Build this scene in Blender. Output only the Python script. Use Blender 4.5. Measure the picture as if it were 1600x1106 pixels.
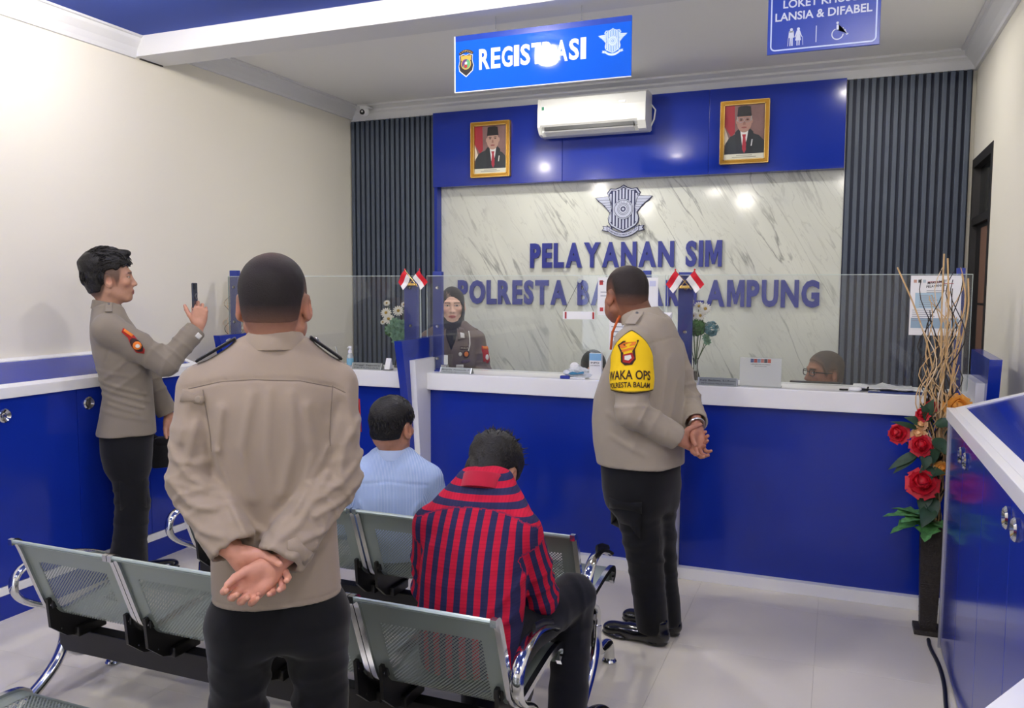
import bpy, bmesh, math, random
import numpy as np
from mathutils import Vector, Matrix

random.seed(7)
for o_ in list(bpy.data.objects):
    bpy.data.objects.remove(o_)
SC = bpy.context.scene
COL = SC.collection
PI = math.pi

# ---------------------------------------------------------------- camera
cam_data = bpy.data.cameras.new('camera')
cam_data.sensor_width = 36.0
cam_data.lens = 28.69
cam_data.clip_start = 0.02
cam = bpy.data.objects.new('camera', cam_data)
COL.objects.link(cam)
RX = (0.92830, 0.37179, 0.00308)
DN = (0.03280, -0.07366, -0.99674)
FW = np.cross(RX, DN)
RX = np.array(RX); DN = np.array(DN)
cam.matrix_world = Matrix(((RX[0], -DN[0], -FW[0], 0.0), (RX[1], -DN[1], -FW[1], 0.0), (RX[2], -DN[2], -FW[2], 1.6), (0, 0, 0, 1)))
SC.camera = cam

# ---------------------------------------------------------------- world, exposure
SC.view_settings.view_transform = 'Standard'
SC.view_settings.look = 'None'
SC.view_settings.gamma = 1.0
SC.view_settings.use_curve_mapping = False
SC.view_settings.exposure = 0.68
world = bpy.data.worlds.new('world')
SC.world = world
world.use_nodes = True
world.node_tree.nodes['Background'].inputs[0].default_value = (0.75, 0.85, 1.0, 1)
world.node_tree.nodes['Background'].inputs[1].default_value = 0.6
LAMP_POWER = (90.0, 130.0, 95.0, 210.0, 140.0, 150.0, 90.0, 200.0)      # strength of each ceiling globe
FILL_WINDOW_POWER = 1.4     # glow of the added rear panes, soft fill from behind the camera
LAMPS = [(-3.35, 3.0), (-1.75, 3.05), (-3.3, 0.9), (-1.65, 0.9), (-3.2, -1.5), (-1.5, -1.5), (0.15, 2.3), (0.15, 0.5)]  # last two globes added to brighten the right side of the floor
REAR_LAMPS = [(-1.85, 5.3), (0.04, 5.25)]   # rear bay, behind the hanging signs; second lamp added to brighten the right
REAR_POWER = (160.0, 70.0)

# ---------------------------------------------------------------- helpers
def s2l(c):
    return tuple((v / 255 / 12.92 if v / 255 <= 0.04045 else ((v / 255 + 0.055) / 1.055) ** 2.4) for v in c[:3])

MATS = {}
def pm(name, rgb, rough=0.5, metal=0.0, coat=0.0, trans=0.0, emit=None, estr=0.0, bump=None, spec=0.5, var=None, attr=None, sheen=0.0):
    """procedural principled material; rgb is sRGB 0..255"""
    if name in MATS: return MATS[name]
    m = bpy.data.materials.new(name); m.use_nodes = True
    nt = m.node_tree; b = nt.nodes['Principled BSDF']
    c = s2l(rgb)
    b.inputs['Base Color'].default_value = (*c, 1)
    b.inputs['Roughness'].default_value = rough
    b.inputs['Metallic'].default_value = metal
    b.inputs['Coat Weight'].default_value = coat
    b.inputs['Coat Roughness'].default_value = 0.04
    b.inputs['Specular IOR Level'].default_value = spec
    b.inputs['Transmission Weight'].default_value = trans
    b.inputs['Sheen Weight'].default_value = sheen
    if emit:
        b.inputs['Emission Color'].default_value = (*s2l(emit), 1)
        b.inputs['Emission Strength'].default_value = estr
    src = None
    if attr:
        a = nt.nodes.new('ShaderNodeAttribute'); a.attribute_name = attr
        src = a.outputs['Color']
        nt.links.new(src, b.inputs['Base Color'])
    if var:   # (scale, amount)
        tc = nt.nodes.new('ShaderNodeTexCoord')
        n = nt.nodes.new('ShaderNodeTexNoise'); n.inputs['Scale'].default_value = var[0]; n.inputs['Detail'].default_value = 4
        mr = nt.nodes.new('ShaderNodeMapRange'); mr.inputs[1].default_value = 0.3; mr.inputs[2].default_value = 0.7
        mr.inputs[3].default_value = 1 - var[1]; mr.inputs[4].default_value = 1 + var[1]
        mx = nt.nodes.new('ShaderNodeMix'); mx.data_type = 'RGBA'; mx.blend_type = 'MULTIPLY'; mx.inputs[0].default_value = 1
        nt.links.new(tc.outputs['Object'], n.inputs['Vector']); nt.links.new(n.outputs['Fac'], mr.inputs[0])
        if src is not None: nt.links.new(src, mx.inputs[6])
        else: mx.inputs[6].default_value = (*c, 1)
        nt.links.new(mr.outputs[0], mx.inputs[7]); nt.links.new(mx.outputs[2], b.inputs['Base Color'])
    if bump:  # (scale, strength, distance)
        tc = nt.nodes.new('ShaderNodeTexCoord')
        n = nt.nodes.new('ShaderNodeTexNoise'); n.inputs['Scale'].default_value = bump[0]; n.inputs['Detail'].default_value = 3
        bp = nt.nodes.new('ShaderNodeBump'); bp.inputs['Strength'].default_value = bump[1]; bp.inputs['Distance'].default_value = bump[2]
        nt.links.new(tc.outputs['Object'], n.inputs['Vector']); nt.links.new(n.outputs['Fac'], bp.inputs['Height'])
        nt.links.new(bp.outputs['Normal'], b.inputs['Normal'])
    MATS[name] = m
    return m

def rotm(axis, ang):
    return np.array(Matrix.Rotation(ang, 3, Vector(axis)))

class G:
    """collects verts and faces; build() links them as one mesh object"""
    def __init__(self):
        self.v = []; self.f = []; self.mi = []; self.cur = 0; self.uv = None
    def add(self, verts, faces, R=None, t=None):
        n = len(self.v)
        for p in verts:
            p = np.array(p, float)
            if R is not None: p = R @ p
            if t is not None: p = p + np.array(t)
            self.v.append(tuple(p))
        for f in faces:
            self.f.append(tuple(i + n for i in f)); self.mi.append(self.cur)
        return self
    def box(self, c, s, bev=0.0, R=None):
        hx, hy, hz = s[0] / 2, s[1] / 2, s[2] / 2
        if bev <= 0:
            V = [(x * hx, y * hy, z * hz) for x in (-1, 1) for y in (-1, 1) for z in (-1, 1)]
            F = [(0, 1, 3, 2), (4, 6, 7, 5), (0, 4, 5, 1), (2, 3, 7, 6), (0, 2, 6, 4), (1, 5, 7, 3)]
        else:
            b = min(bev, hx * .9, hy * .9, hz * .9)
            bm = bmesh.new(); bmesh.ops.create_cube(bm, size=1)
            for q in bm.verts: q.co = Vector((q.co.x * s[0], q.co.y * s[1], q.co.z * s[2]))
            bmesh.ops.bevel(bm, geom=bm.edges[:], offset=b, segments=2, affect='EDGES', profile=0.6)
            bm.verts.index_update()
            V = [tuple(q.co) for q in bm.verts]; F = [tuple(q.index for q in f.verts) for f in bm.faces]; bm.free()
        return self.add(V, F, R, c)
    def bb(self, lo, hi, bev=0.0):
        lo = np.array(lo, float); hi = np.array(hi, float)
        return self.box((lo + hi) / 2, np.abs(hi - lo), bev)
    def prism(self, poly, axis, a, b):
        """poly in the two other axes (x:yz, y:xz, z:xy), extruded a..b"""
        n = len(poly)
        def P(u, v, w):
            return (w, u, v) if axis == 'x' else (u, w, v) if axis == 'y' else (u, v, w)
        V = [P(u, v, a) for u, v in poly] + [P(u, v, b) for u, v in poly]
        ar = sum(poly[i][0] * poly[(i + 1) % n][1] - poly[(i + 1) % n][0] * poly[i][1] for i in range(n))
        flip = (ar > 0) ^ (axis == 'y') ^ (b < a)
        F = []
        for i in range(n):
            j = (i + 1) % n
            F.append((i, j, j + n, i + n) if flip else (j, i, i + n, j + n))
        top = tuple(range(n, 2 * n)); bot = tuple(range(n - 1, -1, -1))
        F += [top, bot] if flip else [top[::-1], bot[::-1]]
        return self.add(V, F)
    def tube(self, pts, r, n=8, cap=True, ry=None, up=(0, 0, 1)):
        pts = [np.array(p, float) for p in pts]; m = len(pts)
        rs = r if hasattr(r, '__len__') else [r] * m
        V = []; F = []; prev = None
        for i, p in enumerate(pts):
            t = pts[min(i + 1, m - 1)] - pts[max(i - 1, 0)]; t = t / (np.linalg.norm(t) + 1e-9)
            if prev is None:
                a = np.array(up, float)
                if abs(a.dot(t)) > .95: a = np.array((1., 0, 0))
                s = np.cross(t, a)
            else:
                s = prev - t * prev.dot(t)
            s = s / np.linalg.norm(s); prev = s; w = np.cross(s, t)
            k = (ry / r) if (ry and not hasattr(r, '__len__')) else 1.0
            for j in range(n):
                an = 2 * PI * j / n
                V.append(p + s * math.cos(an) * rs[i] + w * math.sin(an) * rs[i] * k)
        for i in range(m - 1):
            for j in range(n):
                k2 = (j + 1) % n
                F.append((i * n + j, i * n + k2, (i + 1) * n + k2, (i + 1) * n + j))
        if cap:
            F.append(tuple(range(n - 1, -1, -1))); F.append(tuple(range((m - 1) * n, m * n)))
        return self.add(V, F)
    def lathe(self, prof, c=(0, 0, 0), n=20, R=None, cap=True):
        V = []; F = []; m = len(prof)
        for r, z in prof:
            for j in range(n):
                an = 2 * PI * j / n; V.append((r * math.cos(an), r * math.sin(an), z))
        for i in range(m - 1):
            for j in range(n):
                k = (j + 1) % n; F.append((i * n + j, i * n + k, (i + 1) * n + k, (i + 1) * n + j))
        if cap:
            F.append(tuple(range(n - 1, -1, -1))); F.append(tuple(range((m - 1) * n, m * n)))
        return self.add(V, F, R, c)
    def ball(self, c, r, n=12, m=8, R=None):
        r = r if hasattr(r, '__len__') else (r, r, r)
        V = [(0, 0, -r[2])]; F = []
        for i in range(1, m):
            a = -PI / 2 + PI * i / m
            for j in range(n):
                b = 2 * PI * j / n
                V.append((r[0] * math.cos(a) * math.cos(b), r[1] * math.cos(a) * math.sin(b), r[2] * math.sin(a)))
        V.append((0, 0, r[2])); L = len(V) - 1
        for j in range(n): F.append((0, 1 + (j + 1) % n, 1 + j))
        for i in range(m - 2):
            for j in range(n):
                k = (j + 1) % n; a = 1 + i * n
                F.append((a + j, a + k, a + n + k, a + n + j))
        a = 1 + (m - 2) * n
        for j in range(n): F.append((a + j, a + (j + 1) % n, L))
        return self.add(V, F, R, c)
    def mesh(self, name, mats, smooth=False):
        me = bpy.data.meshes.new(name)
        me.from_pydata(self.v, [], self.f)
        for m in (mats if isinstance(mats, (list, tuple)) else [mats]): me.materials.append(m)
        me.polygons.foreach_set('material_index', self.mi)
        if smooth:
            me.polygons.foreach_set('use_smooth', [True] * len(me.polygons))
            try: me.set_sharp_from_angle(angle=0.7 if smooth is True else smooth)
            except Exception: pass
        me.update()
        return me
    def build(self, name, mats, parent=None, smooth=False, world=False):
        me = self.mesh(name, mats, smooth)
        return link(name, me, parent, world)

def link(name, me, parent=None, world=False):
    o = bpy.data.objects.new(name, me); COL.objects.link(o)
    if parent is not None:
        o.parent = parent
        if world: me.transform(basis(parent).inverted())
    return o
def basis(o):
    m = Matrix.Translation(o.location) @ o.rotation_euler.to_matrix().to_4x4()
    return basis(o.parent) @ m if o.parent else m

def tag(o, label=None, cat=None, group=None, kind=None):
    if label: o['label'] = label
    if cat: o['category'] = cat
    if group: o['group'] = group
    if kind: o['kind'] = kind
    return o
def thing(name, label, cat, loc=(0, 0, 0), rz=0.0, group=None):
    o = bpy.data.objects.new(name, None); o.empty_display_size = .1
    COL.objects.link(o); o.location = loc; o.rotation_euler = (0, 0, rz)
    return tag(o, label, cat, group)
def struct(name, g, mats, smooth=False):
    return tag(g.build(name, mats, None, smooth), kind='structure')
def copy_tree(o, parent=None):
    c = o.copy(); COL.objects.link(c)
    if parent is not None: c.parent = parent
    for ch in list(o.children): copy_tree(ch, c)
    return c

_TXT = {}
def text_mesh(s, bold=0.0, extrude=0.0, bevel=0.0):
    """raw text geometry at size 1: (verts Nx3, faces, x0, x1, y0, y1)"""
    key = (s, bold, extrude, bevel)
    if key in _TXT: return _TXT[key]
    cu = bpy.data.curves.new('txt', 'FONT'); cu.body = s; cu.size = 1; cu.offset = bold; cu.extrude = extrude
    cu.resolution_u = 3
    ob = bpy.data.objects.new('txt', cu)
    me = ob.to_mesh()
    V = np.array([tuple(v.co) for v in me.vertices]).reshape(-1, 3); F = [tuple(p.vertices) for p in me.polygons]
    ob.to_mesh_clear(); bpy.data.objects.remove(ob); bpy.data.curves.remove(cu)
    r = (V, F) + ((V[:, 0].min(), V[:, 0].max(), V[:, 1].min(), V[:, 1].max()) if len(V) else (0, 0.3, 0, 0))
    _TXT[key] = r
    return r
def put_text(g, s, o, ux, uz, w=None, h=None, bold=0.0, ext=0.0, align='l'):
    """text s into G: o = lower-left of its box, ux/uz = unit axes, fitted to width w and height h"""
    V, F, x0, x1, y0, y1 = text_mesh(s, bold, 0.5 if ext else 0.0)
    h = h or 0.1; sy = h / max(y1 - y0, 1e-6); sx = (w / (x1 - x0)) if w else sy
    ux = np.array(ux, float); uz = np.array(uz, float); n = np.cross(ux, uz)
    W = (x1 - x0) * sx
    off = 0 if align == 'l' else -W / 2
    P = [np.array(o) + ux * ((v[0] - x0) * sx + off) + uz * ((v[1] - y0) * sy) + n * (v[2] * ext) for v in V]
    g.add(P, F)
    return W
# ---------------------------------------------------------------- materials of the room
M_wall = pm('wall_paint', (236, 232, 219), .75, bump=(60, .08, .002), spec=.3)
M_ceil = pm('ceiling_white', (242, 242, 242), .8, spec=.2)
M_bceil = pm('ceiling_blue', (60, 82, 168), .7, spec=.2)
M_trim = pm('plaster_trim', (226, 227, 229), .6)
M_white = pm('white_laminate', (244, 245, 247), .28)
M_blue = pm('blue_laminate', (20, 47, 156), .16, coat=.1, spec=.4, var=(1.5, .05))
M_bluedeep = pm('blue_laminate_edge', (20, 40, 140), .3)
M_bluepost = pm('blue_painted_post', (44, 62, 150), .35)
M_slat = pm('slat_grey', (78, 88, 104), .5, var=(6, .06))
M_slatback = pm('slat_backing', (38, 46, 68), .6)
M_tile = pm('cream_floor_tile', (230, 224, 208), .12, var=(2.2, .035), coat=.2)
M_grout = pm('tile_joint', (205, 199, 188), .6)
M_chrome = pm('chrome', (205, 207, 210), .12, metal=1.0)
M_steel = pm('brushed_steel', (176, 178, 180), .3, metal=1.0)
M_black = pm('black_metal', (22, 22, 24), .4)
M_blackp = pm('black_plastic', (18, 18, 20), .35)
M_dark = pm('dark_door_frame', (34, 32, 32), .5)
M_brown = pm('brown_door_panel', (128, 96, 80), .5)
M_paper = pm('white_paper', (240, 241, 243), .6)
M_alu = pm('aluminium_trim', (200, 200, 204), .35, metal=.8)

def marble_mat():
    m = bpy.data.materials.new('veined_marble'); m.use_nodes = True; nt = m.node_tree; b = nt.nodes['Principled BSDF']
    b.inputs['Roughness'].default_value = .1
    tc = nt.nodes.new('ShaderNodeTexCoord')
    mp = nt.nodes.new('ShaderNodeMapping'); mp.inputs['Rotation'].default_value = (0, math.radians(32), 0)
    nt.links.new(tc.outputs['Object'], mp.inputs[0])
    def noise(scale, sc3, detail, dist):
        mm = nt.nodes.new('ShaderNodeMapping'); mm.inputs['Scale'].default_value = sc3
        nt.links.new(mp.outputs[0], mm.inputs[0])
        n = nt.nodes.new('ShaderNodeTexNoise'); n.inputs['Scale'].default_value = scale; n.inputs['Detail'].default_value = detail; n.inputs['Distortion'].default_value = dist
        nt.links.new(mm.outputs[0], n.inputs['Vector']); return n.outputs['Fac']
    def ramp(fac, stops):
        r = nt.nodes.new('ShaderNodeValToRGB')
        while len(r.color_ramp.elements) < len(stops): r.color_ramp.elements.new(.5)
        for e, (p, v) in zip(r.color_ramp.elements, stops): e.position = p; e.color = (v, v, v, 1)
        nt.links.new(fac, r.inputs[0]); return r.outputs[0]
    v1 = ramp(noise(2.0, (3.2, 1, .42), 7, .5), [(0, 0), (.472, 0), (.5, 1), (.516, 0), (1, 0)])
    m1 = ramp(noise(1.7, (1, 1, 1), 2, 0), [(0, 0), (.45, 0), (.62, 1)])
    v2 = ramp(noise(5.0, (2.6, 1, .4), 5, .8), [(0, 0), (.485, 0), (.5, .6), (.515, 0), (1, 0)])
    cl = ramp(noise(1.3, (1.5, 1, .6), 3, .3), [(.3, 0), (.7, 1)])
    def math_(op, a, c):
        n = nt.nodes.new('ShaderNodeMath'); n.operation = op
        for i, x in enumerate((a, c)):
            if isinstance(x, float): n.inputs[i].default_value = x
            else: nt.links.new(x, n.inputs[i])
        return n.outputs[0]
    f = math_('MAXIMUM', math_('MULTIPLY', v1, m1), math_('MULTIPLY', v2, .45))
    mx0 = nt.nodes.new('ShaderNodeMix'); mx0.data_type = 'RGBA'
    mx0.inputs[6].default_value = (*s2l((226, 229, 218)), 1); mx0.inputs[7].default_value = (*s2l((205, 208, 200)), 1)
    nt.links.new(cl, mx0.inputs[0])
    mx = nt.nodes.new('ShaderNodeMix'); mx.data_type = 'RGBA'
    nt.links.new(math_('MULTIPLY', f, .75), mx.inputs[0]); nt.links.new(mx0.outputs[2], mx.inputs[6])
    mx.inputs[7].default_value = (*s2l((120, 122, 118)), 1)
    nt.links.new(mx.outputs[2], b.inputs['Base Color'])
    return m
M_marble = marble_mat()

def glass_mat():
    m = bpy.data.materials.new('clear_acrylic_glass'); m.use_nodes = True; nt = m.node_tree
    out = nt.nodes['Material Output']; nt.nodes.remove(nt.nodes['Principled BSDF'])
    tr = nt.nodes.new('ShaderNodeBsdfTransparent'); tr.inputs[0].default_value = (.955, .965, .965, 1)
    gl = nt.nodes.new('ShaderNodeBsdfGlossy'); gl.inputs['Roughness'].default_value = .02
    df = nt.nodes.new('ShaderNodeBsdfDiffuse'); df.inputs[0].default_value = (.8, .85, .85, 1)
    fr = nt.nodes.new('ShaderNodeFresnel'); fr.inputs[0].default_value = 1.45
    m1 = nt.nodes.new('ShaderNodeMixShader'); m2 = nt.nodes.new('ShaderNodeMixShader')
    m1.inputs[0].default_value = .016
    nt.links.new(tr.outputs[0], m1.inputs[1]); nt.links.new(df.outputs[0], m1.inputs[2])
    nt.links.new(fr.outputs[0], m2.inputs[0]); nt.links.new(m1.outputs[0], m2.inputs[1]); nt.links.new(gl.outputs[0], m2.inputs[2])
    nt.links.new(m2.outputs[0], out.inputs['Surface'])
    return m
M_glass = glass_mat()
M_gedge = pm('glass_edge', (205, 220, 215), .2)

XL, XR, YB, YF = -4.05, 0.80, 6.31, -3.0
ZF, ZB = 3.12, 3.18
# ---------------------------------------------------------------- structure
fl = struct('floor', G().bb((XL - .1, YF - .1, -.08), (XR + .1, YB + .1, -.004)), M_grout)
tile_me = G().box((0, 0, -.003), (.5993, .5993, .012), .0008).mesh('tile', M_tile)
for i in range(9):
    for j in range(16):
        t = link('tile', tile_me, fl); t.location = (XL + .15 + .6 * i - .05, YF + .3 + .6 * j, -.003)
wl = struct('wall_left', G().bb((XL - .1, YF - .1, 0), (XL, YB + .1, 3.3)), M_wall)
struct('wall_back', G().bb((XL - .1, YB, 0), (XR + .1, YB + .1, 3.3)), M_wall)
g = G()   # right wall with the door opening y 5.5..6.28, z 0..2.46
g.bb((XR, YF - .1, 0), (XR + .1, 5.5, 3.3)); g.bb((XR, 5.5, 2.46), (XR + .1, 6.29, 3.3)); g.bb((XR, 6.29, 0), (XR + .1, YB + .1, 3.3))
struct('wall_right', g, M_wall)
g = G()   # unseen rear wall with an opening for the added fill panes
g.bb((XL, YF - .1, 0), (-3.7, YF, 3.3)); g.bb((-2.5, YF - .1, 0), (XR, YF, 3.3)); g.bb((-3.7, YF - .1, 2.5), (-2.5, YF, 3.3))
struct('wall_rear', g, M_wall)
M_fillpane = pm('fill_light_pane', (235, 240, 248), .5, emit=(228, 238, 255), estr=FILL_WINDOW_POWER)  # unseen glowing panes, added as fill light from behind the camera
w1 = struct('fill_window_1', G().bb((-3.7, YF - .06, 0), (-2.5, YF - .02, .06)).bb((-3.7, YF - .06, 2.44), (-2.5, YF - .02, 2.5)), M_alu)
for k in range(2):
    G().bb((-3.7 + .6 * k + .03, YF - .05, .06), (-3.1 + .6 * k - .03, YF - .035, 2.44)).build('pane', M_fillpane, w1)
    G().bb((-3.7 + .6 * k - .03, YF - .06, .06), (-3.7 + .6 * k + .03, YF - .015, 2.44)).build('mullion', M_alu, w1)
struct('ceiling', G().bb((XL, YF, ZF), (XR, 3.89, ZF + .1)), M_bceil)
struct('ceiling_rear_bay', G().bb((XL, 4.12, ZB), (XR, YB, ZB + .1)), M_ceil)
struct('ceiling_beam', G().bb((XL, 3.89, 3.0), (XR, 4.12, 3.3)), M_trim)
def cornice_y(name, x, sgn, z0, z1, w, ya, yb):
    prof = [(x, z0), (x + sgn * .018, z0), (x + sgn * .02, z0 + (z1 - z0) * .18), (x + sgn * w * .4, z0 + (z1 - z0) * .45), (x + sgn * w * .75, z0 + (z1 - z0) * .75),
            (x + sgn * w * .8, z1 - .014), (x + sgn * w, z1 - .012), (x + sgn * w, z1), (x, z1)]
    struct(name, G().prism([(p[0], p[1]) for p in prof], 'y', ya, yb), M_trim)
cornice_y('trim_1', XL, 1, 2.99, ZF, .075, YF, 3.89)
cornice_y('trim_2', XL, 1, 3.07, ZB, .11, 4.12, YB)
cornice_y('trim_3', XR, -1, 3.05, ZB, .11, 4.12, YB)
cornice_y('trim_4', XR, -1, 2.99, ZF, .075, YF, 3.89)
prof = [(YB, 3.055), (YB - .03, 3.055), (YB - .03, 3.06), (YB - .032, 3.115), (YB - .05, 3.13), (YB - .05, 3.145), (YB - .085, 3.16), (YB - .1, 3.165), (YB - .1, ZB), (YB, ZB)]
struct('trim_5', G().prism(prof, 'x', XL, XR), M_trim)

# grey slat wall panels either side
def slat_panel(label, x0, x1):
    r = thing('slat_panel', label, 'wall panel', ((x0 + x1) / 2, YB, 0), group=None)
    G().bb((x0, YB - .022, 0), (x1, YB - .001, 3.05)).build('backing_board', M_slatback, r, world=True)
    n = round((x1 - x0) / .0485); p = (x1 - x0) / n
    me = G().box((0, 0, 1.525), (p * .6, .03, 3.05), .004).mesh('slat', M_slat)
    for i in range(n):
        s = link('slat', me, r); s.location = (x0 + p * (i + .5) - (x0 + x1) / 2, -.037, 0)
slat_panel('dark grey vertical slat panel left of the blue header, under the ceiling camera', XL + .005, -3.205)
slat_panel('dark grey vertical slat panel between the marble wall and the dark door', .004, .775)
# blue header with its strip, marble slab
h = thing('blue_header', 'glossy blue header boxing above the marble wall, carrying two portraits', 'header panel', (-1.6, 6.2, 2.44))
for a, b in ((-3.2, -2.06), (-2.06, -.93), (-.93, 0.0)):
    G().bb((a + .0008, 6.2, 2.44), (b - .0008, YB - .001, 3.05), .002).build('panel', M_blue, h, world=True)
G().bb((-3.2, 6.22, 0), (-3.172, YB - .001, 2.44)).build('side_strip', M_blue, h, world=True)
mb = thing('marble_wall_slab', 'pale grey veined marble slab behind the blue lettering', 'wall cladding', (-1.585, 6.3, 0))
G().bb((-3.171, 6.296, 0), (.002, YB - .001, 2.4395)).build('slab', M_marble, mb, world=True)

# door in the right wall
d1 = struct('door_1', G().bb((XR - .004, 5.5, 0), (XR + .09, 5.56, 2.46)).bb((XR - .004, 6.23, 0), (XR + .09, 6.289, 2.46)).bb((XR - .004, 5.56, 2.4), (XR + .09, 6.23, 2.46)).bb((XR + .0, 5.56, 2.02), (XR + .08, 6.23, 2.07)), M_dark)
G().bb((XR + .04, 5.56, 2.07), (XR + .05, 6.23, 2.4)).build('transom_panel', pm('dark_glass', (30, 34, 34), .15), d1)
G().bb((XR + .03, 5.565, 0), (XR + .06, 6.225, 2.02)).build('leaf_frame', M_dark, d1)
for a, b in ((.12, 1.5), (1.515, 1.99)):
    G().bb((XR + .022, 5.6, a), (XR + .04, 5.98, b)).build('panel', M_brown, d1)

bm_gap = G().bb((XL + .001, 3.93, 2.994), (XL + .012, 4.11, 3.0)).build('gap_line', M_dark, bpy.data.objects['ceiling_beam'])
# ceiling lamps (globes under the blue ceiling, the last two added as fill)
LN = ['globe lamp nearest the left cream wall and the ceiling beam', 'globe lamp just in front of the ceiling beam, over the far bench row', 'globe lamp over the left cabinet, second from the beam', 'globe lamp over the middle bench row, second from the beam', 'globe lamp over the left cabinet, farthest from the beam', 'globe lamp behind the camera, farthest from the beam', 'fill globe added beside the right cabinet, nearer the beam', 'fill globe added beside the near end of the right cabinet']
for i, (lx, ly) in enumerate(LAMPS):
    c = thing('ceiling_lamp', 'white glowing ' + LN[i], 'lamp', (lx, ly, ZF), group='round ceiling lamps under the blue ceiling')
    G().lathe([(.085, -.001), (.085, -.02), (.05, -.03), (.03, -.03)]).build('base', M_white, c, smooth=True)
    G().ball((0, 0, -.075), (.075, .075, .05), 16, 10).build('globe', pm('lamp_globe_glow_%d' % i, (255, 255, 255), .4, emit=(255, 247, 236), estr=LAMP_POWER[i]), c, smooth=3)
for i, ((lx, ly), nm) in enumerate(zip(REAR_LAMPS, ('the REGISTRASI sign', 'the LOKET KHUSUS sign, added as fill'))):
    c = thing('ceiling_lamp', 'flush white ceiling disc lamp behind ' + nm, 'lamp', (lx, ly, ZB), group='flush lamps of the rear bay')
    G().lathe([(.11, -.001), (.11, -.018), (.098, -.02)]).build('rim', M_white, c, smooth=True)
    G().lathe([(.096, -.016), (.09, -.022), (.0005, -.023)]).build('diffuser', pm('lamp_disc_glow_%d' % i, (255, 255, 255), .4, emit=(255, 250, 242), estr=REAR_POWER[i]), c, smooth=True)
# ---------------------------------------------------------------- service counter
YC = 4.43
def counter(x0, x1, label, npan=1):
    r = thing('counter', label, 'counter', ((x0 + x1) / 2, YC, 0))
    G().bb((x0, YC, .977), (x1, YC + .36, 1.08), .004).build('worktop', M_white, r, world=True)
    w = (x1 - x0) / npan
    for k in range(npan):
        G().bb((x0 + k * w + .001, YC + .045, .064), (x0 + (k + 1) * w - .001, YC + .07, .977)).build('front_panel', M_blue, r, world=True)
    G().bb((x0, YC + .002, 0), (x1, YC + .05, .064), .002).build('plinth', M_white, r, world=True)
    G().bb((x0, YC + .07, .70), (x1, YC + .95, .73)).build('inner_desk', M_white, r, world=True)
    G().bb((x0 + .02, YC + .9, 0), (x0 + .05, YC + .94, .7)).build('leg', M_white, r, world=True)
    G().bb((x1 - .05, YC + .9, 0), (x1 - .02, YC + .94, .7)).build('leg', M_white, r, world=True)
counter(-3.668, -2.425, 'white topped blue counter section behind the blue shirted man, left of the main counter')
counter(-2.335, -.875, 'white topped blue counter section in front of the standing woman officer')
counter(-.785, .594, 'white topped blue counter section with the framed white notice, behind the rose vase')
def fin(x, side, label):
    """blue divider with a white inner cheek; the white cheek on +x (side 1) or -x (side -1)"""
    r = thing('counter_divider', label, 'divider', (x, YC, 0))
    G().prism([(4.185, 1.287), (4.47, 0), (4.74, 0), (4.74, 1.297)], 'x', x - .025, x + .025).build('blue_board', M_blue, r, world=True)
    a, b = (x + .025, x + .062) if side > 0 else (x - .062, x - .025)
    G().prism([(4.28, 1.168), (4.40, 0), (4.72, 0), (4.72, 1.167)], 'x', a, b).build('white_cheek', M_white, r, world=True)
fin(-3.735, 1, 'slanted blue and white divider at the left end of the counter, behind the raised phone')
fin(-2.397, 1, 'slanted blue and white divider between the left and main counter sections')
fin(-.85, 1, 'slanted blue and white divider hidden behind the officer with the yellow armband')
fin(.66, -1, 'slanted blue and white divider at the right end of the counter, by the wall')

# posts and glass screens
def post(x0, x1, z1, label):
    r = thing('screen_post', label, 'post', ((x0 + x1) / 2, 4.56, 1.08))
    G().bb((x0, 4.545, 1.08), (x1, 4.575, z1), .003).build('upright', M_bluepost, r, world=True)
    for z in (1.16, 1.36, 1.6):
        G().lathe([(.012, 0), (.012, .005), (.007, .011)], n=10, R=rotm((1, 0, 0), PI / 2)).build('bolt', M_chrome, r).location = (0, -.012, z - 1.08)
    G().bb((x0 - .01, 4.53, 1.08), (x1 + .01, 4.59, 1.088)).build('foot_plate', M_bluepost, r, world=True)
post(-3.93, -3.862, 1.715, 'blue post at the left end of the screens, behind the thin twigs')
post(-2.555, -2.465, 1.645, 'blue post with crossed flags on top, beside the left daisies')
post(-2.352, -2.29, 1.70, 'blue post with chrome bolts beside the woman officer')
post(-1.03, -.985, 1.70, 'narrow blue post behind the two white posters')
post(-.83, -.75, 1.69, 'blue post with crossed flags on top, beside the right daisies')
post(.53, .568, 1.705, 'blue post at the right end of the screens, behind the twigs of the rose vase')
def pane(x0, x1, label):
    r = thing('glass_screen', label, 'screen', ((x0 + x1) / 2, 4.535, 1.08))
    G().bb((x0, 4.531, 1.10), (x1, 4.539, 1.672)).build('pane', M_glass, r, world=True)
    for xx in (x0 + .12, x1 - .12):
        G().bb((xx - .02, 4.52, 1.08), (xx + .02, 4.55, 1.125), .003).build('clip', M_chrome, r, world=True)
    e = G(); e.bb((x0, 4.5305, 1.672), (x1, 4.5395, 1.675)); e.bb((x0 - .002, 4.5305, 1.10), (x0, 4.5395, 1.675)); e.bb((x1, 4.5305, 1.10), (x1 + .002, 4.5395, 1.675))
    e.build('polished_edge', M_gedge, r, world=True)
pane(-3.93, -2.432, 'clear counter screen at the left, in front of the left daisies')
pane(-2.385, -.90, 'clear counter screen in front of the woman officer')
pane(-.885, .597, 'clear counter screen at the right, in front of the bespectacled man')

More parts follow.
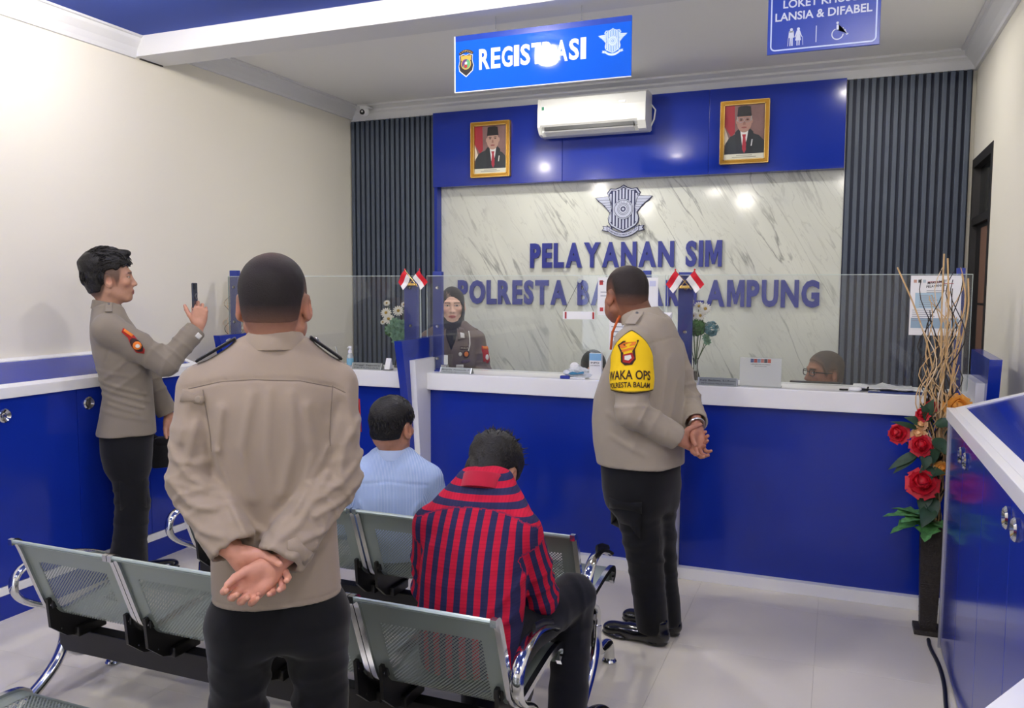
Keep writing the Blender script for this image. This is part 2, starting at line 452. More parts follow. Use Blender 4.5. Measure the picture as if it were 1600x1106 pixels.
# ---------------------------------------------------------------- slope-topped cabinets along the side walls
def cabinet(sgn, xf, xw, ys, label, seams, zf=1.12, zw=1.225):
    """front face at x = xf, wall at xw; ys = (near, far); door seams at the y list"""
    r = thing('sloped_cabinet', label, 'cabinet', ((xf + xw) / 2, ys[1], 0))
    y0, y1 = ys
    i = -sgn   # inward to the wall
    G().bb((xf + i * .03, y0, .02), (xw, y1 - .02, zf - .07)).build('carcass', M_bluedeep, r, world=True)
    G().bb((xf + i * (.004 if sgn > 0 else .03), y0, 0), (xf + i * (.03 if sgn > 0 else .05), y1, .118)).build('plinth', M_blue, r, world=True)
    if sgn > 0: G().bb((xf, y0, .118), (xf + i * .03, y1, .16), .002).build('white_band', M_white, r, world=True)
    zd = .163 if sgn > 0 else .02
    n = 0
    for a, b in zip(seams[:-1], seams[1:]):
        d = G().bb((xf + i * .004, a + .0015, zd), (xf + i * .03, b - .0015, zf - .054), .001).build('door', M_blue, r, world=True)
        R = rotm((0, 1, 0), PI / 2 * sgn)
        pz = zf - .135
        hy = (b - .08) if (n % 2 == 0 and sgn < 0) else (a + .07 if sgn > 0 else a + .045)
        hnd = G(); hnd.lathe([(.032, 0), (.034, .006), (.028, .012), (.022, .008), (.014, .003), (.012, .004)], n=20, R=R)
        hb = basis(r)
        for k in range(len(hnd.v)):
            p = hnd.v[k]; hnd.v[k] = (p[0] + xf + i * .004, p[1] + hy, p[2] + pz)
        hnd.build('round_pull', M_chrome, d, smooth=True, world=True); n += 1
    # frame of the sloped top
    def slab(xa, za, xb, zb, ya, yb, th, name, mat):
        G().prism([(xa, za), (xb, zb), (xb, zb - th), (xa, za - th)], 'y', ya, yb).build(name, mat, r, world=True)
    sl = (zw - zf) / abs(xw - xf)
    G().bb((xf - i * .012, y0, zf - .053), (xf + i * .02, y1, zf), .003).build('front_rail', M_white, r, world=True)
    slab(xf + i * .02, zf + .0, xf + i * .055, zf + .035 * sl, y0, y1, .03, 'top_rail', M_white)
    slab(xw - i * .04, zw - .04 * sl, xw, zw, y0, y1, .03, 'top_rail', M_white)
    slab(xf + i * .02, zf, xw, zw, y1 - .04, y1, .09, 'end_rail', M_white)
    slab(xf + i * .055, zf + .035 * sl - .006, xw - i * .04, zw - .04 * sl - .006, y0, y1 - .04, .02, 'sloped_top', M_blue)
    # end gable
    G().prism([(xf + i * .02, 0), (xw, 0), (xw, zw - .09), (xf + i * .02, zf - .09)], 'y', y1 - .02, y1 - .001).build('end_gable', M_blue, r, world=True)
    G().bb((xf - i * .004, y1 - .006, 0), (xf + i * .01, y1 + .004, zf - .05)).build('corner_trim', M_alu, r, world=True)
    return r
cabinet(1, -3.68, XL + .001, (-1.5, 3.99), 'long blue cabinet with sloped top along the left cream wall', [-1.5, -.81, -.34, .2, .67, 1.14, 1.62, 2.1, 2.612, 3.084, 3.556, 3.985])
cabinet(-1, .463, XR - .001, (.35, 4.0), 'blue cabinet with sloped top along the right wall, beside the rose vase', [.35, .75, 1.2, 1.66, 2.12, 2.604, 3.081, 3.553, 3.995], 1.085, 1.185)
# ---------------------------------------------------------------- wall emblem and lettering
M_navy = pm('navy_lettering', (34, 46, 142), .3)
M_navyd = pm('emblem_navy', (26, 32, 84), .4)
M_emw = pm('emblem_white', (192, 198, 218), .4)
def embl_pts(half, mirror=True):
    P = [((px - 680) / 775, (925 - py) / 775) for px, py in half]
    return P + [(-x, z) for x, z in P[::-1] if abs(x) > 1e-4]
def flat(g, poly, o, s, y0, y1):
    """polygon (x,z) in emblem units, from depth y0 (front) to y1"""
    g.prism([(o[0] + x * s, o[2] + z * s) for x, z in poly], 'y', o[1] + y0, o[1] + y1)
SH = [(680, 152), (740, 190), (800, 210), (880, 202), (932, 270), (905, 325), (880, 400), (872, 480), (890, 560), (915, 640), (905, 705), (868, 757), (770, 812), (680, 852)]
def scale_poly(P, f, c=(0, .55)):
    return [(c[0] + (x - c[0]) * f, c[1] + (z - c[1]) * f) for x, z in P]
def emblem(root, o, s, mats, depth, names=True, fine=True):
    """traffic service emblem: striped shield, feathered wings, gear disc, ribbon; height s, o = bottom centre"""
    dk, lt = mats
    sh = embl_pts(SH)
    g = G(); flat(g, sh, o, s, -depth, 0); g.build('shield', dk, root, world=True)
    g = G(); P = scale_poly(sh, .955); Q = scale_poly(sh, .90); n = len(P)
    for i in range(n):
        j = (i + 1) % n
        flat(g, [P[i], P[j], Q[j], Q[i]], o, s, -depth * 1.25, -depth)
    g.build('shield_border', lt, root, world=True)
    for k in range(9):                                   # stripes clipped to the shield
        x = (k - 4) * .062
        w = .017
        zt = np.interp(abs(x), [0, .08, .155, .23, .26], [.93, .90, .875, .875, .84]); zb = np.interp(abs(x), [0, .12, .2, .26], [.155, .20, .235, .29])
        if k in (0, 8): zt, zb = .83, .30
        for a, b in ((zt, .56 + math.sqrt(max(.172 ** 2 - x * x, .0))), (.56 - math.sqrt(max(.172 ** 2 - x * x, 0)), zb)):
            if a - b > .02:
                g = G(); flat(g, [(x - w, b), (x + w, b), (x + w, a), (x - w, a)], o, s, -depth * 1.25, -depth); g.build('stripe', lt, root, world=True)
    fe = [[(905, 325), (1098, 335), (1058, 372), (890, 368)], [(888, 374), (1052, 378), (1010, 412), (880, 408)], [(876, 414), (1002, 417), (968, 447), (872, 444)],
          [(868, 450), (958, 452), (940, 480), (866, 478)], [(864, 484), (934, 486), (905, 520), (862, 512)], [(862, 517), (902, 525), (885, 548), (866, 540)]]
    wing = [(905, 318), (1003, 325), (1108, 330), (1062, 392), (1010, 422), (965, 470), (940, 492), (895, 552), (858, 540), (862, 440)]
    for m in (1, -1):
        g = G(); flat(g, [((px - 680) / 775 * m, (925 - py) / 775) for px, py in wing], o, s, -depth * 1.3, -depth * .2); w_ = g.build('wing', dk, root, world=True)
        for q in fe:
            g = G(); flat(g, [((px - 680) / 775 * m, (925 - py) / 775) for px, py in q], o, s, -depth * 1.6, -depth * 1.3); g.build('feather', lt, w_, world=True)
    def ring(r0, r1, d0, mat, nm):
        g = G(); N = 36
        for i in range(N):
            a, b = 2 * PI * i / N, 2 * PI * (i + 1) / N
            q = [(r0 * math.cos(a), .536 + r0 * math.sin(a)), (r1 * math.cos(a), .536 + r1 * math.sin(a)), (r1 * math.cos(b), .536 + r1 * math.sin(b)), (r0 * math.cos(b), .536 + r0 * math.sin(b))]
            flat(g, q, o, s, -d0, -depth)
        g.build(nm, mat, root, world=True)
    ring(.0, .19, depth * 1.5, dk, 'disc')
    for r0, r1 in ((.172, .186), (.112, .162), (.086, .104), (.05, .078), (.0, .026)):
        ring(max(r0, .0005), r1, depth * 1.8, lt, 'ring')
    if fine:
        g = G()
        for i, ch in enumerate('POLISI'):
            a = PI / 2 + (2.5 - i) * .36
            put_text(g, ch, (o[0] + s * (.137 * math.cos(a)) - s * .012 * math.sin(a), o[1] - depth * 1.9, o[2] + s * (.536 + .137 * math.sin(a)) - s * .018), (math.sin(a), 0, -math.cos(a)), (math.cos(a), 0, math.sin(a)), h=s * .034)
        g.build('ring_lettering', dk, root, world=True)
    # ribbon: arc band with two tails
    def band(off0, off1, x0, x1, nm, mat, d0, d1):
        g = G(); N = 16; xs = np.linspace(x0, x1, N + 1)
        zc = lambda x: .015 + .135 * (abs(x) / .31) ** 2.0 * (1 if abs(x) < .31 else 1)
        for a, b in zip(xs[:-1], xs[1:]):
            flat(g, [(a, zc(a) + off0), (b, zc(b) + off0), (b, zc(b) + off1), (a, zc(a) + off1)], o, s, -d0, -d1)
        return g.build(nm, mat, root, world=True)
    for m in (1, -1):
        g = G(); flat(g, [((px - 680) / 775 * m, (925 - py) / 775) for px, py in [(850, 765), (992, 748), (975, 785), (1003, 815), (915, 838), (850, 838)]], o, s, -depth * 1.4, 0); t_ = g.build('ribbon_tail', dk, root, world=True)
        g = G(); flat(g, [((px - 680) / 775 * m, (925 - py) / 775) for px, py in [(862, 772), (978, 758), (962, 786), (985, 808), (915, 828), (862, 828)]], o, s, -depth * 1.7, -depth * 1.4); g.build('tail_face', lt, t_, world=True)
    band(-.012, .085, -.315, .315, 'ribbon_edge', dk, depth * 1.8, 0)
    band(.0, .072, -.30, .30, 'ribbon', lt, depth * 2.2, depth * 1.8)
    if fine:
        g = G(); txt = 'DHARMAKERTA MARGA RAKSYAKA'; N = len(txt)
        for i, ch in enumerate(txt):
            if ch == ' ': continue
            x = -.275 + .55 * i / (N - 1); z = .015 + .135 * (abs(x) / .31) ** 2 + .022; sl = math.atan(2 * .135 * x / .31 ** 2)
            put_text(g, ch, (o[0] + s * (x - .008), o[1] - depth * 2.3, o[2] + s * z), (math.cos(sl), 0, math.sin(sl)), (-math.sin(sl), 0, math.cos(sl)), h=s * .03)
        g.build('ribbon_lettering', dk, root, world=True)
em = thing('wall_emblem', 'blue and white winged shield emblem on the marble above the lettering', 'emblem', (-1.585, 6.295, 1.99))
emblem(em, (-1.585, 6.296, 1.995), .41, (M_navyd, M_emw), .012)

def letters(root, s, x0, x1, z0, z1, y, gap=.16, ext=.022):
    """raised letters, each its own part, filling x0..x1"""
    H = z1 - z0; items = []
    for ch in s:
        if ch == ' ': items.append((ch, .42)); continue
        V, F, a, b, c, d = text_mesh(ch, .044, .5); items.append((ch, (b - a) / .78))
    tot = sum(w for c, w in items) + gap * (len(items) - 1) * .78
    k = (x1 - x0) / tot; x = x0
    for ch, w in items:
        if ch != ' ':
            g = G()
            if ch == 'M':
                g.prism([(x + u * w * k, z0 + v * H) for u, v in ((0, 0), (0, 1), (.30, 1), (.5, .46), (.70, 1), (1, 1), (1, 0), (.77, 0), (.77, .60), (.585, .10), (.415, .10), (.23, .60), (.23, 0))], 'y', y - ext, y)
            else:
                put_text(g, ch, (x, y - ext / 2, z0), (1, 0, 0), (0, 0, 1), w=w * k, h=H, bold=.044, ext=ext)
            g.build('letter', M_navy, root, world=True)
        x += (w + gap * .78) * k
t1 = thing('wall_lettering', 'raised blue letters PELAYANAN SIM, the upper line on the marble', 'lettering', (-1.59, 6.295, 1.764))
letters(t1, 'PELAYANAN SIM', -2.355, -.826, 1.764, 1.962, 6.294)
t2 = thing('wall_lettering', 'raised blue letters POLRESTA BANDAR LAMPUNG, the lower line on the marble', 'lettering', (-1.57, 6.295, 1.46))
letters(t2, 'POLRESTA BANDAR LAMPUNG', -3.008, -.135, 1.465, 1.665, 6.294)

# ---------------------------------------------------------------- hanging signs
M_sign = pm('sign_blue_bright', (30, 100, 228), .05)
M_sign2 = pm('sign_blue', (38, 66, 170), .3)
M_signw = pm('sign_white_print', (238, 242, 250), .2)
M_signp = pm('sign_pale_print', (96, 150, 220), .4)
M_signk = pm('sign_black_print', (30, 26, 26), .4)
M_signy = pm('sign_gold_print', (226, 170, 60), .4)
M_signr = pm('sign_red_print', (176, 40, 40), .4)
M_signg = pm('sign_green_print', (90, 170, 110), .4)
M_signv = pm('sign_violet_print', (96, 50, 110), .4)
def wires(r, xs, zt, y, ztop):
    for x in xs:
        w = G().tube([(x, y, zt - .005), (x, y, ztop)], .0015, 6).build('wire', M_steel, r, world=True)
        G().tube([(x - .006, y, zt + .004), (x, y, zt + .012), (x + .006, y, zt + .004)], .002, 6).build('hook', M_steel, w, world=True)
X0, X1, SZ0, SZ1, SY = -1.933, -.98, 2.632, 2.922, 4.0
sg = thing('hanging_sign', 'blue hanging sign reading REGISTRASI with two emblems', 'sign', ((X0 + X1) / 2, SY, SZ0))
G().bb((X0, SY, SZ0), (X1, SY + .012, SZ1), .002).build('board', M_sign, sg, world=True)
G().bb((X0 - .002, SY - .0005, SZ0), (X0 + .005, SY + .0125, SZ1)).bb((X0, SY - .0005, SZ0 - .002), (X1, SY + .0125, SZ0 + .002)).build('edge_strip', M_signw, sg, world=True)
G().bb((X0 + .005, SY - .0006, SZ1 - .028), (X1 - .002, SY, SZ1)).build('top_stripe', pm('sign_stripe', (36, 70, 178), .25), sg, world=True)
g = G(); x = X0 + .142
for ch in 'REGISTRASI':
    wd = {'I': .029, 'S': .053, 'G': .061, 'R': .061, 'A': .066}.get(ch, .053)
    put_text(g, ch, (x, SY - .0012, SZ0 + .105), (1, 0, 0), (0, 0, 1), w=wd, h=.105, bold=.03, ext=.001); x += wd + .0070
g.build('lettering', M_signw, sg, world=True)
emblem(sg, (X1 - .094, SY, SZ0 + .105), .135, (M_signp, pm('sign_pale2', (206, 226, 246), .4)), .0008, fine=False)
# police crest on the left
cx, cz = X0 + .067, SZ0 + .155
def crest_poly(f, dz=0): return [(cx + x * f, cz + dz + z * f) for x, z in [(-.036, .03), (-.018, .036), (0, .031), (.018, .036), (.036, .03), (.034, .006), (.041, -.02), (.036, -.045), (.018, -.06), (0, -.074), (-.018, -.06), (-.036, -.045), (-.041, -.02), (-.034, .006)]]
cr = G().prism(crest_poly(1.08), 'y', SY - .0008, SY).build('crest', M_signw, sg, world=True)
G().prism(crest_poly(1.0), 'y', SY - .0012, SY - .0008).build('crest_field', M_signk, cr, world=True)
g = G(); g.prism([(cx - .03, cz + .03), (cx + .03, cz + .03), (cx + .028, cz + .006), (cx - .028, cz + .006)], 'y', SY - .0015, SY - .001); g.build('crest_chief', M_signy, cr, world=True)
def disc(r, c, m, d, n=20, a0=0, a1=2 * PI, nm='crest_disc', par=None):
    g = G(); g.prism([(c[0] + r * math.cos(a0 + (a1 - a0) * i / n), c[1] + r * math.sin(a0 + (a1 - a0) * i / n)) for i in range(n)], 'y', SY - d, SY - .001)
    return g.build(nm, m, par or cr, world=True)
disc(.029, (cx, cz - .012), M_signy, .0016); disc(.025, (cx, cz - .012), M_signg, .0018); disc(.025, (cx, cz - .012), M_signv, .0020, a0=PI * .4, a1=PI * 1.25)
disc(.007, (cx, cz - .008), M_signw, .0022); disc(.010, (cx - .002, cz - .024), M_signr, .0021)
g = G(); N = 12
for i in range(N):
    a, b = PI * .75 - PI * .5 * i / N, PI * .75 - PI * .5 * (i + 1) / N
    q = lambda r, t: (cx + r * math.cos(t), cz + .0 + r * math.sin(t))
    g.prism([q(.046, a), q(.062, a), q(.062, b), q(.046, b)], 'y', SY - .0012, SY)
g.build('crest_banner', M_signk, cr, world=True)
g = G()
for i, ch in enumerate('LAMPUNG'):
    a = PI * .70 - PI * .40 * i / 6
    put_text(g, ch, (cx + .05 * math.cos(a) - .003 * math.sin(a), SY - .0016, cz + .05 * math.sin(a)), (math.sin(a), 0, -math.cos(a)), (math.cos(a), 0, math.sin(a)), w=.0062, h=.009)
g.build('banner_lettering', M_signy, cr, world=True)
wires(sg, (-1.70, -1.235), SZ1, SY + .006, 3.0)

LX0, LX1, LZ0, LZ1 = -.346, .126, 2.668, 2.955
sl = thing('hanging_sign', 'blue hanging sign reading LOKET KHUSUS LANSIA & DIFABEL with white pictograms', 'sign', ((LX0 + LX1) / 2, SY, LZ0))
G().bb((LX0, SY, LZ0), (LX1, SY + .012, LZ1), .002).build('board', M_sign2, sl, world=True)
g = G(); m_ = .013; bw = .006; rr = .022   # rounded white frame line
a0x, a1x, a0z, a1z = LX0 + m_, LX1 - m_, LZ0 + m_, LZ1 - m_
pts = []
for ccx, ccz, st in ((a1x - rr, a0z + rr, -PI / 2), (a1x - rr, a1z - rr, 0), (a0x + rr, a1z - rr, PI / 2), (a0x + rr, a0z + rr, PI)):
    for k in range(7): an = st + PI / 2 * k / 6; pts.append((ccx, ccz, an))
for i in range(len(pts)):
    p, q = pts[i], pts[(i + 1) % len(pts)]
    f = lambda t, r: (t[0] + r * math.cos(t[2]), t[1] + r * math.sin(t[2]))
    g.prism([f(p, rr - bw), f(p, rr), f(q, rr), f(q, rr - bw)], 'y', SY - .001, SY)
g.build('frame_line', pm('sign_frame_line', (196, 212, 246), .4), sl, world=True)
M_sgl = pm('sign_lettering', (204, 212, 232), .4)
g = G()
put_text(g, 'LOKET KHUSUS', (LX0 + .066, SY - .0012, LZ0 + .198), (1, 0, 0), (0, 0, 1), w=.34, h=.036, bold=.02, ext=.001)
put_text(g, 'LANSIA & DIFABEL', (LX0 + .033, SY - .0012, LZ0 + .143), (1, 0, 0), (0, 0, 1), w=.405, h=.037, bold=.02, ext=.001)
g.build('lettering', M_sgl, sl, world=True)
g = G(); ox, oz = LX0 + .118, LZ0 + .030     # elderly couple
def blk(P, gg=None): (gg or g).prism([(ox + x * .001, oz + z * .001) for x, z in P], 'y', SY - .001, SY)
def dsc(cx_, cz_, r): blk([(cx_ + r * math.cos(2 * PI * i / 14), cz_ + r * math.sin(2 * PI * i / 14)) for i in range(14)])
dsc(-14, 72, 6.5); blk([(-24, 66), (-4, 66), (-2, 36), (-8, 36), (-8, 60), (-20, 60), (-20, 36), (-27, 36)]); blk([(-20, 64), (-8, 64), (-7, 0), (-12.5, 0), (-13.5, 34), (-15, 34), (-16, 0), (-21, 0)])
blk([(-28, 36), (-26, 36), (-27.5, 0), (-29.5, 0)])
dsc(16, 72, 6.5); blk([(9, 66), (22, 66), (32, 38), (28, 36), (22, 50), (28, 22), (3, 22), (9, 50), (4, 36), (0, 38)]); blk([(9, 22), (14, 22), (14, 0), (9.5, 0)]); blk([(18, 22), (23, 22), (22.5, 0), (18, 0)])
blk([(33, 38), (35, 38), (37.5, 0), (35.5, 0)])
g.build('couple_pictogram', M_sgl, sl, world=True)
G().bb((LX0 + .208, SY - .001, LZ0 + .036), (LX0 + .2115, SY, LZ0 + .108)).build('divider_line', M_sgl, sl, world=True)
g = G(); ox, oz = LX0 + .300, LZ0 + .036     # wheelchair
dsc(-2, 74, 5.5); blk([(-6, 66), (3, 66), (4, 46), (24, 46), (24, 52), (4, 52), (4, 40), (27, 38), (36, 18), (44, 22), (42, 27), (38, 25), (31, 44), (-6, 44)])
for i in range(22):
    a, b = PI * .62 + PI * 1.36 * i / 22, PI * .62 + PI * 1.36 * (i + 1) / 22
    blk([(-1 + 21 * math.cos(a), 26 + 21 * math.sin(a)), (-1 + 25.5 * math.cos(a), 26 + 25.5 * math.sin(a)), (-1 + 25.5 * math.cos(b), 26 + 25.5 * math.sin(b)), (-1 + 21 * math.cos(b), 26 + 21 * math.sin(b))])
g.build('wheelchair_pictogram', M_sgl, sl, world=True)
wires(sl, (-.25, .03), LZ1, SY + .006, 3.0)

# ---------------------------------------------------------------- air conditioner, camera, portraits
ac = thing('air_conditioner', 'white wall air conditioner on the blue header', 'air conditioner', (-1.77, 6.2, 2.77))
ax0, ax1, az0, az1 = -2.19, -1.355, 2.765, 3.052
M_ac = pm('ac_white', (228, 229, 226), .3)
prof = [(6.199, az0 + .02), (6.199, az1), (6.05, az1), (6.0, az1 - .02), (5.985, az1 - .1), (5.985, az0 + .075), (6.0, az0 + .06), (6.04, az0 + .04), (6.03, az0 + .028), (6.06, az0), (6.15, az0)]
G().prism(prof, 'x', ax0 + .012, ax1 - .012).build('body', M_ac, ac, world=True)
for a, b in ((ax0, ax0 + .022), (ax1 - .06, ax1)):
    G().prism([(6.199, az0 + .02), (6.199, az1), (6.05, az1 + .001), (5.995, az1 - .018), (5.98, az1 - .1), (5.98, az0 + .06), (6.02, az0 + .008), (6.06, az0 - .002), (6.15, az0)], 'x', a, b).build('end_cap', M_ac, ac, world=True)
G().bb((ax0 + .05, 5.999, az0 + .034), (ax1 - .09, 6.042, az0 + .062)).build('air_outlet', pm('ac_slot', (60, 62, 64), .5), ac, world=True)
G().prism([(5.99, az0 + .028), (6.0, az0 + .02), (6.05, az0 - .002), (6.05, az0 + .004)], 'x', ax0 + .05, ax1 - .09).build('louvre', M_ac, ac, world=True)
g = G(); put_text(g, 'AUX', (-1.80, 5.984, az0 + .10), (1, 0, 0), (0, 0, 1), w=.05, h=.012, ext=.0005); g.build('maker_lettering', pm('ac_grey_print', (150, 152, 152), .4), ac, world=True)
st = G().bb((ax0 + .03, 5.983, az0 + .165), (ax0 + .062, 5.985, az0 + .215)).build('energy_sticker', M_paper, ac, world=True)
G().bb((ax0 + .034, 5.982, az0 + .185), (ax0 + .052, 5.983, az0 + .21)).build('sticker_print', pm('sticker_green', (60, 140, 110), .5), st, world=True)
G().bb((ax1 - .20, 5.983, az0 + .20), (ax1 - .15, 5.985, az0 + .214)).build('display', pm('ac_display', (245, 247, 250), .2), ac, world=True)
G().tube([(ax1, 6.17, az1 - .08), (ax1 + .03, 6.185, az1 - .12), (ax1 + .02, 6.19, az0 + .1), (ax1 - .01, 6.18, az0 + .03)], .006, 8).build('power_cable', M_white, ac, smooth=True, world=True)

cc = thing('security_camera', 'small white dome camera in the corner above the left slat panel', 'camera', (-3.825, 6.15, 3.09))
G().lathe([(.045, .05), (.045, .035), (.03, .03)], n=18).build('base', M_white, cc, smooth=True)
G().ball((0, -.005, .01), (.042, .042, .042), 16, 10).build('housing', M_white, cc, smooth=3)
G().lathe([(.022, 0), (.022, .012), (.014, .014), (.012, .008)], n=16, R=rotm((1, 0, 0), PI / 2)).build('lens', M_blackp, cc, smooth=True).location = (0, -.036, .0)
G().bb((-.02, 0, .05), (.02, .1, .06)).build('bracket', M_white, cc)

M_gold = pm('gilt_frame', (176, 130, 50), .3, metal=.75, bump=(90, .15, .002))
M_gold2 = pm('gilt_lip', (226, 190, 110), .25, metal=.8)
def portrait(x0, x1, z0, z1, label, kind):
    r = thing('framed_portrait', label, 'picture', ((x0 + x1) / 2, 6.198, z0))
    w = .032; y0, y1 = 6.165, 6.199
    for a in ([(x0, z0), (x1, z0), (x1 - w, z0 + w), (x0 + w, z0 + w)], [(x0, z1), (x0 + w, z1 - w), (x1 - w, z1 - w), (x1, z1)], [(x0, z0), (x0 + w, z0 + w), (x0 + w, z1 - w), (x0, z1)], [(x1, z0), (x1, z1), (x1 - w, z1 - w), (x1 - w, z0 + w)]):
        G().prism(a, 'y', y0, y1).build('frame_rail', M_gold, r, world=True)
    g = G()
    for d, t in ((.0, .005), (w - .006, .006)):
        g.bb((x0 + d, y0 - .004, z0 + d), (x1 - d, y0, z0 + d + t)); g.bb((x0 + d, y0 - .004, z1 - d - t), (x1 - d, y0, z1 - d)); g.bb((x0 + d, y0 - .004, z0 + d), (x0 + d + t, y0, z1 - d)); g.bb((x1 - d - t, y0 - .004, z0 + d), (x1 - d, y0, z1 - d))
    g.build('gilt_lip', M_gold2, r, world=True)
    ix0, ix1, iz0, iz1 = x0 + w, x1 - w, z0 + w, z1 - w; W = ix1 - ix0; Hh = iz1 - iz0; yp = 6.18
    pr = G().bb((ix0, yp, iz0), (ix1, yp + .004, iz1)).build('print', pm('portrait_backdrop', (128, 98, 96), .35, var=(9, .2)), r, world=True)
    lay = [0]
    def P(poly, rgb, nm):
        lay[0] += 1; d = .0003 * lay[0]
        g = G(); g.prism([(ix0 + u * W, iz0 + v * Hh) for u, v in poly], 'y', yp - d, yp - d + .0003)
        g.build(nm, pm('print_%d_%d_%d' % rgb, rgb, .35), pr, world=True)
    def E(cx_, cz_, rx, rz, rgb, nm, a0=0, a1=2 * PI): P([(cx_ + rx * math.cos(a0 + (a1 - a0) * i / 24), cz_ + rz * math.sin(a0 + (a1 - a0) * i / 24)) for i in range(25 if a1 - a0 < 6 else 24)], rgb, nm)
    dx = .02 if kind == 0 else -.06
    P([(0, 1), (.24, 1), (.26, .5), (.17, .42), (0, .62)], (164, 44, 58), 'red_drape'); P([(0, .62), (.10, .40), (.03, .28), (0, .28)], (224, 214, 200), 'white_drape')
    P([(0.0, .10), (1, .10), (.99, .33), (.86, .43), (.62, .50), (.38, .50), (.14, .43), (.02, .30)], (44, 50, 56), 'jacket')
    P([(.42 + dx, .56), (.66 + dx, .56), (.62 + dx, .36), (.54 + dx, .18), (.46 + dx, .36)], (228, 226, 226), 'shirt_front')
    P([(.50 + dx, .46), (.60 + dx, .46), (.585 + dx, .40), (.62 + dx, .20), (.56 + dx, .11), (.50 + dx, .20), (.525 + dx, .40)], (172, 44, 62), 'tie')
    P([(.40 + dx, .56), (.45 + dx, .55), (.51 + dx, .22), (.50 + dx, .12), (.36 + dx, .12), (.32 + dx, .50)], (38, 43, 49), 'lapel'); P([(.70 + dx, .56), (.66 + dx, .56), (.60 + dx, .22), (.62 + dx, .12), (.78 + dx, .12), (.78 + dx, .50)], (38, 43, 49), 'lapel')
    sk = (186, 150, 134) if kind == 0 else (172, 132, 120)
    E(.36 + dx, .70, .025, .045, sk, 'ear'); E(.74 + dx, .70, .025, .045, sk, 'ear')
    E(.55 + dx, .68, .185, .185, sk, 'face')
    if kind: P([(.36 + dx, .80), (.39 + dx, .80), (.39 + dx, .70), (.36 + dx, .71)], (170, 165, 162), 'side_hair'); P([(.74 + dx, .80), (.71 + dx, .80), (.71 + dx, .70), (.74 + dx, .71)], (170, 165, 162), 'side_hair')
    P([(.37 + dx, .79), (.73 + dx, .79), (.70 + dx, .965), (.60 + dx, .985), (.45 + dx, .98), (.39 + dx, .96)], (26, 26, 30), 'cap')
    for e in (.47, .63):
        E(e + dx, .725, .035, .012, (60, 44, 42), 'eye'); E(e + dx, .755, .05, .008, (70, 56, 52), 'brow')
    if kind:
        for e in (.47, .63):
            g = G(); c0 = (ix0 + (e + dx) * W, iz0 + .72 * Hh)
            pts = [(c0[0] + .022 * math.cos(2 * PI * k / 16), yp - .006, c0[1] + .016 * math.sin(2 * PI * k / 16)) for k in range(17)]
            g.tube(pts, .0012, 5); g.build('spectacles', M_steel, pr, world=True)
    P([(.535 + dx, .70), (.565 + dx, .70), (.585 + dx, .635), (.515 + dx, .635)], (150, 108, 96), 'nose'); E(.55 + dx, .585, .07, .016, (146, 84, 80), 'mouth')
    P([(.74 + dx, .36), (.77 + dx, .36), (.75 + dx, .24), (.72 + dx, .24)], (214, 214, 210), 'pin')
    P([(0, 0), (1, 0), (1, .10), (0, .10)], (222, 222, 206), 'caption_strip')
    for zz, a, b in ((.065, .3, .7), (.035, .2, .8)): P([(a, zz), (b, zz), (b, zz + .012), (a, zz + .012)], (150, 150, 140), 'caption_line')
portrait(-2.838, -2.493, 2.497, 2.940, 'gilt framed portrait of a capped man in a dark suit, left of the air conditioner', 0)
portrait(-.846, -.503, 2.500, 2.948, 'gilt framed portrait of a bespectacled capped man, right of the air conditioner', 1)
# ---------------------------------------------------------------- perforated steel waiting benches
def perf_mat():
    m = bpy.data.materials.new('perforated_grey_steel'); m.use_nodes = True; nt = m.node_tree; b = nt.nodes['Principled BSDF']
    b.inputs['Base Color'].default_value = (*s2l((142, 153, 148)), 1); b.inputs['Metallic'].default_value = .42; b.inputs['Roughness'].default_value = .34
    uv = nt.nodes.new('ShaderNodeUVMap'); uv.uv_map = 'UVMap'
    sx = nt.nodes.new('ShaderNodeSeparateXYZ'); nt.links.new(uv.outputs[0], sx.inputs[0])
    def M(op, a, c=None):
        n = nt.nodes.new('ShaderNodeMath'); n.operation = op
        for i, x in enumerate((a, c)):
            if x is None: continue
            if isinstance(x, (int, float)): n.inputs[i].default_value = x
            else: nt.links.new(x, n.inputs[i])
        return n.outputs[0]
    u, v = sx.outputs[0], sx.outputs[1]
    P = .0125
    def grid(off):
        fu = M('SUBTRACT', M('FRACT', M('ADD', M('DIVIDE', u, P), off)), .5); fv = M('SUBTRACT', M('FRACT', M('ADD', M('DIVIDE', v, P), off)), .5)
        return M('LESS_THAN', M('ADD', M('MULTIPLY', fu, fu), M('MULTIPLY', fv, fv)), .082)
    hole = M('MAXIMUM', grid(0.0), grid(0.5))
    # plain margins all round: u in metres from the centre line, v arc length
    au = M('LESS_THAN', M('ABSOLUTE', u), .165)
    a1 = M('MULTIPLY', M('GREATER_THAN', v, .09), M('LESS_THAN', v, .35)); a2 = M('MULTIPLY', M('GREATER_THAN', v, .47), M('LESS_THAN', v, .755))
    hole = M('MULTIPLY', hole, M('MULTIPLY', au, M('MAXIMUM', a1, a2)))
    tr = nt.nodes.new('ShaderNodeBsdfTransparent'); mx = nt.nodes.new('ShaderNodeMixShader')
    nt.links.new(hole, mx.inputs[0]); nt.links.new(b.outputs[0], mx.inputs[1]); nt.links.new(tr.outputs[0], mx.inputs[2])
    nt.links.new(mx.outputs[0], nt.nodes['Material Output'].inputs['Surface'])
    return m
M_perf = perf_mat()
def arc_pts(P, n=5):
    """round a polyline by Chaikin"""
    P = [np.array(p, float) for p in P]
    for _ in range(n):
        Q = [P[0]]
        for a, b in zip(P[:-1], P[1:]): Q += [a * .75 + b * .25, a * .25 + b * .75]
        Q.append(P[-1]); P = Q
    return P
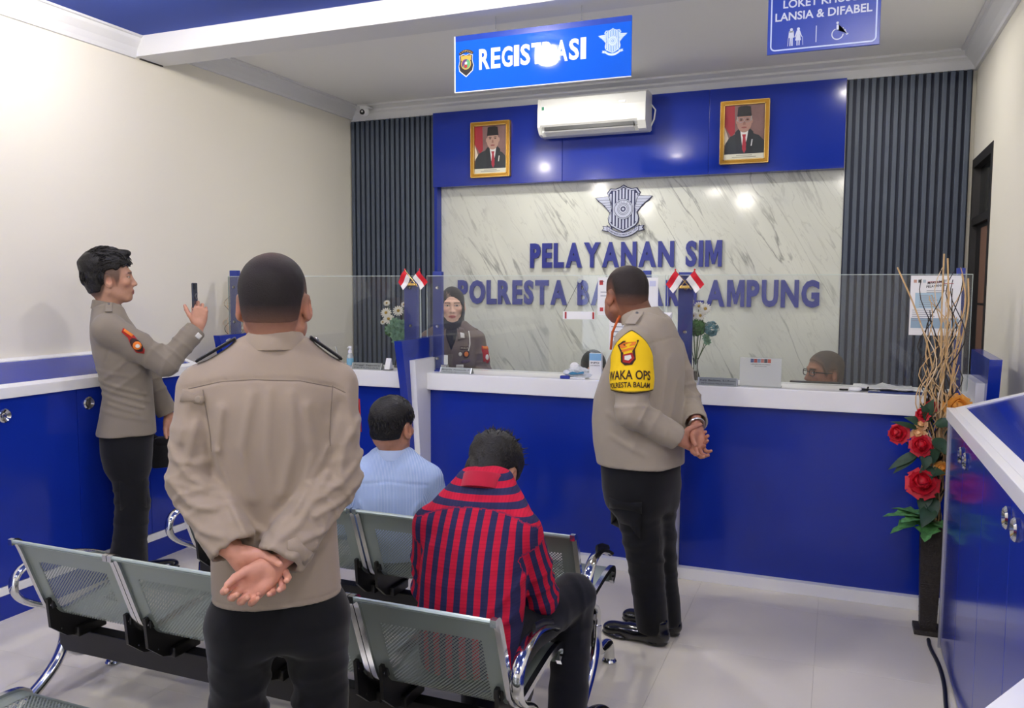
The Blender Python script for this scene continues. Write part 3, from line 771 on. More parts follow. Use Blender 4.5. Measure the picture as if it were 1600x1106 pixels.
PROF = arc_pts([(.27, .335), (.305, .36), (.29, .395), (.20, .405), (.02, .385), (-.10, .365), (-.15, .385), (-.18, .45), (-.235, .60), (-.262, .672), (-.275, .692), (-.30, .690)], 3)
def shell_mesh(w):
    P = PROF; n = len(P); th = .0028
    nor = []
    for i in range(n):
        t = P[min(i + 1, n - 1)] - P[max(i - 1, 0)]; t = t / np.linalg.norm(t); nor.append(np.array((t[1], -t[0])))   # towards the sitter / up
    s = [0]
    for a, b in zip(P[:-1], P[1:]): s.append(s[-1] + np.linalg.norm(b - a))
    V = []; U = []; F = []
    xs = [-w / 2, -w / 6, w / 6, w / 2]; nx = 4
    for side in (0, 1):
        for i in range(n):
            q = P[i] + nor[i] * th * side
            for x in xs: V.append((x, q[0], q[1])); U.append((x, s[i]))
    o = n * nx
    for i in range(n - 1):
        for k in range(nx - 1):
            a = i * nx + k
            F.append((a, a + 1, a + nx + 1, a + nx)); F.append((o + a, o + a + nx, o + a + nx + 1, o + a + 1))
    me = bpy.data.meshes.new('seat_shell'); me.from_pydata(V, [], F); me.materials.append(M_perf)
    uvl = me.uv_layers.new(name='UVMap')
    for l in me.loops: uvl.data[l.index].uv = U[l.vertex_index]
    me.polygons.foreach_set('use_smooth', [True] * len(me.polygons)); me.update()
    return me
SW = .452
seat_me = shell_mesh(SW)
g = G(); m_rows = len(PROF)
def strip_mesh(x):
    g = G(); V = []; F = []
    for i, p in enumerate(PROF):
        t = PROF[min(i + 1, m_rows - 1)] - PROF[max(i - 1, 0)]; t = t / np.linalg.norm(t); nn = np.array((t[1], -t[0]))
        for du, dv in ((-.009, -.010), (.009, -.010), (.009, .012), (-.009, .012)):
            q = p + nn * dv; V.append((x + du, q[0], q[1]))
    for i in range(m_rows - 1):
        for j in range(4): F.append((i * 4 + j, i * 4 + (j + 1) % 4, (i + 1) * 4 + (j + 1) % 4, (i + 1) * 4 + j))
    F += [(3, 2, 1, 0), tuple(range(4 * m_rows - 4, 4 * m_rows))]
    return g.add(V, F).mesh('side_rail', M_chrome, smooth=True)
rail_l, rail_r = strip_mesh(-SW / 2), strip_mesh(SW / 2)
g = G(); g.tube([(-SW / 2, -.29, .692), (SW / 2, -.29, .692)], .008, 8); top_me = g.mesh('top_rail', pm('rail_pale_steel', (186, 200, 198), .3, metal=.6), smooth=True)
def brk_mesh(x):
    g = G(); g.prism([(.10, .30), (.13, .375), (-.06, .355), (-.125, .375), (-.17, .455), (-.195, .45), (-.185, .34), (-.12, .285), (-.05, .262), (.04, .262)], 'x', x - .006, x + .006)
    g.box((x, -.17, .425), (.03, .02, .03), .004); g.box((x, -.02, .285), (.05, .13, .04), .006)
    return g.mesh('bracket', M_black)
brk_l, brk_r = brk_mesh(-SW / 2 + .035), brk_mesh(SW / 2 - .035)
g = G()
for x in (-SW / 2 + .035, SW / 2 - .035): g.ball((x, -.18, .425), .008, 8, 5); g.ball((x, -.14, .32), .007, 8, 5)
bolt_me = g.mesh('bolt', M_chrome, smooth=True)
def end_frame(name, par, x, sgn):
    g = G()
    post = arc_pts([(x, 0, .17), (x, 0, .30), (x + sgn * .01, -.05, .345), (x + sgn * .015, -.15, .395), (x + sgn * .02, -.20, .45), (x + sgn * .02, -.19, .52), (x + sgn * .015, -.12, .553), (x, .02, .545), (x, .13, .515), (x, .195, .485)], 2)
    g.tube(post, .0215, 10, ry=.0125, up=(0, 1, 0))
    g.tube(arc_pts([(x, 0, .25), (x, -.01, .17), (x, -.07, .09), (x, -.20, .012)], 2), .025, 10, ry=.018, up=(0, 1, 0))
    g.tube(arc_pts([(x, 0, .20), (x, .03, .125), (x, .13, .105), (x, .205, .10), (x, .22, .012)], 2), .024, 10, ry=.018, up=(0, 1, 0))
    e = g.build('end_frame', M_chrome, par, smooth=True)
    for y in (-.205, .22): G().lathe([(.030, 0), (.032, .006), (.026, .014), (.014, .016), (.014, .03)], (x, y, .001), n=16).build('foot_pad', M_chrome, e, smooth=True)
    if sgn > 0: G().tube([(x, .0, .563), (x, .08, .546), (x, .18, .508)], .016, 8, ry=.006, up=(0, 1, 0)).build('arm_pad', M_blackp, e, smooth=True)
def bench(label, x0, n, pitch, yc, xl, xr, group):
    r = thing('waiting_bench', label, 'bench', ((xl + xr) / 2, yc, 0), group=group)
    ox = (xl + xr) / 2
    G().bb((xl - ox, -.028, .165), (xr - ox, .028, .262), .004).build('beam', M_black, r)
    for i in range(n):
        xc = x0 + pitch * i + SW / 2 - ox
        s = link('seat_shell', seat_me, r); s.location = (xc, 0, 0)
        for nm, me in (('side_rail', rail_l), ('side_rail', rail_r), ('top_rail', top_me), ('bracket', brk_l), ('bracket', brk_r), ('bolt', bolt_me)): link(nm, me, s)
    end_frame('end_frame', r, xl - ox, -1); end_frame('end_frame', r, xr - ox, 1)
    return r
GB = 'rows of perforated steel waiting benches'
bench('perforated steel bench in the middle row, with the plaid shirted man seated on it', -2.715, 4, .473, 2.275, -2.83, -.835, GB)
bench('perforated steel bench in the far row, with the blue shirted man seated on it', -2.765, 4, .479, 3.085, -2.87, -.868, GB)
bench('perforated steel bench nearest the camera, its corner seat at the lower left', -2.235, 4, .473, 1.36, -2.31, -.29, GB)
# ---------------------------------------------------------------- signed distance toolkit
F32 = np.float32
def smin(a, b, k):
    if k <= 0: return np.minimum(a, b)
    h = np.clip(.5 + .5 * (b - a) / k, 0, 1)
    return b + (a - b) * h - k * h * (1 - h)
def smax(a, b, k): return -smin(-a, -b, k)
def A3(*p): return np.array(p, F32)
def cap(a, b, ra, rb=None):
    rb = ra if rb is None else rb
    a = np.array(a, F32); b = np.array(b, F32); ab = b - a; L = float(ab.dot(ab)) + 1e-9
    def f(P):
        t = np.clip((P - a) @ ab / L, 0, 1)
        return np.linalg.norm(P - a - t[:, None] * ab, axis=1) - (ra + (rb - ra) * t)
    return f
def ell(c, r, R=None):
    c = np.array(c, F32); r = np.array(r, F32)
    def f(P):
        q = P - c
        if R is not None: q = q @ np.array(R, F32)      # columns of R = local axes
        k0 = np.linalg.norm(q / r, axis=1); k1 = np.linalg.norm(q / (r * r), axis=1) + 1e-6
        return k0 * (k0 - 1) / k1
    return f
def loft(rows, p=2.4, kz=.02, kb=.004):
    """rows: (z, cx, cy, rx, ry) stacked ellipses"""
    rows = np.array(sorted(rows), F32); z = rows[:, 0]
    # smooth interpolation
    zz = np.linspace(z[0], z[-1], 60)
    def sm(c):
        y = np.interp(zz, z, c); k = np.array([1, 2, 3, 2, 1]) / 9.; yp = np.pad(y, 2, mode='edge'); return np.convolve(yp, k, 'valid')
    tab = [sm(rows[:, i]) for i in range(1, 5)]
    def f(P):
        cx, cy, rx, ry = (np.interp(P[:, 2], zz, t) for t in tab)
        q = (np.abs((P[:, 0] - cx) / rx) ** p + np.abs((P[:, 1] - cy) / ry) ** p) ** (1 / p)
        d = (q - 1) * np.minimum(rx, ry)
        return smax(smax(d, P[:, 2] - z[-1], kz), z[0] - P[:, 2], kb)
    return f
def uni(*items):
    """items: (field, k) smooth-unioned in order"""
    def f(P):
        d = None
        for it in items:
            g_, k = it if isinstance(it, tuple) else (it, .01)
            e = g_(P); d = e if d is None else smin(d, e, k)
        return d
    return f
def chain(pts, rs, k=.012):
    return uni(*[(cap(pts[i], pts[i + 1], rs[i], rs[i + 1]), k) for i in range(len(pts) - 1)])
def sub(f1, f2, k=.006):
    return lambda P: smax(f1(P), -f2(P), k)
def noise3(P, s, seed=0):
    r = np.random.RandomState(seed); d = 0
    for i in range(5):
        w = r.normal(size=3); w *= s * (.7 + .25 * i) / np.linalg.norm(w)
        w2 = r.normal(size=3); w2 *= s * .6 / np.linalg.norm(w2)
        d = d + np.sin(P @ w.astype(F32) + r.rand() * 6 + 1.4 * np.sin(P @ w2.astype(F32) + r.rand() * 6))
    return d / 5

def surfnet(field, lo, hi, h):
    lo = np.array(lo, float); hi = np.array(hi, float); B = 4
    n = (np.ceil((hi - lo) / h / B).astype(int) + 1) * B
    nb = n // B
    ax = [lo[i] + h * (np.arange(nb[i]) * B + (B - 1) / 2) for i in range(3)]
    Cc = np.stack(np.meshgrid(*ax, indexing='ij'), -1).reshape(-1, 3).astype(F32)
    dc = field(Cc)
    act = np.abs(dc) < B * h * 1.35 + .008
    V = np.repeat(np.repeat(np.repeat(np.where(dc < 0, -1., 1.).reshape(nb).astype(F32), B, 0), B, 1), B, 2)
    ids = np.argwhere(act.reshape(nb)); off = np.stack(np.meshgrid(*[np.arange(B)] * 3, indexing='ij'), -1).reshape(-1, 3)
    I = (ids[:, None, :] * B + off[None]).reshape(-1, 3)
    P = (lo + h * I).astype(F32)
    vals = np.empty(len(P), F32)
    for s in range(0, len(P), 400000): vals[s:s + 400000] = field(P[s:s + 400000])
    V[I[:, 0], I[:, 1], I[:, 2]] = vals
    S = V < 0
    c8 = [(i, j, k) for i in (0, 1) for j in (0, 1) for k in (0, 1)]
    sl = lambda o: tuple(slice(o[i], o[i] + n[i] - 1) for i in range(3))
    cnt = sum(S[sl(o)].astype(np.int8) for o in c8)
    cells = np.argwhere((cnt > 0) & (cnt < 8))
    acc = np.zeros((len(cells), 3)); num = np.zeros(len(cells))
    cv = {o: V[cells[:, 0] + o[0], cells[:, 1] + o[1], cells[:, 2] + o[2]] for o in c8}
    for o in c8:
        for a in range(3):
            if o[a]: continue
            q = list(o); q[a] = 1; q = tuple(q); a0, a1 = cv[o], cv[q]
            m = (a0 < 0) != (a1 < 0); t = np.where(m, a0 / np.where(m, a0 - a1, 1), 0)
            p = np.tile(np.array(o, float), (len(cells), 1)); p[:, a] = t
            acc[m] += p[m]; num[m] += 1
    pts = lo + h * (cells + acc / num[:, None])
    idx = -np.ones(n, int); idx[cells[:, 0], cells[:, 1], cells[:, 2]] = np.arange(len(cells))
    Q = []
    for a in range(3):
        b, c = (a + 1) % 3, (a + 2) % 3
        s0 = [slice(0, n[i] - 1) for i in range(3)]; s1 = list(s0); s1[a] = slice(1, n[a])
        E = S[tuple(s0)] != S[tuple(s1)]
        e = np.argwhere(E); e = e[(e[:, b] > 0) & (e[:, c] > 0)]
        def g_(db, dc_):
            q = e.copy(); q[:, b] -= db; q[:, c] -= dc_; return idx[q[:, 0], q[:, 1], q[:, 2]]
        quad = np.stack([g_(1, 1), g_(0, 1), g_(0, 0), g_(1, 0)], 1)
        ins = S[e[:, 0], e[:, 1], e[:, 2]]
        quad[~ins] = quad[~ins][:, ::-1]
        Q.append(quad)
    Q = np.concatenate(Q); Q = Q[(Q >= 0).all(1)]
    return pts, Q

def quads_mesh(name, parts, mat, color=None, cuv=None, smooth=True):
    """parts: list of (verts, quads)"""
    V = np.concatenate([p for p, q in parts]); o = 0; Qs = []
    for p, q in parts: Qs.append(q + o); o += len(p)
    Q = np.concatenate(Qs)
    me = bpy.data.meshes.new(name)
    me.vertices.add(len(V)); me.vertices.foreach_set('co', V.astype(F32).ravel())
    me.loops.add(Q.size); me.loops.foreach_set('vertex_index', Q.astype(np.int32).ravel())
    me.polygons.add(len(Q)); me.polygons.foreach_set('loop_start', np.arange(0, Q.size, 4, dtype=np.int32))
    try: me.polygons.foreach_set('loop_total', np.full(len(Q), 4, np.int32))
    except Exception: pass
    me.polygons.foreach_set('use_smooth', [smooth] * len(Q))
    for m in (mat if isinstance(mat, (list, tuple)) else [mat]): me.materials.append(m)
    me.update(calc_edges=True); me.validate()
    if color is not None:
        c = np.ones((len(V), 4), F32); c[:, :3] = color
        at = me.color_attributes.new('Col', 'FLOAT_COLOR', 'POINT'); at.data.foreach_set('color', c.ravel())
    if cuv is not None:
        at = me.attributes.new('cloth', 'FLOAT_VECTOR', 'POINT'); at.data.foreach_set('vector', cuv.astype(F32).ravel())
    return me
def bbox_net(field, lo, hi, h): return surfnet(field, lo, hi, h)

def unit(v): v = np.array(v, float); return v / np.linalg.norm(v)
def lin(rgb): return np.array(s2l(rgb), F32)

# ---------------------------------------------------------------- hands
def hand_field(W, d, n, side=1, curl=((.5, .7, .5),) * 4, spread=(.12, .03, -.05, -.14), thumb=(.55, .5, .35), tcurl=(.2, .3), s=1.0, thick=1.0):
    """W wrist, d finger direction, n palm normal (out of the palm), side picks the thumb side t"""
    W = np.array(W, float); d = unit(d); n = np.array(n, float); n = unit(n - d * n.dot(d)); t = unit(np.cross(d, n)) * side
    offs = (.030, .010, -.011, -.030); lens = ((.042, .026, .021), (.046, .030, .022), (.043, .028, .021), (.034, .021, .019)); mc = (.088, .091, .086, .078)
    palm = []
    for i in range(4):
        m = W + (d * mc[i] + t * offs[i]) * s
        palm.append((cap(W + t * offs[i] * .55 * s + d * .008 * s, m, .0150 * s * thick, .0118 * s * thick), .014 * s))
    palm.append((cap(W - d * .045 * s, W + d * .01 * s, .0245 * s, .0225 * s), .02 * s))
    palm.append((ell(W + (d * .038 + t * .024 + n * .010) * s, (.018 * s, .031 * s, .016 * s), np.stack([t, d, n], 1)), .014 * s))
    palm.append((ell(W + (d * .042 - t * .026 + n * .007) * s, (.013 * s, .032 * s, .013 * s), np.stack([t, d, n], 1)), .012 * s))
    fs = []
    for i in range(4):
        p = W + (d * mc[i] + t * offs[i]) * s; ang = 0; b = unit(d + t * spread[i]); pts = [p]; r0 = (.0094, .0096, .0091, .0080)[i] * s * thick
        for L, c in zip(lens[i], curl[i]):
            ang += c; v = unit(b * math.cos(ang) + n * math.sin(ang)); p = p + v * L * s; pts.append(p)
        fs.append(chain(pts, (r0 * 1.1, r0, r0 * .93, r0 * .80), .003 * s))
    tp = W + (d * .022 + t * .024 + n * .006) * s
    v = unit(d * thumb[0] + t * thumb[1] + n * thumb[2]); pts = [tp]
    p = tp + v * .042 * s; pts.append(p)
    v2 = unit(v + d * tcurl[0] - t * tcurl[0] * .6 + n * tcurl[1]); p = p + v2 * .032 * s; pts.append(p)
    v3 = unit(v2 + d * tcurl[0] * .5 - t * tcurl[0] * .6 + n * tcurl[1] * .6); p = p + v3 * .026 * s; pts.append(p)
    th = chain(pts, (.0155 * s, .0118 * s, .0108 * s, .0085 * s), .004 * s)
    pf = uni(*palm)
    def f(P):
        D = pf(P); e = fs[0](P)
        for q in fs[1:]: e = smin(e, q(P), .0012 * s)
        return smin(smin(D, e, .005 * s), th(P), .008 * s)
    ctr = W + d * .07 * s
    return f, ctr - .15 * s, ctr + .15 * s
def hand_net(*a, h=.0032, **k):
    f, lo, hi = hand_field(*a, **k)
    return surfnet(f, lo, hi, h)

# ---------------------------------------------------------------- heads (face +Y, origin at skull centre)
def head_field(w=1.0, jaw=1.0, nose=1.0, fat=0.0, smile=0.0, lipfull=1.0):
    R = rotm
    U = [(ell((0, -.012, .028), (.0755 * w, .098, .094)), .01), (ell((0, -.016, .052), (.0665 * w, .088, .066)), .03), (ell((0, .012, -.012), (.068 * w, .082, .092)), .03),
         (ell((0, .030, -.070), ((.052 + fat * .4) * w * jaw, .056, .050)), .03), (ell((0, .076, -.098), (.024 * jaw, .018, .017)), .022),
         (ell((0, -.055, -.030), (.062 * w, .050, .062)), .03), (ell((0, .066, -.055), (.032, .031, .034)), .022)]
    for s in (-1, 1):
        U += [(cap((s * .058 * w * jaw, -.002, -.060), (s * .026, .062, -.100), .018 + fat * .3, .015), .022), (ell((s * .041 * w, .066, -.022), (.022, .020, .018)), .02),
              (cap((s * .012, .091, .030), (s * .044, .078, .028), .0085, .0075), .014)]
        if fat: U.append((ell((s * .047, .045, -.062), (.026, .032, .030)), .03))
    base = uni(*U)
    nz = uni((cap((0, .088, .020), (0, .105, -.018), .0085, .0105), .0), (ell((0, .110 + .004 * (nose - 1), -.030), (.0130 * nose, .0125, .0105)), .010),
             (ell((.0125 * nose, .100, -.034), (.0085 * nose, .0105, .0085)), .007), (ell((-.0125 * nose, .100, -.034), (.0085 * nose, .0105, .0085)), .007))
    lipU = uni((cap((-.020, .092, -.066), (0, .0995, -.0625), .0040, .0052 * lipfull), .003), (cap((.020, .092, -.066), (0, .0995, -.0625), .0040, .0052 * lipfull), .003))
    lipL = uni((cap((-.018, .091, -.0715), (0, .0975, -.0735), .0042, .0060 * lipfull), .003), (cap((.018, .091, -.0715), (0, .0975, -.0735), .0042, .0060 * lipfull), .003))
    sock = [ell((s * .0325, .098, .008), (.0175, .016, .0115)) for s in (-1, 1)]
    ball = [ell((s * .0325, .0745, .007), (.0135, .0135, .0135)) for s in (-1, 1)]
    lidu = [cap((s * .020, .0855, .0135), (s * .045, .0815, .0125), .0042, .0042) for s in (-1, 1)]
    ears = []
    for s in (-1, 1):
        rot = rotm((0, 0, 1), s * -.45) @ rotm((1, 0, 0), .18)
        ears.append((sub(ell((s * .0855 * w, -.014, -.008), (.0095, .0215, .036), rot), ell((s * .0960 * w, -.008, -.004), (.009, .013, .022), rot), .004), ell((s * .0815 * w, -.004, -.036), (.008, .011, .011), rot)))
    mouth = cap((-.022, .0985, -.0685), (.022, .0985, -.0685), .0016)
    def f(P):
        d = base(P)
        d = smin(d, nz(P), .012)
        for q in sock: d = smax(d, -q(P), .012)
        for q in ball: d = smin(d, q(P), .0025)
        for q in lidu: d = smin(d, q(P), .004)
        d = smin(d, lipU(P), .006); d = smin(d, lipL(P), .006)
        d = smax(d, -mouth(P), .003)
        for e, l in ears: d = smin(d, e(P), .006); d = smin(d, l(P), .005)
        return d
    return f
def head_color(P, skin, brow=(40, 30, 28), lip=None, iris=True, stubble=None, hairline=None, shut=.5):
    """face colours: lips, brows, lashes, eyes, plus painted shade in mouth crease and nostrils; hairline = (rgb, fn) shaved hair tone"""
    C = np.tile(lin(skin), (len(P), 1)); x, y, z = np.abs(P[:, 0]), P[:, 1], P[:, 2]
    lip = lip or tuple(int(a * b) for a, b in zip(skin, (.88, .72, .70)))
    def mixc(m, rgb): 
        m = np.clip(m, 0, 1)[:, None]; C[:] = C * (1 - m) + lin(rgb) * m
    fr = (y > .05)
    red = tuple(min(255, int(a * b)) for a, b in zip(skin, (1.03, .90, .88)))
    mixc(np.exp(-((x - .044) ** 2 + (z + .03) ** 2) / .018 ** 2) * fr * .5, red)
    mixc(np.exp(-((x - .079) ** 2 + (z + .01) ** 2) / .018 ** 2) * .6, red)
    mixc(fr * (y > .083) * np.clip(1.4 - ((x / .0235) ** 2 + ((z + .0685) / .0105) ** 2), 0, 1) * 2, lip)
    mixc(fr * (np.exp(-((z + .0688) / .0016) ** 2)) * (x < .022) * (y > .085) * .8, tuple(int(a * .5) for a in lip))  # shade of the mouth crease painted dark
    bz = .0285 - .10 * np.abs(x - .030); mixc(fr * (x > .012) * (x < .052) * np.exp(-((z - bz) / .0042) ** 2) * .85, brow)
    ez = z - .007
    inside = fr * (((x - .0325) / .0150) ** 2 + (ez / (.0062 * (1 - .6 * shut))) ** 2 < 1) * (y > .075)
    mixc(inside * 1.0, (224, 218, 212))
    if iris: mixc(inside * (((x - .0325) / .0062) ** 2 + ((ez - .0005) / .0062) ** 2 < 1) * 1.0, (36, 24, 20))
    mixc(fr * (y > .07) * np.exp(-((((x - .0325) / .0165) ** 2 + ((ez) / (.0075 * (1 - .6 * shut))) ** 2 - 1) / .30) ** 2) * (ez > -.004) * .75, (44, 30, 27))
    mixc(fr * np.exp(-((x - .010) ** 2 + (z + .039) ** 2) / .0035 ** 2) * (y > .09) * .7, tuple(int(a * .45) for a in skin))  # nostril shade painted dark on the skin
    if stubble: mixc(fr * (z < -.045) * .35 + fr * np.exp(-((z + .053) / .006) ** 2) * (x < .025) * .3, stubble)
    if hairline: mixc(hairline[1](P), hairline[0])
    return C

M_skin = pm('skin', (180, 130, 105), .48, attr='Col', spec=.4, var=(55, .05), bump=(220, .12, .0015))
M_hair = pm('black_hair', (20, 18, 19), .45, spec=.35, bump=(160, .6, .006))
M_hairshort = pm('cropped_hair', (26, 22, 22), .6, attr='Col', spec=.25, bump=(420, .55, .004))
def fabric(name, rgb, weave=900, rough=.85):
    return pm(name, rgb, rough, bump=(weave, .25, .0008), var=(7, .04), spec=.2, sheen=.15)
M_kh1 = fabric('khaki_twill_light', (153, 139, 124)); M_kh2 = fabric('khaki_twill', (164, 154, 139)); M_kh3 = fabric('khaki_twill_dark', (136, 127, 115)); M_kh6 = fabric('brown_uniform_twill', (112, 99, 93))
M_trous = fabric('black_uniform_trousers', (15, 16, 20)); M_navyt = fabric('dark_trousers', (19, 21, 29))
M_shoe = pm('polished_black_leather', (14, 14, 15), .16, coat=.3)
M_seam = pm('seam_thread', (120, 108, 96), .9)

def place(field, off, yaw=0.0, pitch=0.0, roll=0.0):
    """field moved to off and turned"""
    R = rotm((0, 0, 1), yaw) @ rotm((1, 0, 0), pitch) @ rotm((0, 1, 0), roll); R32 = R.astype(F32); o = np.array(off, F32)
    return (lambda P: field((P - o) @ R32)), R, np.array(off, float)
def head_parts(root_off, yaw, pitch, roll, neck, hp, colf, h=.0036, scale=1.0):
    """returns (verts, quads, colours) of head + neck in person space"""
    hf = head_field(**hp); f0 = lambda P: hf(P / F32(scale)) * scale
    f, R, o = place(f0, root_off, yaw, pitch, roll)
    nk = neck; ff = lambda P: smin(f(P), nk(P), .025)
    lo = o - .17 * scale; hi = o + .165 * scale; lo[2] = o[2] - .235
    V, Q = surfnet(ff, lo, hi, h)
    L = ((V - o) @ R) / scale
    return V, Q, colf(L)
def hair_net(f_local, off, yaw, pitch, roll, h=.004, scale=1.0, ext=.20):
    f0 = lambda P: f_local(P / F32(scale)) * scale
    f, R, o = place(f0, off, yaw, pitch, roll)
    V, Q = surfnet(f, o - ext * scale, o + ext * scale, h)
    return V, Q, ((V - o) @ R) / scale
def scalp(th, line, w=1.0, seed=1, amp=.0, s=120., extra=None, back=-.075):
    """hair shell: offset skull cut by a hairline function line(P)>0 keeps hair; th may be an array function"""
    hd = head_field(w)
    nohead = uni((ell((0, -.012, .028), (.0755 * w, .098, .094)), .01), (ell((0, -.016, .052), (.0665 * w, .088, .066)), .03), (ell((0, .012, -.012), (.068 * w, .082, .092)), .03), (ell((0, -.055, -.030), (.062 * w, .050, .062)), .03))
    def f(P):
        t = th(P) if callable(th) else th
        d = nohead(P) - t
        if amp: d = d - amp * noise3(P, s, seed)
        if extra is not None: d = smin(d, extra(P), .012)
        return smax(d, -line(P), .006)
    return f

def cloth_attr(V, mode): return mode(V)
def sleeves_arm(sh, el, wr, r=(.085, .068, .062, .05), k=.03):
    sh, el, wr = map(lambda p: np.array(p, float), (sh, el, wr))
    m1 = sh * .5 + el * .5
    return [(cap(sh, m1, r[0], (r[0] + r[1]) / 2), k), (cap(m1, el, (r[0] + r[1]) / 2, r[1]), .02), (cap(el, wr, r[2], r[3]), .022)]
def seg_coord(P, a, b):
    a = np.array(a, F32); b = np.array(b, F32); ab = b - a; L = np.linalg.norm(ab); t = (P - a) @ (ab / L)
    rad = np.linalg.norm(P - a - np.outer(t, ab / L), axis=1); return t, rad, L
def arm_folds(sh, el, wr, amp=.006, seed=0, n=(5, 5), R=.13):
    """creases around the elbow and along the forearm"""
    def f(P):
        d = np.zeros(len(P), F32)
        for (a, b, c, peak) in ((sh, el, n[0], .8), (el, wr, n[1], .25)):
            t, rad, L = seg_coord(P, a, b); u = t / L
            m = (u > -.15) & (u < 1.15) & (rad < R)
            w = np.exp(-((u - peak) / .42) ** 2) * m
            wob = noise3(P, 14., seed + 1) * 1.5
            ax = (np.array(b, F32) - np.array(a, F32)) / L; sd = (P - np.array(a, F32)) @ np.cross(ax, np.array((0, 0, 1), F32))
            d += w * (np.exp(-(np.sin(u * c * .8 * PI + wob * 1.3 + sd * 14.) / .42) ** 2) - .45) * amp * .75
        return d
    return f
def lines2d(L, side=-1):
    """L: list of (polyline in (x,z), amp, width); raises (+) or grooves (-) the surface on the side y*side>0"""
    def f(P):
        d = np.zeros(len(P), F32); m = (P[:, 1] * side > -.02)
        X = P[:, [0, 2]]
        for pl, amp, w in L:
            best = np.full(len(P), 9., F32)
            for a, b in zip(pl[:-1], pl[1:]):
                a = np.array(a, F32); b = np.array(b, F32); ab = b - a; t = np.clip((X - a) @ ab / (ab.dot(ab) + 1e-9), 0, 1)
                best = np.minimum(best, np.linalg.norm(X - a - t[:, None] * ab, axis=1))
            d += amp * np.exp(-(best / w) ** 2) * m
        return d
    return f
def march(field, p, v, tmax=.6, off=.0015):
    """point on the surface of field from p along v"""
    p = np.array(p, float); v = unit(v); t = 0
    for _ in range(60):
        d = float(field((p + v * t)[None].astype(F32))[0])
        if d < .0008: break
        t += max(d * .7, .0006)
        if t > tmax: break
    return p + v * (t - off)
def drape(field, pts, v, off=.0015): return [march(field, p, v, off=off) for p in pts]
def patch(name, field, outline, v, mat, root, thick=.002, off=.001, up=None):
    """cloth badge following the surface: outline is a list of 3-D points, marched along v; filled as a fan grid"""
    O = np.array(outline, float); c = O.mean(0); rings = []
    for k in (1.0, .66, .33): rings.append([march(field, c + (p - c) * k, v, off=off) for p in O])
    ctr = march(field, c, v, off=off); n = len(O); vv = unit(v)
    V = [ctr - vv * thick] + [p - vv * thick for r in rings[::-1] for p in r] + [p + vv * .001 for p in rings[0]]
    F = [(0, 1 + i, 1 + (i + 1) % n) for i in range(n)]
    for r in range(3):
        for i in range(n):
            a, b = 1 + r * n, 1 + (r + 1) * n; F.append((a + i, b + i, b + (i + 1) % n, a + (i + 1) % n))
    me = bpy.data.meshes.new(name); me.from_pydata([tuple(p) for p in V], [], F); me.materials.append(mat)
    bm = bmesh.new(); bm.from_mesh(me); bmesh.ops.recalc_face_normals(bm, faces=bm.faces); bm.to_mesh(me); bm.free()
    me.polygons.foreach_set('use_smooth', [True] * len(me.polygons)); me.update()
    return link(name, me, root)
def surf_text(s, field, o, ux, uz, v, h, mat, root, w=None, name='lettering', off=.004):
    V, F, x0, x1, y0, y1 = text_mesh(s, .02)
    sy = h / (y1 - y0); sx = (w / (x1 - x0)) if w else sy
    ux = np.array(ux, float); uz = np.array(uz, float)
    P = [march(field, np.array(o) + ux * ((q[0] - x0) * sx) + uz * ((q[1] - y0) * sy), v, off=off) for q in V]
    g = G(); g.add(P, F); return g.build(name, mat, root)
def shoe(name, root, heel, heading, L=.27, wid=.048, mat=None, z0=.0):
    """leather shoe pointing along heading (radians from +Y, left positive)"""
    R = rotm((0, 0, 1), heading); hx = np.array(heel, float)
    up = uni((cap((0, .03, .055), (0, .03, .10), .042, .040), .02), (ell((0, .045, .045), (.040, .065, .045)), .02), (ell((0, .15, .034), (wid, .105, .034)), .03), (ell((0, L - .055, .030), (wid * .92, .052, .028)), .02))
    sole = uni((ell((0, .05, .012), (.041, .062, .016)), .0), (ell((0, L - .09, .010), (wid + .003, .092, .014)), .02))
    def f(P):
        q = (P - hx.astype(F32)) @ R.astype(F32)
        d = smax(smax(up(q), q[:, 2] - .118, .006), .010 - q[:, 2], .003)
        d2 = smax(smax(sole(q), q[:, 2] - .017, .003), .0015 - q[:, 2], .001)
        q2 = q.copy(); tz = np.clip(q[:, 1], 0, L)
        return smin(d, d2, .002)
    lo = hx + np.minimum(R @ np.array((-.08, -.05, 0)), R @ np.array((.08, L + .04, 0))) - .06; hi = hx + np.maximum(R @ np.array((-.08, -.05, 0)), R @ np.array((.08, L + .04, 0))) + .06
    lo[2] = hx[2] - .02; hi[2] = hx[2] + .15
    V, Q = surfnet(f, lo, hi, .005)
    o = link(name, quads_mesh(name, [(V, Q)], mat or M_shoe), root)
    g = G(); pts = [hx + R @ np.array((x, y, z)) for x, y, z in ((.016, .085, .094), (-.016, .10, .088), (.016, .115, .08), (-.016, .13, .072))]
    g.tube(pts, .0025, 5); g.build('laces', M_blackp, o)
    return o
def person(label, x, y, rz): return thing('person', label, 'person', (x, y, 0), rz)
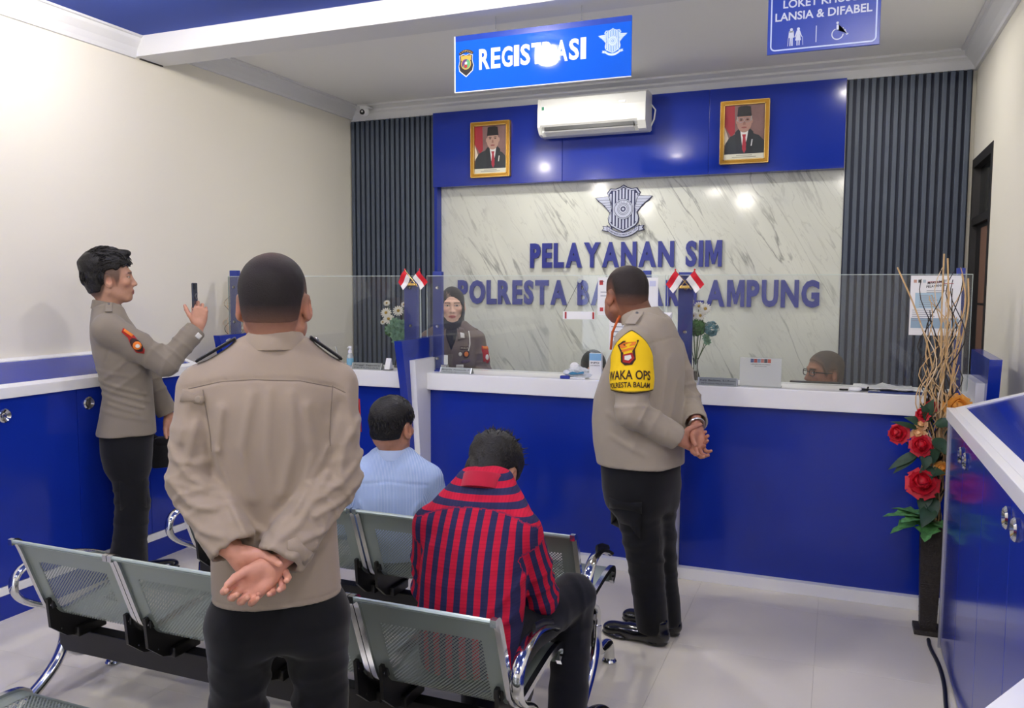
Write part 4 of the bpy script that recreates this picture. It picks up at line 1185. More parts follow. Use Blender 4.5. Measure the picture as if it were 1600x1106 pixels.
# ---------------------------------------------------------------- people
HL_Y = [-.12, -.05, -.036, -.018, .012, .026, .036, .052, .075, .10]
def hairline_std(zb=-.055, front=.080, burn=-.004):
    def f(P):
        zl = np.interp(P[:, 1], HL_Y, [zb, zb + .006, .004, .030, .026, burn, burn + .004, front - .030, front - .006, front])
        return P[:, 2] - zl
    return f
def fade(line, w=.018):
    return lambda P: np.clip(line(P) / w + 1.0, 0, 1) * .55
def shirt_make(root, rows, arms, mat, h=.006, rs=(.085, .072, .066, .058), folds=None, lines=None, cuffs=True, name='shirt', amp=.005, yoke=None, extra=None, attr=None, seed=0, cuff_w=.055, capz=None, p=2.4, shoulder_k=.05, drop=.0):
    body = loft(rows, p)
    items = [(body, 0)]
    top = rows[-1]
    for (sh, el, wr) in arms:
        nk = (top[1], top[2] + .005, top[0] - .03)
        items.append((cap((nk[0] + (sh[0] - nk[0]) * .25, nk[1], nk[2]), sh, .058, rs[0] - .012), shoulder_k))
    bf = uni(*items)
    afs = []
    for i, (sh, el, wr) in enumerate(arms):
        sh, el, wr = map(lambda q: np.array(q, float), (sh, el, wr)); dv = unit(wr - el)
        a = uni(*sleeves_arm(sh, el, wr, rs))
        if cuffs:
            cf = cap(wr - dv * cuff_w, wr - dv * rs[3] * .85, rs[3] + .003)
            a0 = a; a = (lambda a0, cf: lambda P: smin(a0(P), cf(P), .004))(a0, cf)
            end = wr
            a1 = a
            def cut(P, a1=a1, end=end, dv=dv, sh=sh, el=el):
                q = (P - end.astype(F32)) @ dv.astype(F32)
                near = np.linalg.norm(P - end.astype(F32), axis=1) < .12
                return np.where(near, smax(a1(P), q, .004), a1(P))
            hole = cap(wr - dv * .035, wr + dv * .06, rs[3] - .009)
            a = (lambda c_, h_: lambda P: smax(c_(P), -h_(P), .003))(cut, hole)
        af = arm_folds(sh, el, wr, amp=amp * 1.5, seed=seed + 7 * i)
        afs.append((a, af))
    L2 = lines2d(lines) if lines else None
    def F(P):
        d = bf(P)
        d = d - amp * .55 * noise3(P * np.array((1, 1, .55), F32), 22., seed + 3)
        if folds is not None: d = d - folds(P)
        for a, af in afs: d = smin(d, a(P) - af(P), .016)
        if extra is not None: d = smin(d, extra(P), .01)
        if L2 is not None: d = d - L2(P)
        return d
    P = [np.array(q, float) for t in arms for q in t] + [np.array((r[1] + s * r[3], r[2] + s2 * r[4], r[0])) for r in rows for s in (-1, 1) for s2 in (-1, 1)]
    lo = np.min(P, 0) - .10; hi = np.max(P, 0) + .10
    V, Q = surfnet(F, lo, hi, h)
    me = quads_mesh(name, [(V, Q)], mat, cuv=(attr(V) if attr else None))
    return link(name, me, root), F
def trousers_make(root, pel, legs, mat=None, h=.008, r=(.095, .078, .066, .075), amp=.006, seed=0, folds=True, name='trousers', zmin=.05):
    items = [(loft(pel, 2.3, kb=.03), 0)]
    for hp_, kn, an in legs:
        items += [(cap(hp_, kn, r[0], r[1]), .05), (cap(kn, an, r[1], r[2]), .02), (cap(np.array(an) * .75 + np.array(kn) * .25, an, r[2] + .002, r[3]), .02)]
    f0 = uni(*items)
    fl_ = [arm_folds(a, b, c, amp=amp, seed=seed + i * 5, n=(4, 6), R=.16) for i, (a, b, c) in enumerate(legs)]
    def F(P):
        d = f0(P)
        if folds:
            for q in fl_: d = d - q(P)
            d = d - amp * .5 * noise3(P, 20., seed)
        return smax(d, zmin - P[:, 2], .01)
    A = [np.array(q, float) for t in legs for q in t] + [np.array((q[1] + s * q[3], q[2] + s2 * q[4], q[0])) for q in pel for s in (-1, 1) for s2 in (-1, 1)]
    V, Q = surfnet(F, np.min(A, 0) - .13, np.max(A, 0) + .13, h)
    return link(name, quads_mesh(name, [(V, Q)], mat or M_trous), root), F
def body_make(root, head, hands, rows, arms, pel, legs, skin, core=True):
    """one skin mesh: head and neck, hands, and the trunk and limbs under the clothes"""
    parts = []; cols = []
    V, Q, C = head; parts.append((V, Q)); cols.append(C)
    for V, Q in hands:
        parts.append((V, Q)); cols.append(np.tile(lin(skin[1]), (len(V), 1)) * (1 + .10 * noise3(V.astype(F32), 60., 3))[:, None])
    if core:
        it = [(loft([(z, cx, cy, rx * .86, ry * .84) for z, cx, cy, rx, ry in rows], 2.2), 0)]
        for sh, el, wr in arms: it += [(cap(sh, el, .052, .040), .03), (cap(el, wr, .040, .026), .02)]
        if pel: it.append((loft([(z + .03, cx, cy, rx * .84, ry * .82) for z, cx, cy, rx, ry in pel], 2.2, kb=.03), .03))
        for hp_, kn, an in legs: it += [(cap(hp_, kn, .062, .052), .02), (cap(kn, an, .052, .036), .02)]
        f = uni(*it)
        A = [np.array(q, float) for t in list(arms) + list(legs) for q in t] + [np.array((q[1] + s * q[3], q[2] + s2 * q[4], q[0])) for q in list(rows) + list(pel or []) for s in (-1, 1) for s2 in (-1, 1)]
        V, Q = surfnet(f, np.min(A, 0) - .1, np.max(A, 0) + .1, .012)
        parts.append((V, Q)); cols.append(np.tile(lin(skin[0]), (len(V), 1)))
    return link('body', quads_mesh('body', parts, M_skin, color=np.concatenate(cols)), root)
def collar(root, z0, c0, r0, z1, c1, r1, mat, gap=.5, th=.004, fall=.0, tilt=(0, 0)):
    """stand collar: open ring from angle gap to 2pi-gap measured from +Y; fall adds the turned-down leaf"""
    def ring(rad, c, z, n=30):
        out = []
        for i in range(n + 1):
            a = gap + (2 * PI - 2 * gap) * i / n
            x, y = math.sin(a), math.cos(a)
            out.append((c[0] + rad[0] * x, c[1] + rad[1] * y, z + tilt[0] * rad[1] * y + tilt[1] * rad[0] * x))
        return out
    secs = [(r0, c0, z0), (r1, c1, z1), ((r1[0] + th, r1[1] + th), c1, z1 + .001)]
    if fall: secs += [((r1[0] + th * 2.2, r1[1] + th * 2.2), c1, z1 - .004), ((r0[0] + fall * .5 + th, r0[1] + fall * .5 + th), c0, z0 - .004), ((r0[0] + fall * .5, r0[1] + fall * .5), c0, z0 - .006)]
    else: secs += [((r0[0] + th, r0[1] + th), c0, z0)]
    n = 31; V = []; F = []
    for r_, c_, z_ in secs: V += ring(r_, c_, z_)
    m = len(secs)
    for i in range(m):
        j = (i + 1) % m
        for k in range(n - 1): F.append((i * n + k, i * n + k + 1, j * n + k + 1, j * n + k))
    F += [tuple(i * n for i in range(m))[::-1], tuple(i * n + n - 1 for i in range(m))]
    me = bpy.data.meshes.new('collar'); me.from_pydata(V, [], F); me.materials.append(mat)
    bm = bmesh.new(); bm.from_mesh(me); bmesh.ops.recalc_face_normals(bm, faces=bm.faces); bm.to_mesh(me); bm.free()
    me.polygons.foreach_set('use_smooth', [True] * len(me.polygons)); me.set_sharp_from_angle(angle=.9); me.update()
    return link('collar', me, root)
def epaulette(root, a, b, w, mat, up=(0, 0, 1), field=None):
    a = np.array(a, float); b = np.array(b, float)
    if field is not None: a = march(field, a + (0, 0, .12), (0, 0, -1), off=.004); b = march(field, b + (0, 0, .12), (0, 0, -1), off=.006)
    d = unit(b - a); up = np.array(up, float); s = unit(np.cross(d, up)); n = np.cross(s, d)
    g = G(); R = np.stack([d, s, n], 1); g.box((a + b) / 2, (np.linalg.norm(b - a), w, .007), .003, R)
    e = g.build('epaulette', mat, root)
    G().lathe([(.007, 0), (.007, .003), (.004, .005)], a + d * .018 + n * .003, n=10, R=R).build('button', M_steel, e)
    return e
def tubes_on(root, name, field, pts, v, r, mat, par=None, off=.0):
    return G().tube(drape(field, pts, v, off=off), r, 6).build(name, mat, par or root, smooth=True)
M_blackcloth = fabric('black_cloth', (24, 24, 28)); M_redp = pm('red_patch', (170, 34, 30), .8); M_orp = pm('orange_patch', (226, 122, 40), .8); M_whp = pm('white_patch', (224, 222, 216), .8); M_dkp = pm('dark_patch', (52, 24, 22), .8)
M_yel = pm('yellow_armband', (246, 206, 12), .8, attr='Col', bump=(500, .2, .001))

def strands(root, hr, ho, R, n, seed, region, flow, L=(.025, .045), lift=.004, base=(.083, .106, .104), scale=1.0, r0=.0030):
    """short locks lying along the scalp: region(d) keeps a direction, flow(d) gives the combing direction"""
    rnd = np.random.RandomState(seed); g = G(); ho = np.array(ho, float)
    while n > 0:
        d = unit(rnd.normal(size=3))
        if d[2] < -.7 or not region(d): continue
        n -= 1
        b = base(d) if callable(base) else np.array(base)
        p = np.array((0, -.012, .028)) + d * b; f = np.array(flow(d), float) + rnd.normal(size=3) * .22; f = unit(f - d * f.dot(d)); l = L[0] + (L[1] - L[0]) * rnd.rand()
        pts = [p - d * .002, p + f * l * .4 + d * lift, p + f * l * .75 + d * lift * .9, p + f * l + d * (lift * .2)]
        g.tube([R @ (q * scale) + ho for q in pts], [r0, r0 * .95, r0 * .65, .0004], 4, cap=False)
    return tag(g.build('hair_locks', M_hair, hr, smooth=True), kind='stuff')

# ---- 1. officer in the foreground, hands clasped behind his back
def officer_back():
    r = person('uniformed person seen from behind in the foreground, hands clasped behind the back, cropped hair', -1.385, 1.754, math.radians(38))
    rows = [(.775, .004, .0, .168, .116), (.90, .0, .0, .164, .116), (1.0, -.002, -.002, .160, .114), (1.10, -.004, -.004, .160, .116), (1.20, -.006, -.004, .172, .121), (1.30, -.006, -.002, .183, .119), (1.37, -.002, .0, .172, .104), (1.42, .004, .0, .118, .088), (1.45, .01, .0, .078, .078)]
    aL = ((-.166, -.002, 1.335), (-.196, -.035, 1.105), (-.100, -.150, .955)); aR = ((.154, -.002, 1.335), (.156, -.045, 1.095), (.012, -.180, .928))
    yoke = [(-.215, 1.345), (-.121, 1.367), (-.047, 1.371), (.069, 1.365), (.156, 1.343), (.19, 1.325)]
    lines = [(yoke, -.0035, .0045), ([(-.05, 1.33), (-.075, 1.2), (-.05, 1.07)], 0.0088, .014), ([(-.005, 1.34), (-.015, 1.18), (.0, 1.06)], 0.0064, .012), ([(.045, 1.33), (.05, 1.2), (.02, 1.08)], 0.0088, .014), ([(.085, 1.30), (.10, 1.18), (.055, 1.05)], 0.0080, .013),
             ([(.135, 1.19), (.085, 1.09), (.0, 1.0)], 0.0096, .012), ([(.13, 1.12), (.06, 1.02), (-.03, .965)], 0.0096, .011), ([(-.135, 1.19), (-.10, 1.08), (-.07, 1.0)], 0.0096, .012), ([(-.13, 1.10), (-.06, 1.0), (.01, .965)], 0.0080, .011),
             ([(-.11, .97), (-.03, .935), (.05, .95)], 0.0064, .012), ([(.12, .93), (.06, .90), (.0, .905)], 0.0064, .010), ([(-.12, 1.30), (-.135, 1.2)], 0.0096, .013), ([(.165, 1.30), (.14, 1.2), (.15, 1.12)], -.004, .010), ([(-.165, 1.29), (-.15, 1.17), (-.155, 1.08)], -.005, .010), ([(.17, .79), (0, .787), (-.17, .79)], -.002, .004),
             ([(.235, 1.16), (.17, 1.10), (.11, 1.07)], 0.0096, .010), ([(.23, 1.10), (.17, 1.05), (.10, 1.03)], 0.0096, .009), ([(.20, 1.04), (.13, .99), (.07, .98)], 0.0080, .009), ([(.13, 1.02), (.10, .95)], 0.0064, .010), ([(.22, 1.25), (.18, 1.19), (.165, 1.12)], 0.0096, .011), ([(.19, 1.33), (.205, 1.22)], 0.0064, .012),
             ([(-.25, 1.20), (-.20, 1.13), (-.15, 1.11)], 0.0096, .010), ([(-.25, 1.12), (-.20, 1.07), (-.14, 1.06)], 0.0096, .009), ([(-.23, 1.05), (-.17, 1.01), (-.12, 1.0)], 0.0080, .009), ([(-.20, 1.32), (-.22, 1.22)], 0.0080, .012), ([(-.185, 1.26), (-.205, 1.17)], 0.0080, .010), ([(-.18, .99), (-.13, .95)], 0.0064, .009)]
    sh, F = shirt_make(r, rows, (aL, aR), M_kh1, h=.0055, rs=(.070, .066, .064, .057), lines=lines, amp=.0045, seed=11, cuff_w=.06)
    tubes_on(r, 'yoke_seam', F, [(x, -.4, float(np.interp(x, [p[0] for p in yoke], [p[1] for p in yoke])) - .002) for x in np.linspace(-.20, .185, 28)], (0, 1, 0), .0014, M_seam, sh, off=.0002)
    for pts in ([(-.165, 1.345), (-.158, 1.29), (-.150, 1.23), (-.148, 1.19)], [(.152, 1.345), (.147, 1.29), (.142, 1.23), (.142, 1.19)]):
        tubes_on(r, 'armhole_seam', F, [(float(np.interp(t, range(4), [p[0] for p in pts])), -.4, float(np.interp(t, range(4), [p[1] for p in pts]))) for t in np.linspace(0, 3, 14)], (0, 1, 0), .0012, M_seam, sh, off=.0002)
    pel = [(.64, .008, .0, .140, .100), (.70, .010, .0, .168, .112), (.78, .006, .0, .154, .106), (.86, .004, .0, .145, .10)]
    legs = (((-.090, 0, .70), (-.106, .012, .46), (-.110, -.01, .07)), ((.098, 0, .70), (.114, .012, .46), (.108, -.01, .07)))
    tr, TF = trousers_make(r, pel, legs, seed=3, r=(.092, .073, .066, .076))
    line = hairline_std(-.052, .082)
    col = lambda L: head_color(L, (172, 122, 98), hairline=((62, 44, 38), lambda P: fade(line, .03)(P) * (P[:, 2] > -.075)))
    neck = cap((.008, -.018, 1.40), (.010, -.014, 1.51), .061, .056)
    hd = head_parts((.010, .006, 1.556), -.20, -.02, 0, neck, dict(w=1.03, fat=.006), col, scale=1.0)
    hands = [hand_net((-.002, -.192, .916), (-.80, -.22, -.54), (.05, -.96, .25), side=1, curl=((.55, .8, .5), (.75, .9, .5), (.85, .9, .5), (.95, .9, .5)), thumb=(.95, .35, .25), tcurl=(.25, .25), s=.95),
             hand_net((-.088, -.160, .942), (.80, -.16, -.56), (.05, -.96, -.2), side=-1, curl=((.35, .7, .5), (.45, .8, .5), (.55, .8, .5), (.65, .8, .5)), thumb=(.8, .5, .3), s=.94)]
    body_make(r, hd, hands, rows, (aL, aR), pel, legs, ((172, 122, 98), (208, 150, 128)))
    V, Q, L = hair_net(scalp(lambda P: .0008 + .0055 * np.clip(line(P) / .07, 0, 1), line, 1.03, amp=.0006), (.010, .006, 1.556), -.20, -.02, 0)
    lf = np.clip(line(L) / .05, 0, 1); cr = np.exp(-((L[:, 0]) ** 2 + (L[:, 1] + .035) ** 2 + (L[:, 2] - .125) ** 2) / .04 ** 2)
    lf = lf ** .45; c = lin((118, 86, 72)) * (1 - lf[:, None]) + lin((30, 25, 25)) * lf[:, None]; c = c * (1 - .35 * cr[:, None]) + lin((120, 88, 74)) * .35 * cr[:, None]
    link('hair', quads_mesh('hair', [(V, Q)], M_hairshort, color=c), r)
    collar(r, 1.436, (.010, -.006), (.072, .076), 1.480, (.010, -.010), (.064, .068), M_kh1, gap=.45, fall=.010, tilt=(-.12, 0))
    epaulette(r, (-.088, .0, 1.440), (-.186, -.002, 1.398), .055, M_blackcloth, field=F); epaulette(r, (.100, .0, 1.440), (.182, -.002, 1.398), .055, M_blackcloth, field=F)
    st = patch('shoulder_tab', F, [(-.215, -.3, 1.345), (-.165, -.3, 1.332), (-.160, -.3, 1.318), (-.168, -.3, 1.308), (-.222, -.3, 1.314)], (0, 1, 0), fabric('khaki_tab', (140, 127, 113)), sh, .005)
    p = march(F, (-.176, -.3, 1.322), (0, 1, 0), off=.004); G().lathe([(.0085, 0), (.0085, .003), (.005, .004)], p, n=12, R=rotm((1, 0, 0), PI / 2)).build('button', pm('khaki_button', (150, 138, 124), .4), sh)
    patch('arm_patch', F, [(.4, -.02, 1.30), (.4, .05, 1.30), (.4, .05, 1.21), (.4, -.02, 1.21)], (-1, 0, 0), M_redp, sh, .003)
    # cuff straps
    dv = unit(np.array(aR[2]) - np.array(aR[1]))
    c0 = np.array(aR[2]) - dv * .030
    nrm = unit(np.array((.25, -1, -.55)) - dv * np.dot((.25, -1, -.55), dv)); tt = np.cross(dv, nrm)
    patch('cuff_strap', F, [c0 + nrm * .15 + dv * a + tt * b for a, b in ((.018, -.02), (.018, .045), (0, .052), (-.018, .045), (-.018, -.02))], -nrm, M_kh1, sh, .004)
    shoe('shoe', r, (-.105, -.06, 0), .12); shoe('shoe', r, (.095, -.06, 0), -.12)
    return r
officer_back()

# ---- 2. stout officer with the yellow armband
def officer_right():
    r = person('stout uniformed person with a yellow armband standing at the counter, hands clasped behind the back', -.806, 3.648, math.radians(75))
    VA = np.array((.883, .47, 0)); VR = np.array((.47, -.883, 0))
    rows = [(.805, 0, .018, .195, .188), (.90, 0, .03, .20, .198), (1.0, 0, .036, .202, .200), (1.10, 0, .034, .203, .192), (1.20, 0, .015, .206, .172), (1.30, 0, -.005, .196, .146), (1.375, 0, -.016, .165, .115), (1.44, 0, -.02, .12, .095), (1.475, 0, -.012, .088, .085)]
    aL = ((-.190, -.03, 1.355), (-.245, -.065, 1.075), (-.085, -.200, .955)); aR = ((.168, -.022, 1.315), (.215, -.095, 1.080), (.060, -.222, 1.0))
    def folds(P):
        d = np.zeros(len(P), F32); u = P @ VR.astype(F32)
        for (u0, z0), (u1, z1), a, w in (((.10, 1.30), (.06, 1.0), .006, .014), ((.14, 1.2), (.09, .95), .005, .013), ((-.02, 1.02), (.10, .88), .005, .014), ((-.16, 1.05), (-.05, .98), .005, .014), ((-.15, .95), (0, .88), .004, .013), ((.02, 1.1), (-.05, .9), .004, .013)):
            ab = np.array((u1 - u0, z1 - z0)); q = np.stack([u - u0, P[:, 2] - z0], 1); t = np.clip(q @ ab / ab.dot(ab), 0, 1)
            d += a * np.exp(-(np.linalg.norm(q - t[:, None] * ab, axis=1) / w) ** 2)
        return d
    sh, F = shirt_make(r, rows, (aL, aR), M_kh2, h=.0062, rs=(.082, .072, .068, .056), folds=folds, amp=.005, seed=21, cuff_w=.055, lines=[([(-.2, 1.36), (0, 1.385), (.2, 1.36)], -.003, .005)])
    pel = [(.60, 0, .01, .175, .150), (.70, 0, .015, .190, .165), (.80, 0, .02, .188, .172), (.88, 0, .02, .18, .165)]
    legs = (((-.078, .0, .68), (-.064, -.035, .46), (-.056, -.085, .075)), ((.078, -.005, .68), (.062, -.040, .46), (.054, -.095, .075)))
    tr, TF = trousers_make(r, pel, legs, seed=5, r=(.116, .086, .068, .064))
    pc = patch('cargo_pocket', TF, [np.array((-.1, .03, z)) - VA * .5 + VR * u for u, z in ((-.075, .66), (.06, .66), (.06, .50), (-.075, .50))], VA, M_trous, tr, .006)
    patch('pocket_flap', TF, [np.array((-.1, .03, z)) - VA * .5 + VR * u for u, z in ((-.08, .67), (.065, .67), (.065, .62), (-.08, .62))], VA, M_trous, pc, .010)
    line = hairline_std(-.050, .088, .006)
    col = lambda L: head_color(L, (160, 108, 84), stubble=(100, 74, 62), hairline=((70, 48, 42), lambda P: fade(line, .03)(P) * (P[:, 2] > -.075)))
    neck = cap((0, -.01, 1.41), (-.008, .075, 1.52), .076, .069)
    ho = (-.010, .102, 1.566)
    hd = head_parts(ho, -.52, -.06, 0, neck, dict(w=1.06, fat=.014, jaw=1.08), col, scale=1.03)
    hands = [hand_net((-.072, -.208, .948), (.93, -.14, -.30), (-.25, -.80, .50), side=-1, curl=((.5, .9, .5), (.6, 1.0, .5), (.6, 1.0, .5), (.6, .9, .5)), thumb=(.6, .5, .5), s=1.0),
             hand_net((.050, -.228, .985), (-.45, -.25, -.86), (-.4, -.8, .4), side=1, curl=((.4, .5, .4), (.4, .5, .4), (.4, .6, .4), (.5, .6, .4)), thumb=(.8, .3, .3), s=1.0)]
    body_make(r, hd, hands, rows, (aL, aR), pel, legs, ((160, 108, 84), (190, 134, 112)))
    V, Q, L = hair_net(scalp(lambda P: .0008 + .005 * np.clip(line(P) / .06, 0, 1), line, 1.06, amp=.0006), ho, -.52, -.06, 0, scale=1.03)
    lf = np.clip(line(L) / .055, 0, 1); cr = np.exp(-((L[:, 0] + .01) ** 2 + (L[:, 1] - .03) ** 2 + (L[:, 2] - .125) ** 2) / .05 ** 2)
    c = lin((118, 80, 64)) * (1 - lf[:, None]) + lin((44, 38, 37)) * lf[:, None]; c = c * (1 - .6 * cr[:, None]) + lin((128, 92, 76)) * .6 * cr[:, None]
    link('hair', quads_mesh('hair', [(V, Q)], M_hairshort, color=c), r)
    collar(r, 1.456, (-.002, .010), (.088, .092), 1.500, (-.005, .034), (.076, .080), M_kh2, gap=.55, fall=.012, tilt=(-.22, 0))
    epaulette(r, (-.095, -.01, 1.468), (-.190, -.02, 1.428), .05, M_kh2, field=F); epaulette(r, (.095, -.01, 1.468), (.190, -.02, 1.428), .05, M_kh2, field=F)
    # lanyard at the collar front
    G().tube([(-.055, .09, 1.50), (-.075, .105, 1.46), (-.07, .135, 1.40), (-.04, .16, 1.32)], .006, 8).build('lanyard', pm('orange_lanyard', (206, 96, 40), .7), r, smooth=True)
    # armband: shell over the left sleeve
    a, b = np.array(aL[0]), np.array(aL[1]); ax = unit(b - a); ref = unit(-VA - ax * np.dot(-VA, ax)); tg = np.cross(ref, ax)
    arm = uni(*sleeves_arm(*aL, (.082, .072, .068, .056))); af = arm_folds(*aL, amp=.002, seed=5)
    def coords(P):
        q = P - a; t = q @ ax; an = np.arctan2(q @ tg, q @ ref); return t, an
    def band(P):
        t, an = coords(P); topc = -.055 + .075 * np.abs(an) ** 1.3
        side = np.abs(an) - (1.22 + np.clip(t, 0, .2) * 2.5)
        d = arm(P) - .014
        return smax(smax(smax(d, topc - t, .004), t - .205 - .012 * np.cos(an * 1.5), .004), side * .06, .003)
    V, Q = surfnet(band, a + np.minimum(ax * .2, 0) - .16, a + np.maximum(ax * .2, 0) + .16, .0042)
    t, an = coords(V); topc = -.055 + .075 * np.abs(an) ** 1.3
    edge = np.minimum(np.minimum(t - topc, .205 + .012 * np.cos(an * 1.5) - t), (1.22 + np.clip(t, 0, .2) * 2.5 - np.abs(an)) * .08)
    m = np.clip((.0085 - edge) / .003, 0, 1)[:, None]
    ab = link('armband', quads_mesh('armband', [(V, Q)], M_yel, color=lin((250, 208, 12)) * (1 - m) + lin((58, 44, 22)) * m), r)
    def wrap(s, t0, th0, h, mat, name, w=None):
        Vt, Ft, x0, x1, y0, y1 = text_mesh(s, .02); sy = h / (y1 - y0); sx = (w / (x1 - x0)) if w else sy; P = []
        for q in Vt:
            an = th0 + ((q[0] - x0) * sx) / .098; tt = t0 - (q[1] - y0) * sy
            rd = ref * math.cos(an) + tg * math.sin(an)
            P.append(march(band, a + ax * tt + rd * .2, -rd, off=.0022))
        g = G(); g.add(P, Ft); return g.build(name, mat, ab)
    tgs = 1 if np.dot(tg, VR) > 0 else -1
    if tgs < 0: tg = -tg
    M_dkt = pm('armband_lettering', (58, 34, 22), .8)
    wrap('WAKA OPS', .160, -1.28, .040, M_dkt, 'armband_lettering', w=.215); wrap('POLRESTA BALAM', .193, -1.28, .023, M_dkt, 'armband_lettering', w=.215)
    def wpoly(P2, d, mat, name, par):
        O = []
        for s_, tt in P2:
            an = s_ / .098; rd = ref * math.cos(an) + tg * math.sin(an); O.append(march(band, a + ax * tt + rd * .2, -rd, off=d))
        c = np.mean(O, 0); V_ = [c] + O; F_ = [(0, 1 + i, 1 + (i + 1) % len(O)) for i in range(len(O))]
        g = G(); g.add(V_, F_); return g.build(name, mat, par)
    ox = -.018
    bg = wpoly([(ox - .045, .012), (ox - .018, -.004), (ox + .05, -.008), (ox + .032, .035), (ox + .036, .075), (ox + .02, .098), (ox - .012, .100), (ox - .030, .085), (ox - .030, .045)], .0028, M_dkp, 'badge', ab)
    wpoly([(ox - .036, .014), (ox - .014, .003), (ox + .038, 0), (ox + .032, .014), (ox - .026, .028)], .0040, M_orp, 'badge_stripe', bg)
    wpoly([(ox - .024, .034), (ox + .028, .022), (ox + .027, .032), (ox - .024, .044)], .0040, M_orp, 'badge_stripe', bg)
    wpoly([(ox - .02, .054), (ox + .02, .046), (ox + .03, .07), (ox + .01, .092), (ox - .02, .086)], .0040, M_redp, 'badge_field', bg)
    wpoly([(ox - .012, .060), (ox + .014, .056), (ox + .018, .070), (ox + .004, .080), (ox - .012, .076)], .0050, M_whp, 'badge_figure', bg)
    g = G(); wr = np.array(aR[2]); dw = unit(wr - np.array(aR[1])); c0 = wr + dw * .012; u1 = unit(np.cross(dw, (0, 0, 1))); u2 = np.cross(dw, u1)
    g.tube([c0 + (u1 * math.cos(2 * PI * k / 16) + u2 * math.sin(2 * PI * k / 16)) * .034 for k in range(17)], .006, 6); g.build('wristwatch', M_steel, r, smooth=True)
    shoe('shoe', r, (-.060, -.150, 0), .10, L=.305, wid=.052); shoe('shoe', r, (.062, -.150, 0), -.14, L=.305, wid=.052)
    return r
officer_right()

